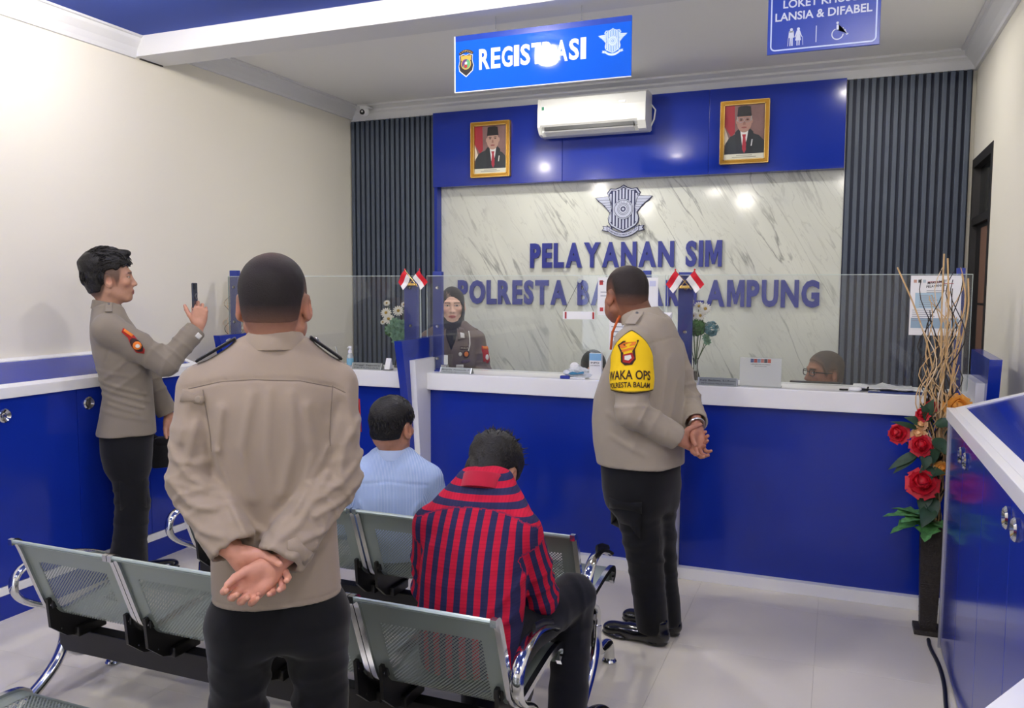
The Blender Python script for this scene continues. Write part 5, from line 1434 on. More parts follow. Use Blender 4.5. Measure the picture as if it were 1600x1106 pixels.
# ---- 3. slim officer at the left holding up a phone
def officer_left():
    r = person('slim uniformed person in profile by the left cabinet, holding up a phone', -3.36, 3.40, math.radians(-40))
    r.location = (-3.505, 3.244, 0)
    rows = [(.82, 0, -.012, .150, .148), (.90, 0, -.004, .148, .138), (1.04, 0, .006, .145, .122), (1.14, 0, -.006, .166, .130), (1.24, 0, -.024, .182, .134), (1.334, 0, -.042, .186, .126), (1.40, 0, -.062, .165, .105), (1.455, 0, -.074, .11, .082), (1.49, 0, -.078, .075, .070)]
    aR = ((.172, -.085, 1.385), (.190, .178, 1.205), (.135, .338, 1.375)); aL = ((-.172, -.075, 1.385), (-.232, .105, 1.130), (-.215, .215, .880))
    sd = [([(.14, 1.25), (.16, 1.1), (.14, .95)], .004, .012)]
    def folds(P):
        d = np.zeros(len(P), F32); m = P[:, 0] > -.02
        for (y0, z0), (y1, z1), a, w in (((-.15, 1.12), (.08, 1.04), .006, .010), ((-.13, 1.08), (.10, 1.0), .006, .010), ((-.12, 1.04), (.07, .97), .006, .010), ((-.10, 1.0), (.05, .94), .005, .010), ((.02, 1.25), (-.12, 1.12), .006, .012), ((.08, 1.18), (-.08, 1.06), .005, .011), ((-.14, 1.17), (.0, 1.14), .004, .010), ((-.12, .96), (.1, .90), .004, .012), ((-.05, 1.38), (-.10, 1.22), -.004, .008)):
            ab = np.array((y1 - y0, z1 - z0)); q = np.stack([P[:, 1] - y0, P[:, 2] - z0], 1); t = np.clip(q @ ab / ab.dot(ab), 0, 1)
            d += m * a * np.exp(-(np.linalg.norm(q - t[:, None] * ab, axis=1) / w) ** 2)
        return d
    sh, F = shirt_make(r, rows, (aL, aR), M_kh3, h=.006, rs=(.080, .070, .064, .056), folds=folds, amp=.005, seed=31, cuff_w=.06)
    pel = [(.62, 0, -.01, .135, .112), (.72, 0, -.012, .142, .128), (.82, 0, -.010, .138, .132), (.90, 0, -.005, .130, .122)]
    legs = (((.070, -.01, .70), (.075, .005, .46), (.08, -.035, .07)), ((-.070, -.01, .70), (-.078, .012, .46), (-.085, -.02, .07)))
    tr, TF = trousers_make(r, pel, legs, seed=9, r=(.095, .084, .088, .098))
    patch('cargo_pocket', TF, [(.5, y, z) for y, z in ((-.06, .60), (.07, .60), (.07, .44), (-.06, .44))], (-1, 0, 0), M_trous, tr, .006)
    line = lambda P: P[:, 2] - np.interp(P[:, 1], HL_Y, [-.075, -.060, -.010, .040, .050, .040, .045, .060, .068, .074])
    col = lambda L: head_color(L, (184, 140, 116), lip=(158, 96, 88), hairline=((70, 56, 50), lambda P: np.clip(fade(lambda Q: Q[:, 2] - np.interp(Q[:, 1], HL_Y, [-.085, -.075, -.045, .02, .015, -.014, .0, .055, .07, .08]), .03)(P) * 1.5, 0, .85) * np.clip((.062 - P[:, 1]) / .025, 0, 1)))
    neck = cap((0, -.082, 1.43), (0, -.070, 1.56), .058, .056)
    ho = (0, -.062, 1.640)
    hd = head_parts(ho, 0.0, .05, 0, neck, dict(w=.98, jaw=.95), col, h=.0032, scale=1.05)
    hands = [hand_net((.128, .352, 1.395), (-.05, .10, 1.0), (-1, .10, .0), side=1, curl=((.75, .75, .4), (.85, .75, .4), (.95, .8, .4), (1.05, .8, .4)), spread=(.05, .02, -.02, -.06), thumb=(.75, .62, .25), tcurl=(.15, .2), s=1.02),
             hand_net((-.213, .224, .865), (.05, .22, -1.0), (1, .1, .1), side=1, curl=((.25, .35, .25), (.3, .4, .25), (.35, .45, .3), (.4, .45, .3)), thumb=(.85, .4, .2), s=1.0)]
    body_make(r, hd, hands, rows, (aL, aR), pel, legs, ((184, 140, 116), (198, 146, 122)))
    def thick(P): # quiff: thick on top and back, thin at the sides
        z, y, x = P[:, 2], P[:, 1], np.abs(P[:, 0])
        return .004 + .020 * np.clip((z - .03) / .06, 0, 1) + .012 * np.clip((-y - .04) / .05, 0, 1) * np.clip((z + .05) / .06, 0, 1)
    quiff = uni((ell((0, .062, .118), (.048, .045, .024), rotm((1, 0, 0), .25)), 0), (ell((0, .0, .130), (.060, .07, .022)), .02))
    V, Q, L = hair_net(scalp(thick, line, .98, amp=.0035, s=95., extra=quiff), ho, 0, .05, 0, h=.0034, scale=1.05)
    hr = link('hair', quads_mesh('hair', [(V, Q)], M_hair), r)
    bs = lambda d: np.array((.079, .102, .100)) + (.006 + .018 * np.clip(d[2], 0, 1) + .010 * np.clip(-d[1], 0, 1))
    strands(r, hr, ho, rotm((1, 0, 0), .05), 420, 5, lambda d: d[2] > .25 and d[1] > -.75, lambda d: (d[0] * .3, .8, .35 + .4 * max(d[1], 0)), (.03, .055), .007, bs, 1.05)
    strands(r, hr, ho, rotm((1, 0, 0), .05), 260, 6, lambda d: d[1] < -.1 and -.45 < d[2] < .6, lambda d: (0, -.3, -1), (.025, .04), .003, lambda d: np.array((.079, .102, .098)) + (.005 + .010 * np.clip(-d[1], 0, 1) * (d[2] > -.3)), 1.05)
    collar(r, 1.478, (0, -.080), (.070, .070), 1.520, (0, -.076), (.064, .064), M_kh3, gap=.5, fall=.008, tilt=(-.2, 0))
    epaulette(r, (.085, -.075, 1.488), (.172, -.08, 1.452), .034, M_kh3, field=F); epaulette(r, (-.085, -.075, 1.488), (-.172, -.08, 1.452), .045, M_blackcloth, field=F)
    pt = patch('arm_patch', F, [(.6, y, z) for y, z in ((-.018, 1.395), (.030, 1.355), (.075, 1.285), (.072, 1.262), (.035, 1.270), (.012, 1.305), (.0, 1.345), (-.028, 1.375))], (-1, 0, 0), M_redp, sh, .004)
    patch('patch_stripe', F, [(.6, y, z) for y, z in ((-.012, 1.390), (.026, 1.360), (.018, 1.349), (-.020, 1.379))], (-1, 0, 0), M_orp, pt, .008)
    patch('patch_ring', F, [(.6, .038 + .030 * math.cos(q) * 1 - .006 * math.sin(q), 1.308 + .034 * math.sin(q) - .012 * math.cos(q)) for q in np.linspace(0, 2 * PI, 13)[:-1]], (-1, 0, 0), M_dkp, pt, .007)
    patch('patch_centre', F, [(.6, .040 + .021 * math.cos(q), 1.305 + .022 * math.sin(q)) for q in np.linspace(0, 2 * PI, 11)[:-1]], (-1, 0, 0), M_orp, pt, .010)
    patch('patch_figure', F, [(.6, .042 + .011 * math.cos(q), 1.303 + .010 * math.sin(q)) for q in np.linspace(0, 2 * PI, 9)[:-1]], (-1, 0, 0), M_whp, pt, .013)
    # pouch on the belt side
    g = G(); g.box((-.19, .17, .66), (.07, .10, .16), .02); g.box((-.19, .19, .73), (.075, .105, .05), .015); g.tube([(-.19, .10, .80), (-.19, .16, .74)], .012, 8); g.tube([(-.19, .22, .62), (-.19, .27, .52)], .018, 8); pouch = g.build('belt_pouch', M_blackcloth, r, smooth=True)
    dv = unit(np.array(aR[2]) - np.array(aR[1])); c0 = np.array(aR[2]) - dv * .022
    patch('cuff_label', F, [c0 + np.array((.2, 0, 0)) + dv * a_ + np.array((0, -dv[2], dv[1])) * -b_ for a_, b_ in ((.014, .010), (.014, .042), (-.014, .042), (-.014, .010))], (-1, 0, 0), M_whp, sh, .004)
    shoe('shoe', r, (.09, -.06, 0), -.05, L=.30); shoe('shoe', r, (-.10, -.05, 0), .15, L=.30)
    # the phone he holds
    ph = thing('smartphone', 'dark smartphone held up by the slim person at the left', 'phone', (0, 0, 0), r.rotation_euler.z)
    Rz = rotm((0, 0, 1), r.rotation_euler.z); w = Rz @ np.array((.098, .340, 1.505)) + np.array(r.location); ph.location = tuple(w); ph.rotation_euler.z -= .42
    G().box((0, 0, .04), (.074, .009, .155), .004).build('body', pm('phone_shell', (52, 58, 74), .25), ph)
    G().box((0, -.0049, .04), (.069, .001, .148)).build('screen', pm('phone_screen', (16, 18, 24), .08), ph)
    G().box((.018, .0055, .098), (.026, .004, .030), .002).build('camera_bump', pm('phone_camera', (30, 32, 38), .2), ph)
    g = G(); g.tube([(.0 + .014 * math.cos(q), .0075, .045 + .014 * math.sin(q)) for q in np.linspace(0, 2 * PI, 17)], .002, 6); g.build('ring_holder', M_steel, ph)
officer_left()
# ---- 4. seated man in the blue shirt
M_blueshirt = bpy.data.materials.new('pale_blue_striped_cotton')
def stripe_mat(m, base, stripe, period, duty, rough=.85):
    m.use_nodes = True; nt = m.node_tree; b = nt.nodes['Principled BSDF']; b.inputs['Roughness'].default_value = rough; b.inputs['Specular IOR Level'].default_value = .2
    at = nt.nodes.new('ShaderNodeAttribute'); at.attribute_name = 'cloth'
    sx = nt.nodes.new('ShaderNodeSeparateXYZ'); nt.links.new(at.outputs['Vector'], sx.inputs[0])
    def M(op, a, c):
        n = nt.nodes.new('ShaderNodeMath'); n.operation = op
        for i, x in enumerate((a, c)):
            if isinstance(x, (int, float)): n.inputs[i].default_value = x
            else: nt.links.new(x, n.inputs[i])
        return n.outputs[0]
    f = M('FRACT', M('DIVIDE', sx.outputs[0], period), 0)
    on = M('LESS_THAN', f, duty)
    return nt, b, M, sx, on
nt, b_, M_, sx_, on_ = stripe_mat(M_blueshirt, 0, 0, .0062, .35)
mx_ = nt.nodes.new('ShaderNodeMix'); mx_.data_type = 'RGBA'; mx_.inputs[6].default_value = (*s2l((150, 174, 216)), 1); mx_.inputs[7].default_value = (*s2l((188, 204, 232)), 1)
nt.links.new(on_, mx_.inputs[0]); nt.links.new(mx_.outputs[2], b_.inputs['Base Color'])
M_plaid = bpy.data.materials.new('red_navy_checked_flannel')
nt, b_, M_, sx_, on_ = stripe_mat(M_plaid, 0, 0, .0415, .5)
f2 = M_('FRACT', M_('DIVIDE', sx_.outputs[1], .052), 0); band_ = M_('LESS_THAN', f2, .42); fine_ = M_('LESS_THAN', M_('FRACT', M_('DIVIDE', sx_.outputs[1], .0105), 0), .3)
cA = nt.nodes.new('ShaderNodeMix'); cA.data_type = 'RGBA'; cA.inputs[6].default_value = (*s2l((46, 46, 84)), 1); cA.inputs[7].default_value = (*s2l((196, 28, 60)), 1); nt.links.new(on_, cA.inputs[0])
cB = nt.nodes.new('ShaderNodeMix'); cB.data_type = 'RGBA'; cB.blend_type = 'MULTIPLY'; cB.inputs[7].default_value = (.62, .60, .72, 1); nt.links.new(cA.outputs[2], cB.inputs[6]); nt.links.new(M_('MULTIPLY', band_, .28), cB.inputs[0])
cC = nt.nodes.new('ShaderNodeMix'); cC.data_type = 'RGBA'; cC.blend_type = 'MULTIPLY'; cC.inputs[7].default_value = (.7, .68, .78, 1); nt.links.new(cB.outputs[2], cC.inputs[6]); nt.links.new(M_('MULTIPLY', fine_, .45), cC.inputs[0])
nt.links.new(cC.outputs[2], b_.inputs['Base Color'])
def cloth_uv(arms, yoke=None, cyf=None):
    def f(V):
        out = np.zeros_like(V); out[:, 0] = V[:, 0]; out[:, 1] = V[:, 2]
        if yoke is not None:
            m = V[:, 2] + (cyf(V) if cyf else 0) > yoke; out[m, 0] = V[m, 2] * 1.15 + .012; out[m, 1] = V[m, 0]
        for sh, el, wr in arms:
            s = 1 if sh[0] > 0 else -1
            for a, b2 in ((sh, el), (el, wr)):
                t, rad, L = seg_coord(V, a, b2); a_, bb_ = np.array(a, float), np.array(b2, float); ax = unit(bb_ - a_); r1 = unit(np.cross(ax, (0, 1, .2))); r2 = np.cross(ax, r1)
                q = V - a_; an = np.arctan2(q @ r2, q @ r1)
                m = (rad < .10) & (t > (.03 if a is sh else -.02)) & (t < L + .05) & (V[:, 0] * s > abs(sh[0]) - .015)
                out[m, 0] = an[m] * .072; out[m, 1] = t[m] + (.02 if a is sh else L)
        return out
    return f
def seated_blue():
    r = person('seated person in a pale blue striped shirt seen from behind, short black hair', -1.80, 3.085, math.radians(20))
    rows = [(.42, 0, .01, .165, .125), (.52, 0, -.005, .165, .120), (.62, 0, -.015, .168, .112), (.70, 0, -.015, .176, .110), (.775, 0, -.01, .182, .100), (.825, 0, .0, .160, .086), (.852, 0, .01, .105, .075), (.875, 0, .015, .072, .068)]
    aL = ((-.160, -.01, .765), (-.225, .04, .535), (-.12, .25, .53)); aR = ((.160, -.01, .765), (.215, .05, .520), (.11, .26, .53))
    sh, F = shirt_make(r, rows, (aL, aR), M_blueshirt, h=.006, rs=(.066, .058, .052, .045), amp=.005, seed=41, attr=cloth_uv((aL, aR)), lines=[([(-.17, .755), (0, .775), (.17, .755)], -.003, .005), ([(-.03, .76), (-.045, .6)], .004, .010), ([(.03, .76), (.045, .6)], .004, .010), ([(-.12, .68), (-.06, .58)], .005, .012), ([(.13, .68), (.06, .56)], .005, .012), ([(.14, .62), (.05, .52)], .004, .011)])
    pel = [(.40, 0, .03, .165, .13), (.47, 0, .02, .165, .125), (.53, 0, .01, .155, .115)]
    legs = (((-.09, .06, .475), (-.11, .43, .485), (-.115, .43, .08)), ((.09, .06, .475), (.12, .43, .485), (.125, .43, .08)))
    trousers_make(r, pel, legs, M_navyt, h=.010, seed=2, r=(.082, .066, .056, .056))
    line = hairline_std(-.046, .075, .014)
    col = lambda L: head_color(L, (182, 132, 106), hairline=((110, 78, 64), lambda P: fade(line, .02)(P) * (P[:, 2] > -.085) * .6))
    neck = cap((0, .0, .82), (.0, .010, .935), .056, .053)
    ho = (.0, .026, .986)
    hd = head_parts(ho, -.42, -.04, 0, neck, dict(w=1.0), col)
    hands = [hand_net((-.115, .262, .535), (.35, .9, -.15), (.1, .1, -1), side=1, h=.005), hand_net((.105, .272, .535), (-.35, .9, -.15), (-.1, .1, -1), side=-1, h=.005)]
    body_make(r, hd, hands, rows, (aL, aR), pel, legs, ((182, 132, 106), (190, 140, 114)))
    th = lambda P: .004 + .004 * np.clip(line(P) / .03, 0, 1) + .010 * np.clip((P[:, 2] - .02) / .08, 0, 1)
    V, Q, L = hair_net(scalp(th, line, 1.0, amp=.003, s=110.), ho, -.42, -.04, 0, h=.0036)
    hr = link('hair', quads_mesh('hair', [(V, Q)], M_hair), r)
    strands(r, hr, ho, rotm((0, 0, 1), -.42) @ rotm((1, 0, 0), -.04), 380, 9, lambda d: d[2] > (-.12 if d[1] < -.45 else .30) and (d[1] < .75), lambda d: (d[0] * .6 + .3, d[1] * .4, -.8 if d[2] < .7 else 0), (.02, .035), .003, lambda d: np.array((.077, .100, .096)) + (.007 + .010 * np.clip(d[2], 0, 1)))
    collar(r, .852, (0, .008), (.066, .068), .892, (0, .006), (.060, .062), M_blueshirt2, gap=.5, fall=.010, tilt=(-.1, 0))
    shoe('shoe', r, (-.115, .39, 0), .0); shoe('shoe', r, (.125, .39, 0), -.05)
M_blueshirt2 = fabric('pale_blue_collar', (174, 192, 224))
seated_blue()

# ---- 5. seated man in the checked shirt, bent forward
def seated_plaid():
    r = person('seated person in a red and navy checked shirt, bent forward, spiky black hair', -1.045, 2.275, math.radians(8))
    rows = [(.42, 0, .0, .156, .125), (.50, 0, -.005, .160, .130), (.60, 0, .0, .166, .134), (.70, 0, .02, .172, .132), (.79, 0, .048, .172, .124), (.86, 0, .075, .156, .110), (.915, 0, .105, .120, .094), (.955, 0, .135, .084, .078), (.980, 0, .155, .068, .068)]
    aL = ((-.148, .055, .835), (-.185, .13, .595), (-.10, .36, .55)); aR = ((.148, .055, .835), (.190, .155, .590), (.12, .37, .55))
    lines = [([(-.15, .885), (-.08, .905), (0, .912), (.08, .905), (.15, .885)], -.0035, .005), ([(-.12, .8), (-.14, .62)], .005, .012), ([(.13, .8), (.15, .6)], .006, .012), ([(.05, .78), (.08, .6)], .005, .012), ([(-.04, .78), (-.06, .6)], .004, .012), ([(.18, .72), (.08, .62), (-.02, .58)], .005, .010), ([(.16, .62), (.05, .54)], .005, .010), ([(-.16, .60), (-.05, .52)], .005, .010), ([(.15, .52), (0, .47)], .004, .010)]
    sh, F = shirt_make(r, rows, (aL, aR), M_plaid, h=.006, rs=(.066, .060, .055, .048), amp=.006, seed=51, lines=lines, attr=cloth_uv((aL, aR), .912, lambda V: V[:, 0] ** 2 * 1.2))
    pel = [(.40, 0, .03, .172, .14), (.47, 0, .03, .172, .13), (.54, 0, .02, .16, .12)]
    legs = (((-.09, .06, .480), (-.10, .43, .500), (-.09, .40, .08)), ((.095, .06, .480), (.265, .36, .525), (.250, .33, .08)))
    tr, TF = trousers_make(r, pel, legs, M_navyt, h=.009, seed=12, r=(.090, .076, .064, .060))
    line = hairline_std(-.056, .070, -.006)
    col = lambda L: head_color(L, (176, 126, 100), hairline=((84, 62, 54), lambda P: fade(line, .022)(P) * (P[:, 2] > -.08) * .9))
    neck = cap((0, .115, .92), (.0, .215, .955), .058, .055)
    ho = (-.004, .258, .965)
    hd = head_parts(ho, -.25, -.80, .0, neck, dict(w=1.0), col)
    hands = [hand_net((-.095, .372, .552), (.5, .8, -.1), (.2, .1, -1), side=1, h=.005), hand_net((.112, .382, .552), (-.5, .8, -.1), (-.2, .1, -1), side=-1, h=.005)]
    body_make(r, hd, hands, rows, (aL, aR), pel, legs, ((176, 126, 100), (186, 136, 110)))
    th = lambda P: .004 + .016 * np.clip((P[:, 2] - .0) / .08, 0, 1)
    V, Q, L = hair_net(scalp(th, line, 1.0, amp=.004, s=120.), ho, -.25, -.80, 0, h=.0036)
    # spiky tufts standing off the crown
    R = rotm((0, 0, 1), -.25) @ rotm((1, 0, 0), -.80); rnd = np.random.RandomState(4)
    g = G()
    for _ in range(420):
        th_, ph = rnd.rand() * 2 * PI, rnd.rand() * 1.15
        d = np.array((math.sin(ph) * math.cos(th_), math.sin(ph) * math.sin(th_), math.cos(ph)))
        p = np.array((0, -.012, .030)) + d * np.array((.080, .102, .100)); d2 = unit(d + rnd.normal(size=3) * .28 + np.array((0, .1, .15))); L_ = .018 + .022 * rnd.rand()
        a = R @ p + ho; b2 = R @ (p + d2 * L_ * .6) + ho; c2 = R @ (p + d2 * L_ + rnd.normal(size=3) * .004) + ho
        g.tube([a, b2, c2], [.0035, .0022, .0004], 4, cap=False)
    hr = link('hair', quads_mesh('hair', [(V, Q)], M_hair), r)
    tag(g.build('hair_tufts', M_hair, hr, smooth=True), kind='stuff')
    collar(r, .945, (0, .125), (.070, .066), .985, (.002, .148), (.063, .062), M_plaid2, gap=.5, fall=.012, tilt=(-.45, 0))
    shoe('shoe', r, (-.09, .36, 0), .0); shoe('shoe', r, (.250, .30, 0), -.45)
M_plaid2 = fabric('crimson_flannel_collar', (176, 30, 58))
seated_plaid()

# ---- 6. standing woman officer behind the counter
def hijab_net(ho, yaw, pitch, w=1.0, face=(.062, .084), drop=.18, flare=1.0, h=.005):
    """hood with a face opening and a short cape over the collar"""
    fo, R, o = place(lambda P: P[:, 2] * 0, ho, yaw, pitch)
    hood = uni((ell((0, -.014, .026), (.089 * w, .107, .105)), .0), (ell((0, -.012, -.045), (.080 * w, .088, .085)), .04), (cap((0, -.015, -.07), (0, -.015, -.15), .074, .082), .04), (ell((0, .045, -.145), (.072, .060, .055)), .04))
    cape = uni((cap((0, -.01, -.14), (0, .03, -.14 - drop), .078 * flare, .035), .03))
    inner = uni((ell((0, -.012, .022), (.0785 * w, .101, .097)), .0), (ell((0, .01, -.045), (.071 * w, .082, .085)), .04))
    R32 = R.astype(F32); o32 = o.astype(F32)
    def f(P):
        q = (P - o32) @ R32
        d = smin(hood(q), cape(q), .03) - .0025 * noise3(q, 38., 2)
        hole = np.sqrt((q[:, 0] / face[0]) ** 2 + ((q[:, 2] + .022) / face[1]) ** 2) - 1
        hole = smax(hole * face[0], .015 - q[:, 1], .01)
        return smax(smax(d, -hole, .008), -inner(q), .004)
    V, Q = surfnet(f, o - np.array((.19, .19, .42)), o + np.array((.19, .19, .16)), h)
    return V, Q
M_hijab = fabric('black_headscarf', (30, 29, 34)); M_hijabg = fabric('dark_grey_headscarf', (44, 46, 44))
def woman_standing():
    r = person('uniformed person in a black headscarf standing behind the counter', -2.535, 5.20, math.radians(-158))
    rows = [(.86, 0, 0, .165, .125), (.98, 0, .01, .160, .125), (1.08, 0, .018, .168, .130), (1.18, 0, .012, .176, .122), (1.26, 0, .0, .178, .105), (1.31, 0, -.005, .140, .088), (1.35, 0, -.005, .085, .075)]
    aL = ((-.165, -.005, 1.235), (-.215, .01, 1.02), (-.13, .20, .93)); aR = ((.165, -.005, 1.235), (.215, .01, 1.02), (.13, .20, .93))
    sh, F = shirt_make(r, rows, (aL, aR), M_kh6, h=.006, rs=(.068, .060, .054, .048), amp=.005, seed=61, lines=None)
    pel = [(.66, 0, 0, .16, .11), (.80, 0, 0, .172, .125), (.90, 0, 0, .16, .118)]
    legs = (((-.085, 0, .74), (-.085, .01, .44), (-.085, -.01, .07)), ((.085, 0, .74), (.085, .01, .44), (.085, -.01, .07)))
    trousers_make(r, pel, legs, M_trous, h=.014, seed=3, folds=False)
    col = lambda L: head_color(L, (224, 182, 160), lip=(186, 96, 92), brow=(70, 52, 46), shut=.45)
    ho = (.0, .012, 1.478)
    hd = head_parts(ho, .06, -.10, 0, cap((0, -.01, 1.28), (0, .0, 1.42), .056, .054), dict(w=.97, jaw=.92, nose=.95, lipfull=1.15), col, h=.0030)
    hands = [hand_net((-.125, .212, .93), (.35, .9, -.2), (0, 0, -1), side=1, h=.005), hand_net((.125, .212, .93), (-.35, .9, -.2), (0, 0, -1), side=-1, h=.005)]
    body_make(r, hd, hands, rows, (aL, aR), pel, legs, ((224, 182, 160), (214, 170, 148)))
    V, Q = hijab_net(ho, .06, -.10, .97, drop=.21)
    hs = link('headscarf', quads_mesh('headscarf', [(V, Q)], M_hijab), r)
    patch('scarf_end', F, [(-.055, .4, 1.345), (0, .4, 1.35), (.055, .4, 1.345), (.045, .4, 1.29), (.022, .4, 1.22), (0, .4, 1.17), (-.022, .4, 1.22), (-.045, .4, 1.29)], (0, -1, 0), M_hijab, hs, .008)
    # collar wings, tabs, epaulettes, badges
    for s in (-1, 1):
        patch('collar_wing', F, [(s * .035, .4, 1.335), (s * .085, .4, 1.318), (s * .105, .4, 1.255), (s * .045, .4, 1.235)], (0, -1, 0), M_kh6, sh, .007)
        patch('collar_tab', F, [(s * .060, .4, 1.292), (s * .088, .4, 1.284), (s * .092, .4, 1.252), (s * .064, .4, 1.256)], (0, -1, 0), M_whp, sh, .013)
        epaulette(r, (s * .085, 0, 1.345), (s * .180, -.004, 1.305), .045, M_kh6)
    tubes_on(r, 'shoulder_cord', F, [(-.118, .4, 1.30), (-.125, .4, 1.26), (-.128, .4, 1.21), (-.118, .4, 1.165)], (0, -1, 0), .0045, M_whp, off=.004)
    G().tube(drape(F, [(0, .4, 1.23), (0, .4, 1.12), (0, .4, 1.0)], (0, -1, 0), off=.001), .0035, 6).build('placket', M_kh6, sh, smooth=True)
    np_ = patch('name_strip', F, [(-.062, .4, 1.195), (-.128, .4, 1.195), (-.128, .4, 1.172), (-.062, .4, 1.172)], (0, -1, 0), M_dkp, sh, .004)
    surf_text('POLISI', F, (-.066, .4, 1.178), (-1, 0, 0), (0, 0, 1), (0, -1, 0), .012, pm('pale_thread', (170, 160, 150), .8), np_, w=.058, off=.009)
    b1 = patch('chest_badge', F, [(-.104 + .022 * math.cos(q), .4, 1.140 + .026 * math.sin(q)) for q in np.linspace(0, 2 * PI, 13)[:-1]], (0, -1, 0), M_dkp, sh, .005)
    patch('badge_centre', F, [(-.104 + .015 * math.cos(q), .4, 1.142 + .018 * math.sin(q)) for q in np.linspace(0, 2 * PI, 9)[:-1]], (0, -1, 0), M_orp, b1, .009)
    patch('pin', F, [(-.062 + .012 * math.cos(q), .4, 1.142 + .014 * math.sin(q)) for q in np.linspace(0, 2 * PI, 9)[:-1]], (0, -1, 0), M_whp, sh, .006)
    patch('ribbon_bar', F, [(-.070, .4, 1.098), (-.130, .4, 1.106), (-.130, .4, 1.088), (-.100, .4, 1.078), (-.070, .4, 1.082)], (0, -1, 0), pm('ribbon_violet', (92, 72, 96), .8), sh, .004)
    patch('id_card', F, [(-.035, .4, 1.070), (-.085, .4, 1.070), (-.085, .4, 1.010), (-.035, .4, 1.010)], (0, -1, 0), M_whp, sh, .008)
    v = unit((.75, -.66, 0)); u = np.array((.66, .75, 0)); base = np.array((-.19, .0, 0)) - v * .4
    p0 = patch('arm_patch', F, [base + u * a + np.array((0, 0, z)) for a, z in ((-.04, 1.19), (.03, 1.195), (.035, 1.165), (.03, 1.085), (-.005, 1.07), (-.03, 1.09), (-.035, 1.165))], v, M_redp, sh, .004)
    patch('patch_stripe', F, [base + u * a + np.array((0, 0, z)) for a, z in ((-.036, 1.188), (.028, 1.192), (.028, 1.170), (-.034, 1.166))], v, M_orp, p0, .008)
    patch('patch_figure', F, [base + u * (.0 + .016 * math.cos(q)) + np.array((0, 0, 1.115 + .020 * math.sin(q))) for q in np.linspace(0, 2 * PI, 9)[:-1]], v, M_whp, p0, .008)
    shoe('shoe', r, (-.085, -.05, 0), .05); shoe('shoe', r, (.085, -.05, 0), -.05)
woman_standing()

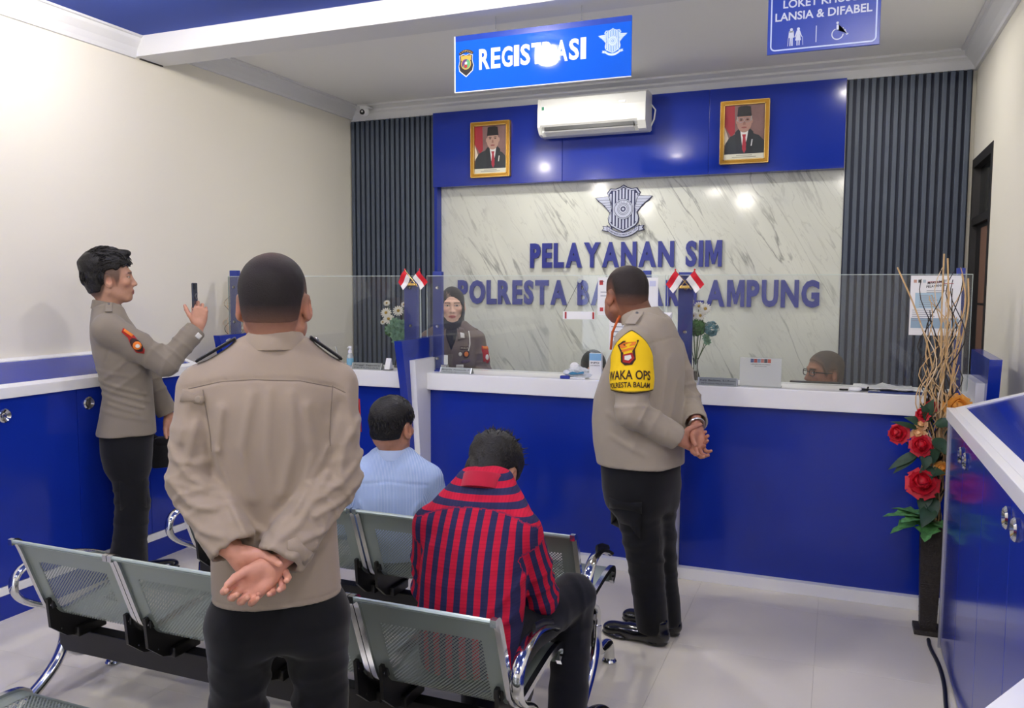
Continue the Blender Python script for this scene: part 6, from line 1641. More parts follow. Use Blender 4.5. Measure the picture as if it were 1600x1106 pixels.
# ---- 7, 8. staff seated behind the counter
def stool(x, y, rz, zs, label):
    s = thing('office_chair', label, 'chair', (x, y, 0), rz)
    G().box((0, 0, zs - .035), (.44, .42, .07), .025).build('seat', M_blackcloth, s); G().box((0, -.225, zs + .22), (.40, .05, .34), .02).build('backrest', M_blackcloth, s)
    G().tube([(0, 0, .08), (0, 0, zs - .06)], .025, 10).build('pillar', M_chrome, s, smooth=True)
    for k in range(5):
        a = 2 * PI * k / 5; l = G().tube([(0, 0, .09), (.26 * math.cos(a), .26 * math.sin(a), .06)], .016, 6).build('leg', M_black, s)
        G().ball((.26 * math.cos(a), .26 * math.sin(a), .026), .025, 8, 6).build('castor', M_blackp, l)
    G().box((0, -.21, zs - .01), (.06, .02, .2), .004).build('back_stem', M_black, s)
def seated_staff(label, x, y, rz, zt, shirt, skin, headopt, yaw, pitch, w=1.0, hj=False):
    r = person(label, x, y, math.radians(rz)); z0 = zt - .71
    rows = [(z0 + .0, 0, 0, .17, .125), (z0 + .12, 0, 0, .168, .122), (z0 + .26, 0, 0, .178, .120), (z0 + .345, 0, 0, .180, .102), (z0 + .40, 0, .005, .145, .086), (z0 + .44, 0, .01, .085, .075)]
    aL = ((-.165, 0, z0 + .325), (-.215, .05, z0 + .10), (-.10, .26, z0 + .09)); aR = ((.165, 0, z0 + .325), (.215, .05, z0 + .10), (.10, .26, z0 + .09))
    shirt_make(r, rows, (aL, aR), shirt, h=.010, rs=(.07, .06, .054, .048), seed=5)
    pel = [(z0 - .02, 0, .03, .17, .14), (z0 + .05, 0, .02, .17, .13), (z0 + .12, 0, .01, .16, .12)]
    legs = (((-.09, .06, z0 + .05), (-.10, .42, z0 + .06), (-.10, .36, .08)), ((.09, .06, z0 + .05), (.10, .42, z0 + .06), (.10, .36, .08)))
    trousers_make(r, pel, legs, M_trous, h=.014, folds=False, r=(.085, .07, .06, .06))
    ho = (0, .03, zt - .130)
    line = hairline_std(-.058, .082, -.002)
    hl = None if hj else ((74, 58, 50), lambda P: np.clip(line(P) / .02 + 1.2, 0, 1) * .8)
    col = lambda L: head_color(L, skin, hairline=hl, shut=.35, stubble=None if hj else (110, 76, 62))
    hd = head_parts(ho, yaw, pitch, 0, cap((0, .005, zt - .32), (0, .01, zt - .19), .058, .056), headopt, col, h=.0030)
    hands = [hand_net((-.095, .27, z0 + .10), (.3, .9, 0), (0, 0, -1), side=1, h=.006), hand_net((.095, .27, z0 + .10), (-.3, .9, 0), (0, 0, -1), side=-1, h=.006)]
    body_make(r, hd, hands, rows, (aL, aR), pel, legs, (skin, skin))
    if hj:
        V, Q = hijab_net(ho, yaw, pitch, w, face=(.060, .086)); link('headscarf', quads_mesh('headscarf', [(V, Q)], M_hijabg), r)
    else:
        V, Q, L = hair_net(scalp(.0045, line, w, amp=.001), ho, yaw, pitch, 0); lf = np.clip(line(L) / .05, 0, 1)[:, None]
        link('hair', quads_mesh('hair', [(V, Q)], M_hairshort, color=lin((110, 88, 76)) * (1 - lf) + lin((84, 75, 69)) * lf), r)
        R = rotm((0, 0, 1), yaw) @ rotm((1, 0, 0), pitch); T = lambda p: R @ np.array(p) + np.array(ho)
        sp = G()
        for s in (-1, 1):
            pts = []
            for k in range(21):
                a = 2 * PI * k / 20; cx_, cz_ = math.cos(a), math.sin(a); e = .62
                pts.append(T((s * .0345 + .0260 * np.sign(cx_) * abs(cx_) ** e, (.097) - .012 * abs(cx_ * s + 1) / 2 * 0, .006 + .0175 * np.sign(cz_) * abs(cz_) ** e)))
            sp.tube(pts, .0028, 6); sp.tube([T((s * .060, .096, .012)), T((s * .080, .05, .008)), T((s * .084, -.01, .006)), T((s * .083, -.03, -.015))], .0028, 6)
        sp.tube([T((-.010, .098, .010)), T((0, .106, .013)), T((.010, .098, .010))], .0024, 6)
        so = sp.build('spectacles', M_blackp, r, smooth=True)
    stool(x, y, math.radians(rz), z0 + .0 - .02, 'black office chair behind the counter, under the ' + ('person in the dark grey headscarf' if hj else 'bespectacled person'))
    shoe('shoe', r, (-.10, .32, 0), 0); shoe('shoe', r, (.10, .32, 0), 0)
seated_staff('person in a dark grey headscarf seated low behind the counter, face half hidden by tissues', -1.535, 5.32, 200, 1.185, M_kh6, (206, 158, 134), dict(w=.97, jaw=.95), .1, -.25, .97, True)
seated_staff('bespectacled person with cropped grey hair seated low behind the right counter section', -.045, 5.10, 122, 1.240, M_kh6, (158, 110, 86), dict(w=1.02, fat=.006), .0, .0, 1.02, False)
# ---------------------------------------------------------------- things on and around the counter
ZT = 1.081
M_plate = pm('name_plate_grey', (132, 138, 138), .35, metal=.3); M_ink = pm('dark_ink', (40, 42, 48), .6)
def name_plate(x0, x1, h, l1, l2, label):
    r = thing('name_plate', label, 'name plate', ((x0 + x1) / 2, 4.47, ZT)); w = x1 - x0
    G().prism([(-.015, 0), (.03, 0), (.012, h), (.004, h)], 'x', -w / 2, w / 2).build('plate', M_plate, r)
    n = unit((0, -1, .5)); up = unit((0, .019, h))
    G().prism([(-.016, 0), (-.0145, 0), (.0045, h), (.003, h)], 'x', -w / 2, -w / 2 + .006).build('edge', M_steel, r); G().prism([(-.016, 0), (-.0145, 0), (.0045, h), (.003, h)], 'x', w / 2 - .006, w / 2).build('edge', M_steel, r)
    g = G()
    put_text(g, l1, np.array((-w * .44, -.0155, 0)) + up * h * .52, (1, 0, 0), up, w=w * .88, h=h * .34, bold=.01)
    put_text(g, l2, np.array((-w * .40, -.0155, 0)) + up * h * .18, (1, 0, 0), up, w=w * .80, h=h * .18)
    g.v = [(a, b - .0006, c) for a, b, c in g.v]
    g.build('lettering', M_ink, r)
name_plate(-2.895, -2.675, .040, 'Anggi Saputra', 'PETUGAS', 'grey name plate left of the slanted divider, by the spray bottle')
name_plate(-2.262, -2.05, .034, 'Bripda Amanda P', 'PETUGAS PELAYANAN', 'grey name plate in front of the woman officer')
name_plate(-.70, -.49, .040, 'Kaly Badawa, S.I.Kom', 'PETUGAS PELAYANAN', 'grey name plate between the glass flower vase and the framed white notice')

r = thing('spray_bottle', 'clear spray bottle with a white pump on the left counter', 'bottle', (-2.93, 4.50, ZT))
M_clear = pm('clear_plastic', (235, 242, 246), .15, trans=.6)
G().lathe([(.020, 0), (.022, .004), (.022, .075), (.014, .092), (.011, .098)], n=18).build('body', M_clear, r, smooth=True)
G().lathe([(.0225, .02), (.0227, .022), (.0227, .062), (.0225, .064)], n=18, cap=False).build('label', pm('bottle_label', (120, 176, 206), .5), r, smooth=True)
c_ = G().lathe([(.013, .096), (.013, .112), (.008, .114), (.008, .124), (.014, .127), (.013, .140), (.004, .142)], n=16).build('pump', M_white, r, smooth=True)
G().tube([(0, -.005, .133), (0, -.03, .131)], .004, 6).build('nozzle', M_white, c_)
r = thing('pen', 'dark pen leaning in its white holder on the left counter', 'pen', (-3.02, 4.5, ZT))
G().tube([(.012, 0, .035), (-.02, 0, .135)], .0045, 8).build('barrel', M_steel, r); G().tube([(.016, 0, .02), (.004, 0, .06)], .0055, 8).build('grip', M_blackp, r)
G().lathe([(.03, 0), (.03, .006), (.012, .012), (.010, .03)], (.014, 0, 0), 14).build('holder', M_white, r, smooth=True)
r = thing('card_holder', 'small white card stand beside the slanted divider, on the left counter', 'stand', (-2.63, 4.47, ZT))
G().prism([(-.02, 0), (.03, 0), (.012, .075), (.008, .075)], 'x', -.018, .018).build('card', M_paper, r); G().box((0, -.004, .004), (.05, .05, .008), .002).build('base', M_steel, r)

# crossed flags on the posts
M_fred = pm('flag_red', (214, 24, 44), .7); M_fwh = pm('flag_white', (246, 244, 242), .7)
def flags(x, z, y, label):
    r = thing('crossed_flags', label, 'flags', (x, y, z))
    G().box((0, 0, .008), (.05, .025, .016), .003).build('base', M_gold2, r)
    for s in (-1, 1):
        top = np.array((s * .052, 0, .098)); st = G().tube([(-s * .035, 0, -.005), tuple(top)], .0022, 6).build('flagstaff', M_gold2, r)
        G().ball(tuple(top + (0, 0, .004)), .005, 8, 6).build('finial', M_fred, st)
        # cloth hangs outwards and down from the staff, wavy
        for nm, a, b, m in (('red_half', 0., .5, M_fred), ('white_half', .5, 1., M_fwh)):
            V = []; F = []; nu, nv = 7, 4
            for i in range(nu):
                u = i / (nu - 1)
                for j in range(nv):
                    v = a + (b - a) * j / (nv - 1)
                    p = top + np.array((-s * .045, 0, -.052)) * v * .95 + np.array((s * .052, 0, -.075)) * u * 1.0 + np.array((0, -.010 * math.sin(u * 5 + v * 2) - .004, 0))
                    V.append(p)
            o = len(V)
            V += [p + np.array((0, .0015, 0)) for p in V]
            for i in range(nu - 1):
                for j in range(nv - 1):
                    q = i * nv + j; F += [(q, q + 1, q + nv + 1, q + nv), (o + q, o + q + nv, o + q + nv + 1, o + q + 1)]
            g = G(); g.add(V, F); g.build(nm, m, r, smooth=True)
flags(-2.47, 1.612, 4.50, 'pair of crossed red and white flags on the post beside the woman officer')
flags(-.785, 1.600, 4.49, 'pair of crossed red and white flags on the post behind the officer with the armband')

# flower vases on the counter
M_stem = pm('green_stem', (84, 110, 70), .6); M_petal = pm('white_petal', (246, 242, 230), .6); M_eye = pm('yellow_flower_eye', (196, 158, 60), .7)
M_leaf = pm('leaf_green', (76, 128, 62), .55, var=(30, .2)); M_succ = pm('succulent_green', (128, 168, 138), .55, var=(40, .2)); M_teal = pm('hydrangea_teal', (96, 146, 160), .65, var=(60, .2))
def daisy(par, c, n, r0):
    n = unit(n); a = unit(np.cross(n, (0, 0, 1) if abs(n[2]) < .9 else (1, 0, 0))); b = np.cross(n, a)
    g = G()
    for k in range(14):
        an = 2 * PI * k / 14; d = a * math.cos(an) + b * math.sin(an); s = np.cross(n, d)
        p = [d * r0 * .22 + s * r0 * .06, d * r0 * .6 + s * r0 * .16 + n * .004, d * r0 + s * r0 * .09 + n * .001, d * r0 * 1.03, d * r0 - s * r0 * .09 + n * .001, d * r0 * .6 - s * r0 * .16 + n * .004, d * r0 * .22 - s * r0 * .06]
        V = [q + c for q in p] + [q + c - n * .0012 for q in p]
        F = [tuple(range(7)), tuple(range(13, 6, -1))] + [(i, (i + 1) % 7 + 0, (i + 1) % 7 + 7, i + 7) for i in range(7)]
        g.add(V, F)
    f = g.build('daisy', M_petal, par)
    G().ball(c + n * .002, (r0 * .28, r0 * .28, r0 * .28), 10, 6).build('flower_eye', M_eye, f, smooth=True)
def cluster(par, nm, c, r, n, mat, seed, pr=.012):
    rnd = np.random.RandomState(seed); g = G()
    for _ in range(n):
        d = unit(rnd.normal(size=3)); p = np.array(c) + d * r * (.75 + .25 * rnd.rand())
        a = unit(np.cross(d, rnd.normal(size=3))); b = np.cross(d, a)
        for k in range(4):
            an = PI / 2 * k; u = a * math.cos(an) + b * math.sin(an); w = np.cross(d, u)
            V = [p, p + u * pr * .6 + w * pr * .4 + d * pr * .15, p + u * pr + d * pr * .05, p + u * pr * .6 - w * pr * .4 + d * pr * .15]
            g.add([q for q in V], [(0, 1, 2, 3)]); 
    return g.build(nm, mat, par)
def rosette(par, c, n, r0, mat):
    n = unit(n); a = unit(np.cross(n, (.3, .2, 1))); b = np.cross(n, a); g = G()
    for ring, (m, rr, tilt) in enumerate(((8, 1.0, .2), (7, .72, .5), (5, .42, .9))):
        for k in range(m):
            an = 2 * PI * (k + ring * .5) / m; d = (a * math.cos(an) + b * math.sin(an)); s = np.cross(n, d); e = d * math.cos(tilt) + n * math.sin(tilt)
            L = r0 * rr; V = [c, c + e * L * .55 + s * L * .3, c + e * L + n * .003, c + e * L * .55 - s * L * .3, c + e * L * .5 - n * .004]
            g.add(V, [(0, 1, 4), (1, 2, 4), (2, 3, 4), (3, 0, 4), (0, 3, 2, 1)])
    g.build('rosette', mat, par)
def vase_glass(par, h=.10):
    v = G().lathe([(.028, 0), (.029, .004), (.026, .02), (.016, .06), (.012, h * .8), (.016, h + .03), (.0145, h + .03), (.0105, h * .8), (.014, .06), (.024, .02), (.02, .006)], n=20).build('vase', M_glass, par, smooth=True)
    G().lathe([(.022, .004), (.0215, .02), (.0135, .055), (.001, .056)], n=16).build('pebbles', pm('vase_pebbles', (150, 140, 128), .6, var=(200, .5)), v, smooth=True)
r = thing('flower_vase', 'slim glass vase of white daisies and teal blossom on the right counter', 'vase', (-.742, 4.64, ZT)); B = np.array((-.742, 4.64, ZT))
vase_glass(r)
DA = [((-.691, 4.62, 1.488), .034), ((-.728, 4.63, 1.502), .028), ((-.772, 4.62, 1.526), .020), ((-.757, 4.61, 1.448), .028), ((-.716, 4.61, 1.450), .030)]
for c, r0 in DA:
    c = np.array(c) - B; G().tube([(0, 0, .09), (c[0] * .35, 0, .2), (c[0] * .9, c[1] + .005, c[2] - .012)], .0022, 6).build('stem', M_stem, r)
    daisy(r, c, (c[0] * 1.5, -1, .5), r0)
cluster(r, 'foliage', np.array((-.738, 4.625, 1.385)) - B, .045, 70, M_leaf, 1, .030)
cluster(r, 'hydrangea', np.array((-.655, 4.62, 1.378)) - B, .042, 110, M_teal, 2, .013)
for c in ((-.783, 4.62, 1.325), (-.682, 4.61, 1.33), (-.674, 4.61, 1.305)): rosette(r, np.array(c) - B, (0, -1, .3), .026, M_succ); c2 = np.array(c) - B; G().tube([(0, 0, .09), (c2[0] * .6, 0, .18), tuple(c2)], .0022, 6).build('stem', M_stem, r)
r = thing('flower_vase', 'slim glass vase of white daisies and round succulents by the left flags', 'vase', (-2.665, 4.66, ZT)); B = np.array((-2.665, 4.66, ZT))
vase_glass(r)
for c, r0 in (((-2.731, 4.62, 1.437), .036), ((-2.640, 4.62, 1.451), .036), ((-2.707, 4.61, 1.398), .036), ((-2.725, 4.62, 1.500), .022), ((-2.598, 4.62, 1.492), .020), ((-2.755, 4.62, 1.376), .018)):
    c = np.array(c) - B; G().tube([(0, 0, .09), (c[0] * .35, 0, .2), (c[0] * .9, c[1] + .005, c[2] - .012)], .0022, 6).build('stem', M_stem, r)
    daisy(r, c, (.35 + c[0], -1, .5), r0)
for i, c in enumerate(((-2.689, 4.60, 1.334), (-2.641, 4.59, 1.338), (-2.604, 4.60, 1.365), (-2.648, 4.59, 1.298), (-2.606, 4.60, 1.315), (-2.650, 4.59, 1.375), (-2.63, 4.58, 1.265), (-2.60, 4.585, 1.285))): rosette(r, np.array(c) - B, (.3, -1, .3), .040, M_succ)
cluster(r, 'foliage', np.array((-2.68, 4.68, 1.345)) - B, .05, 60, M_teal, 5, .020)
cluster(r, 'foliage', np.array((-2.71, 4.64, 1.32)) - B, .035, 40, M_leaf, 6, .022)

# curly willow twigs
M_tan = pm('peeled_willow', (206, 172, 124), .6, var=(20, .15)); M_dkt2 = pm('dark_willow', (46, 38, 34), .6); M_pale = pm('pale_willow', (226, 204, 172), .6)
def twigs(par, n, z0, z1, rb, rt, seed, mats, sway=.03, r0=.0042, bunch=None):
    rnd = np.random.RandomState(seed)
    for i in range(n):
        a = rnd.rand() * 2 * PI; u = math.sqrt(rnd.rand()); b = np.array((math.cos(a), math.sin(a) * .6, 0)); top = z1 - (z1 - z0) * .42 * rnd.rand() ** 1.3
        ph, fr, am = rnd.rand() * 6, 2.2 + rnd.rand() * 2.2, sway * (.5 + rnd.rand()); c = unit((rnd.normal(), rnd.normal() * .5, 0)); pts = []
        for k in range(26):
            t = k / 25; z = z0 + (top - z0) * t
            wd = rb + (rt - rb) * (bunch(t) if bunch else t)
            pts.append(b * u * wd + c * am * math.sin(ph + fr * PI * t * 1.6) * min(1, .25 + t * 1.5) + np.array((0, 0, z)))
        g = G(); g.tube(pts, [r0 * (1 - .62 * k / 25) for k in range(26)], 5); g.build('twig', mats[i % len(mats)], par, smooth=True)
r = thing('twig_arrangement', 'thin curly twigs in a white pot by the left blue post', 'dried twigs', (-3.93, 4.63, ZT))
G().lathe([(.035, 0), (.042, .01), (.05, .07), (.046, .072), (.03, .01)], n=18).build('pot', M_white, r, smooth=True)
twigs(r, 34, .02, .53, .015, .10, 3, (M_pale, M_tan, M_pale, M_dkt2), .03, .0028, bunch=lambda t: math.sin(min(1, t * 1.5) * PI / 2) * (1 - .35 * max(0, t - .55) / .45))

# tall vase with roses
vx, vy = .432, 4.17
r = thing('rose_vase', 'tall dark square floor vase of red and yellow roses with curly willow', 'vase', (vx, vy, 0))
M_vase = pm('dark_woven_vase', (44, 38, 34), .55, bump=(140, .9, .006), var=(60, .3))
g = G(); w0, w1 = .034, .048
V = [(s * w0, t * w0, .02) for s, t in ((-1, -1), (1, -1), (1, 1), (-1, 1))] + [(s * w1, t * w1, .515) for s, t in ((-1, -1), (1, -1), (1, 1), (-1, 1))] + [(s * (w1 - .006), t * (w1 - .006), .515) for s, t in ((-1, -1), (1, -1), (1, 1), (-1, 1))] + [(s * (w1 - .01), t * (w1 - .01), .46) for s, t in ((-1, -1), (1, -1), (1, 1), (-1, 1))]
F = [(3, 2, 1, 0), (12, 13, 14, 15)]
for L in range(3):
    for k in range(4): F.append((L * 4 + k, L * 4 + (k + 1) % 4, L * 4 + 4 + (k + 1) % 4, L * 4 + 4 + k))
vs = g.add(V, F).build('vase', M_vase, r)
G().box((0, 0, .012), (.12, .12, .024), .004).build('base', M_vase, r)
for k in range(10):
    g = G(); z = .06 + .045 * k; w = w0 + (w1 - w0) * (z - .02) / .495 + .001
    g.box((0, 0, z), (2 * w, 2 * w, .006), .002); g.build('ridge', M_vase, vs)
B = np.array((vx, vy, 0))
M_rose = pm('red_rose_petal', (196, 16, 40), .55, var=(40, .15)); M_yrose = pm('amber_rose_petal', (226, 160, 70), .6, var=(40, .15)); M_pink = pm('peach_petal', (236, 190, 140), .6)
M_dleaf = pm('dark_rose_leaf', (34, 66, 44), .5, var=(30, .25)); M_vleaf = pm('striped_leaf', (92, 152, 88), .5, var=(45, .5))
def rose(c, n, r0, mat, seed):
    n = unit(n); a = unit(np.cross(n, (.2, .3, 1))); b = np.cross(n, a); rnd = np.random.RandomState(seed)
    f = thing_part('rose', r, c)
    for ring, (m, rr, op) in enumerate(((3, .38, 1.35), (4, .58, 1.15), (5, .82, .85), (6, 1.0, .5))):
        for k in range(m):
            an = 2 * PI * (k + .5 * ring) / m + rnd.rand() * .3; d = a * math.cos(an) + b * math.sin(an); s = np.cross(n, d)
            V = []; F = []; nu, nv = 4, 5; W = r0 * rr * 1.05
            for i in range(nu):
                t = i / (nu - 1); ang = op + .35 - t * .55
                rad = r0 * rr * (.30 + .70 * math.sin(t * PI / 2) * math.cos(op * .55)); hgt = r0 * (.95 - .28 * ring) * t * .9 - r0 * .25 * (ring / 3) - (r0 * .10 * (t ** 3) * (ring > 1))
                for j in range(nv):
                    q = (j / (nv - 1) - .5) * 2; wq = W * (.35 + .65 * math.sin(min(1, t * 1.15) * PI * .5)) * (1 - .25 * (t > .9)); an2 = q * .75
                    V.append(d * rad * math.cos(an2) + s * (math.sin(an2) * rad + q * wq * .25) + n * (hgt - .06 * r0 * q * q + r0 * .3))
            for i in range(nu - 1):
                for j in range(nv - 1): F.append((i * nv + j, i * nv + j + 1, (i + 1) * nv + j + 1, (i + 1) * nv + j))
            g = G(); g.add(V, F); g.build('petal', mat, f, smooth=3)
    bd = G(); bd.ball(n * r0 * .50, (r0 * .42,) * 3, 10, 8)
    for k in range(5):
        an = 2 * PI * k / 5; d = a * math.cos(an) + b * math.sin(an); bd.ball(n * r0 * .52 + d * r0 * .24, (r0 * .26,) * 3, 8, 6)
    bd.build('bud', mat, f, smooth=3)
    G().ball((0, 0, 0), (r0 * .45,) * 3, 8, 6).build('calyx', M_dleaf, f, smooth=True)
def thing_part(name, par, c):
    o = bpy.data.objects.new(name, None); COL.objects.link(o); o.parent = par; o.location = tuple(c); return o
def leaf(c, d, n, L, W, mat, nm='leaf', serr=0):
    d = unit(d); n = unit(np.array(n, float) - d * np.dot(n, d)); s = np.cross(d, n); V = []; F = []; N = 9
    for i in range(N):
        t = i / (N - 1); w = W * math.sin(PI * min(1, t ** .8)) * (1 + (serr * (.35 if i % 2 else -.25)))
        ctr = np.array(c) + d * L * t - n * L * .28 * t * t
        V += [ctr - s * w + n * w * .25, ctr, ctr + s * w + n * w * .25]
    for i in range(N - 1):
        for j in range(2): q = i * 3 + j; F.append((q, q + 1, q + 4, q + 3))
    o = len(V); V = V + [v - n * .0012 for v in V]; F += [tuple(x + o for x in f[::-1]) for f in F]
    g = G(); g.add(V, F); g.build(nm, mat, r, smooth=3)
RO = [((.276, 4.13, .934), (-.5, -1, .35), .048, M_rose), ((.366, 4.09, .893), (-.1, -1, .3), .050, M_rose), ((.376, 4.07, .722), (-.1, -1, .5), .070, M_rose), ((.407, 4.16, 1.064), (-.3, -1, .5), .030, M_rose), ((.512, 4.16, 1.065), (.1, -1, .3), .062, M_yrose), ((.371, 4.12, 1.030), (-.5, -1, .5), .034, M_rose), ((.357, 4.12, .935), (-.2, -1, .6), .036, M_pink), ((.452, 4.09, .795), (0, -1, .3), .032, M_yrose), ((.365, 4.12, .985), (-.3, -1, .2), .028, M_pink)]
for i, (c, n, r0, m) in enumerate(RO):
    c = np.array(c) - B; rose(c, n, r0, m, i)
    G().tube([(0, 0, .45), (c[0] * .3, c[1] * .3, c[2] * .75 + .1), tuple(c)], .003, 6).build('stem', M_dleaf, r)
for c, d, L, W in (((.39, 4.12, .98), (-.9, -.3, .5), .10, .024), ((.40, 4.12, 1.0), (-.3, -.5, .8), .09, .024), ((.37, 4.12, .86), (-.9, -.3, -.45), .16, .022), ((.36, 4.12, .85), (-.8, -.3, -.6), .14, .020), ((.40, 4.10, .82), (.2, -.6, .6), .10, .03), ((.41, 4.10, .80), (-.3, -.6, -.5), .11, .032), ((.40, 4.1, .70), (-.2, -.5, -.7), .12, .034), ((.42, 4.1, .93), (.3, -.6, -.3), .10, .03), ((.39, 4.11, .76), (.4, -.6, .3), .10, .03), ((.40, 4.1, .88), (-.2, -.5, -.9), .10, .028), ((.38, 4.12, 1.02), (.2, -.4, .8), .09, .024), ((.36, 4.12, .96), (-.7, -.4, .35), .13, .014), ((.41, 4.1, .66), (.2, -.6, -.5), .10, .03), ((.42, 4.12, .99), (.5, -.4, .2), .09, .026), ((.42, 4.08, .62), (-.3, -.7, -.4), .12, .034)):
    leaf(np.array(c) - B, d, (0, -.8, .6), L, W, M_dleaf)
for d, L, W in (((-1, -.25, .35), .21, .055), ((-1, -.5, .0), .20, .052), ((-.7, -.7, .35), .19, .055), ((.5, -.8, .1), .13, .05), ((-.25, -.9, -.10), .16, .05), ((-.9, .2, .45), .17, .045)):
    leaf((0, 0, .53), d, (0, 0, 1), L, W, M_vleaf, 'striped_leaf', 1)
twigs(r, 42, .45, 1.70, .020, .090, 8, (M_tan, M_dkt2, M_tan, M_pale, M_dkt2), .036, .0050)
g = G()
for pts in ([(.0, 0, .5), (.01, 0, .9), (-.02, 0, 1.25), (-.10, 0, 1.5), (-.19, -.01, 1.70)], [(.02, 0, .5), (.03, 0, 1.0), (.0, 0, 1.35), (.0, 0, 1.76)], [(.02, 0, .55), (.04, 0, 1.1), (.08, 0, 1.35), (.11, 0, 1.50), (.10, 0, 1.65)], [(.01, 0, .55), (.05, 0, 1.15), (.07, 0, 1.4), (.10, 0, 1.55), (.075, 0, 1.67)], [(.0, 0, .6), (.02, 0, 1.2), (.03, 0, 1.5), (.015, 0, 1.74)]):
    G().tube(arc_pts(pts, 3), .004, 6).build('twig', M_tan, r, smooth=True)

# tissue pack, standing box, note pads
r = thing('tissue_pack', 'clear crinkled tissue pack with blue print on the main counter', 'tissues', (-1.39, 4.50, ZT))
rnd = np.random.RandomState(2); bm = bmesh.new(); bmesh.ops.create_icosphere(bm, subdivisions=3, radius=1)
for v in bm.verts:
    k = 1 + .16 * rnd.normal() * (v.co.z > -.5); v.co = Vector((v.co.x * .075 * k, v.co.y * .04 * k, max(v.co.z, -.6) * .040 * k + .026))
me = bpy.data.meshes.new('pack'); bm.to_mesh(me); bm.free(); me.materials.append(pm('tissue_film', (232, 238, 244), .2, trans=.25)); link('pack', me, r)
G().prism([(-.045, .03), (-.02, .042), (.01, .036), (.045, .046), (.05, .034), (.0, .026), (-.03, .024)], 'y', -.046, -.040).build('print', pm('tissue_print', (60, 132, 176), .5), r)
G().ball((-.02, 0, .065), (.03, .02, .028), 8, 6).build('tissue', M_paper, r)
r = thing('leaflet_box', 'white and sky blue upright box beside the tissue pack', 'box', (-1.283, 4.50, ZT))
G().box((0, 0, .075), (.072, .03, .15), .002).build('body', M_paper, r)
G().box((0, -.0155, .128), (.070, .001, .040)).build('blue_panel', pm('box_sky_blue', (132, 184, 226), .5), r)
g = G(); put_text(g, 'INFO', (-.026, -.0165, .09), (1, 0, 0), (0, 0, 1), w=.05, h=.010, bold=.02); put_text(g, 'LAYANAN', (-.028, -.0165, .076), (1, 0, 0), (0, 0, 1), w=.055, h=.007); g.build('lettering', M_ink, r)
r = thing('stamp_pad', 'small blue pad lying in front of the tissue pack', 'pad', (-1.455, 4.46, ZT)); G().box((0, 0, .008), (.055, .035, .016), .003, rotm((0, 0, 1), .2)).build('body', pm('pad_blue', (44, 60, 158), .4), r); G().box((0, 0, .0165), (.04, .022, .002), .0, rotm((0, 0, 1), .2)).build('lid', pm('pad_lid', (60, 76, 176), .3), r)
r = thing('pen', 'white pen lying on the counter in front of the tissue pack', 'pen', (-1.38, 4.45, ZT)); G().tube([(-.04, 0, .006), (.05, -.006, .006)], .005, 8).build('barrel', M_white, r); G().tube([(-.06, .002, .006), (-.04, 0, .006)], .0045, 8).build('cap', pm('pad_blue', (44, 60, 158), .4), r)
# framed notice (its code left out)
r = thing('acrylic_stand', 'white notice in a clear acrylic stand on the right counter', 'notice', (-.378, 4.49, ZT))
G().prism([(-.002, 0), (.001, 0), (.021, .152), (.018, .152)], 'x', -.106, .106).build('sheet', M_paper, r)
G().prism([(-.006, -.001), (-.004, -.001), (.016, .156), (.014, .156)], 'x', -.109, .109).build('front_pane', M_glass, r); G().prism([(-.006, 0), (.06, 0), (.06, .004), (-.006, .004)], 'x', -.109, .109).build('foot', M_glass, r)
up = unit((0, .02, .152)); q = lambda u, z: np.array((u, -.0028, 0)) + up * z
cols_ = [(60, 84, 150), (196, 60, 60), (120, 150, 190), (210, 120, 110), (70, 70, 90), (220, 90, 70)]
for k in range(6):
    g = G(); a, b2 = q(-.052 + .0175 * k, .128), q(-.052 + .0175 * (k + 1) - .001, .148); g.add([a, (b2[0], a[1], a[2]), b2, (a[0], b2[1], b2[2])], [(0, 1, 2, 3)]); g.build('print_block', pm('notice_print_%d' % k, cols_[k], .6), r)
g = G(); put_text(g, 'SURVEI KEPUASAN MASYARAKAT', q(-.05, .116), (1, 0, 0), up, w=.10, h=.006); put_text(g, 'PELAYANAN SIM', q(-.03, .106), (1, 0, 0), up, w=.06, h=.005); g.build('lettering', M_ink, r)
# monitor behind the counter
r = thing('monitor', 'black monitor behind the counter in front of the bespectacled person', 'monitor', (-.115, 4.93, .731))
G().box((0, 0, .215), (.27, .025, .26), .005).build('screen_housing', M_blackp, r); G().box((0, .013, .215), (.25, .002, .23)).build('screen', pm('monitor_screen', (20, 24, 30), .1), r); G().box((0, -.02, .08), (.05, .03, .16), .005).build('stem', M_blackp, r); G().box((0, 0, .006), (.2, .13, .012), .004).build('foot', M_blackp, r)
# papers at the right end
rnd = np.random.RandomState(5)
for k, (x, y, w, d, z, lb) in enumerate(((.26, 4.62, .30, .21, .002, 'white paper sheets lying open on the right counter, bottom of the pile'), (.22, 4.60, .28, .20, .008, 'white paper sheets lying open on the right counter, top of the pile'))):
    p = thing('paper_sheet', lb, 'paper', (x, y, ZT + z), .04 * (1 - 2 * k), group='papers on the right counter'); V = []; F = []
    for i in range(9):
        for j in range(3): V.append((w * (i / 8 - .5), d * (j / 2 - .5), .004 + .006 * math.sin(i * .8 + k) ** 2 + .012 * (i == 4) * (j == 2)))
    for i in range(8):
        for j in range(2): F.append((i * 3 + j, i * 3 + 3 + j, i * 3 + 4 + j, i * 3 + 1 + j))
    o = len(V); V += [(a, b, c - .0025) for a, b, c in V]; F += [tuple(t + o for t in f[::-1]) for f in F]
    g = G(); g.add(V, F); g.build('sheet', M_paper, p, smooth=True)
    g = G()
    for j in range(4): g.box((0, d * (.3 - .18 * j), .0165), (w * .7, .004, .0006))
    g.build('print_lines', pm('print_grey', (150, 156, 170), .6), p)
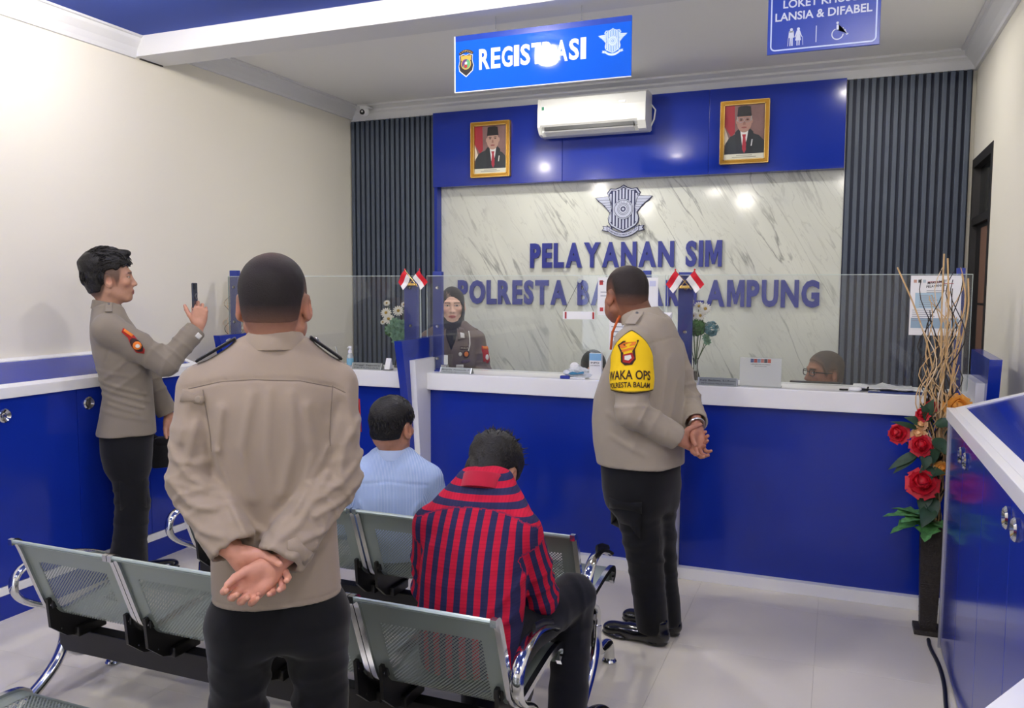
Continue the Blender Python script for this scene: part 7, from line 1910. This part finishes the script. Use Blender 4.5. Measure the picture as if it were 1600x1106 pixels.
r = thing('folder', 'thin navy folder under the papers on the right counter', 'folder', (.30, 4.50, ZT)); G().box((0, 0, .003), (.30, .10, .006), .001, rotm((0, 0, 1), -.03)).build('cover', pm('navy_folder', (40, 58, 120), .4), r); G().box((-.12, -.03, .0085), (.05, .02, .004), .001).build('clip', M_steel, r)
r = thing('earbud_case', 'rounded white gadget with a dark cord end on the right counter', 'gadget', (.09, 4.49, ZT)); G().ball((0, 0, .012), (.032, .018, .012), 14, 8).build('shell', M_white, r, smooth=True); G().tube([(-.035, 0, .006), (-.06, -.006, .006), (-.075, -.002, .006)], .005, 6).build('cord', M_blackp, r, smooth=True); G().tube([(.03, 0, .01), (.055, -.006, .012), (.06, .01, .022)], .005, 6).build('cord', M_blackp, r, smooth=True)

# signs and sheets on the glass
r = thing('hanging_plate', 'small white plate with red end bars hung by cords on the glass', 'sign', (-1.393, 4.520, 1.42))
G().bb((-1.489, 4.516, 1.421), (-1.297, 4.522, 1.466), .001).build('plate', M_white, r, world=True)
for x in (-1.478, -1.312): G().bb((x, 4.515, 1.424), (x + .011, 4.516, 1.463)).build('red_bar', M_signr, r, world=True)
G().lathe([(.012, 0), (.013, .004), (.006, .008)], n=12, R=rotm((1, 0, 0), PI / 2)).build('suction_hook', M_clear, r).location = (.002, .0, .223)
for x in (-1.483, -1.303): G().tube([(-1.391, 4.517, 1.643), (x, 4.518, 1.466)], .0014, 5).build('cord', M_blackp, r, world=True)
def sheet(x0, x1, z0, z1, y, label, draw=None):
    s = thing('notice_sheet', label, 'notice', ((x0 + x1) / 2, y, z0), group='notices on the counter glass')
    G().bb((x0, y - .0015, z0), (x1, y, z1)).build('paper', M_paper, s, world=True)
    if draw: draw(s, x0, x1, z0, z1, y - .0018)
def lines(s, x0, x1, z0, z1, y, rows, mat, nm='print'):
    g = G()
    for z, a, b, h in rows:
        W = x1 - x0; H = z1 - z0; g.bb((x0 + W * a, y, z0 + H * z), (x0 + W * b, y + .0003, z0 + H * (z + h)))
    g.build(nm, mat, s, world=True)
M_pg = pm('print_grey', (150, 156, 170), .6); M_pb = pm('print_pale_blue', (176, 204, 220), .6); M_pr = pm('print_red', (190, 60, 66), .6)
def d_left(s, x0, x1, z0, z1, y):
    lines(s, x0, x1, z0, z1, y, [(.80, .06, .18, .12), (.10, .08, .20, .10)], M_pr); lines(s, x0, x1, z0, z1, y, [(.88, .05, .22, .02), (.6, .1, .8, .02), (.5, .1, .8, .02)], M_pg)
def d_right(s, x0, x1, z0, z1, y):
    lines(s, x0, x1, z0, z1, y, [(.78, .70, .92, .14)], pm('print_lilac', (206, 210, 236), .6)); lines(s, x0, x1, z0, z1, y, [(.66, .30, .60, .03), (.3, .6, .66, .10)], M_ink); lines(s, x0, x1, z0, z1, y, [(.22, .5, .75, .04)], M_signy)
sheet(-1.285, -1.115, 1.448, 1.662, 4.529, 'white poster on the glass, left of the stout officer\'s head', d_left)
sheet(-1.10, -.938, 1.440, 1.660, 4.529, 'white poster on the glass, right of the stout officer\'s head', d_right)
sheet(-1.215, -1.09, 1.25, 1.435, 4.529, 'white notice lower on the glass, below the stout officer\'s chin', lambda s, *a: lines(s, *a, [(.7, .1, .8, .03), (.55, .1, .7, .03), (.4, .1, .8, .03)], M_pg))
def d_big(s, x0, x1, z0, z1, y):
    lines(s, x0, x1, z0, z1, y, [(.02, .0, 1, .06)], M_white); lines(s, x0, x1, z0, z1, y, [(.12, .03, .97, .17)], pm('print_steel_blue', (150, 176, 196), .6)); lines(s, x0, x1, z0, z1, y, [(.45, .10, .62, .26)], M_pb)
    y -= .0004
    for k, c in enumerate(((196, 150, 130), (70, 70, 66), (190, 206, 216))): lines(s, x0, x1, z0, z1, y, [(.88, .06 + .09 * k, .12 + .09 * k, .05)], pm('logo_%d' % k, c, .6), 'logo')
    lines(s, x0, x1, z0, z1, y, [(.885, .34, .62, .012), (.86, .62, .84, .012)], M_pr, 'red_strokes')
    g = G(); put_text(g, 'MAKLUMAT', (x0 + .075, y, z0 + .252), (1, 0, .12), (0, 0, 1), w=.085, h=.013, bold=.02); put_text(g, 'PELAYANAN', (x0 + .07, y, z0 + .234), (1, 0, .12), (0, 0, 1), w=.085, h=.012, bold=.02); g.build('lettering', M_ink, s, world=True)
    lines(s, x0, x1, z0, z1, y, [(.48 + .035 * k, .18, .55 - .05 * (k % 3), .012) for k in range(6)] + [(.24 + .035 * k, .05, .5 - .06 * (k % 2), .01) for k in range(6)] + [(.74, .32, .7, .012), (.71, .32, .62, .012)], M_pg)
sheet(.327, .552, 1.372, 1.668, 4.529, 'large printed notice on the right glass, behind the twigs of the rose vase', d_big)
r = thing('wall_dispenser', 'white tapered dispenser with a dark mark on the glass', 'dispenser', (-.896, 4.528, 1.364))
G().prism([(-.036, 0), (.034, 0), (.040, .103), (-.040, .103)], 'y', -.012, 0).build('back', M_white, r); V = [(-.04, -.012, .103), (.04, -.012, .103), (.034, -.012, 0), (-.036, -.012, 0), (-.01, -.040, .06), (.012, -.040, .06), (.010, -.040, .03), (-.008, -.040, .03)]
g = G(); g.add(V, [(0, 4, 5, 1), (1, 5, 6, 2), (2, 6, 7, 3), (3, 7, 4, 0), (4, 7, 6, 5)]); fr = g.build('front', M_paper, r); G().ball((.001, -.041, .045), (.006, .002, .008), 8, 6).build('mark', M_ink, fr)

# floor cable, sheet on the right cabinet, table corner
tag(G().tube(arc_pts([(.428, 4.06, .006), (.425, 3.97, .006), (.446, 3.8, .006), (.446, 3.6, .006), (.430, 3.42, .006), (.415, 3.1, .006), (.40, 2.6, .006)], 3), .0085, 8).build('floor_cable', M_blackp, None, smooth=True), 'black cable running along the foot of the right cabinet', 'cable')
r = thing('paper_sheet', 'light blue printed sheet on the sloped top of the right cabinet', 'paper', (.60, 2.33, 1.158)); Rr = rotm((0, 1, 0), -math.atan(.105 / .336))
G().box((0, 0, 0.0), (.20, .28, .0012), 0, Rr).build('sheet', pm('pale_blue_sheet', (206, 228, 240), .5), r); g = G()
for k in range(5): g.box(Rr @ np.array((0, -.09 + .045 * k, .001)), (.15, .006, .0006), 0, Rr)
g.build('print_lines', M_pg, r)
e = unit((.104, .185, 0)); nrm = np.array((e[1], -e[0], 0)); ang = math.atan2(e[1], e[0])
c0 = np.array((.330, 1.820, 0)) + e * -.02 + nrm * .20
r = thing('side_table', 'white topped side table cut by the lower right corner of the frame', 'table', (c0[0], c0[1], 0), ang)
G().box((0, 0, .786), (.26, .40, .028), .004).build('table_top', M_white, r); G().box((0, 0, .765), (.22, .34, .03), .003).build('apron', pm('table_grey', (150, 152, 156), .4), r)
for sx in (-1, 1):
    for sy in (-1, 1): G().tube([(sx * .10, sy * .16, .76), (sx * .10, sy * .16, .0)], .014, 8).build('leg', M_steel, r)
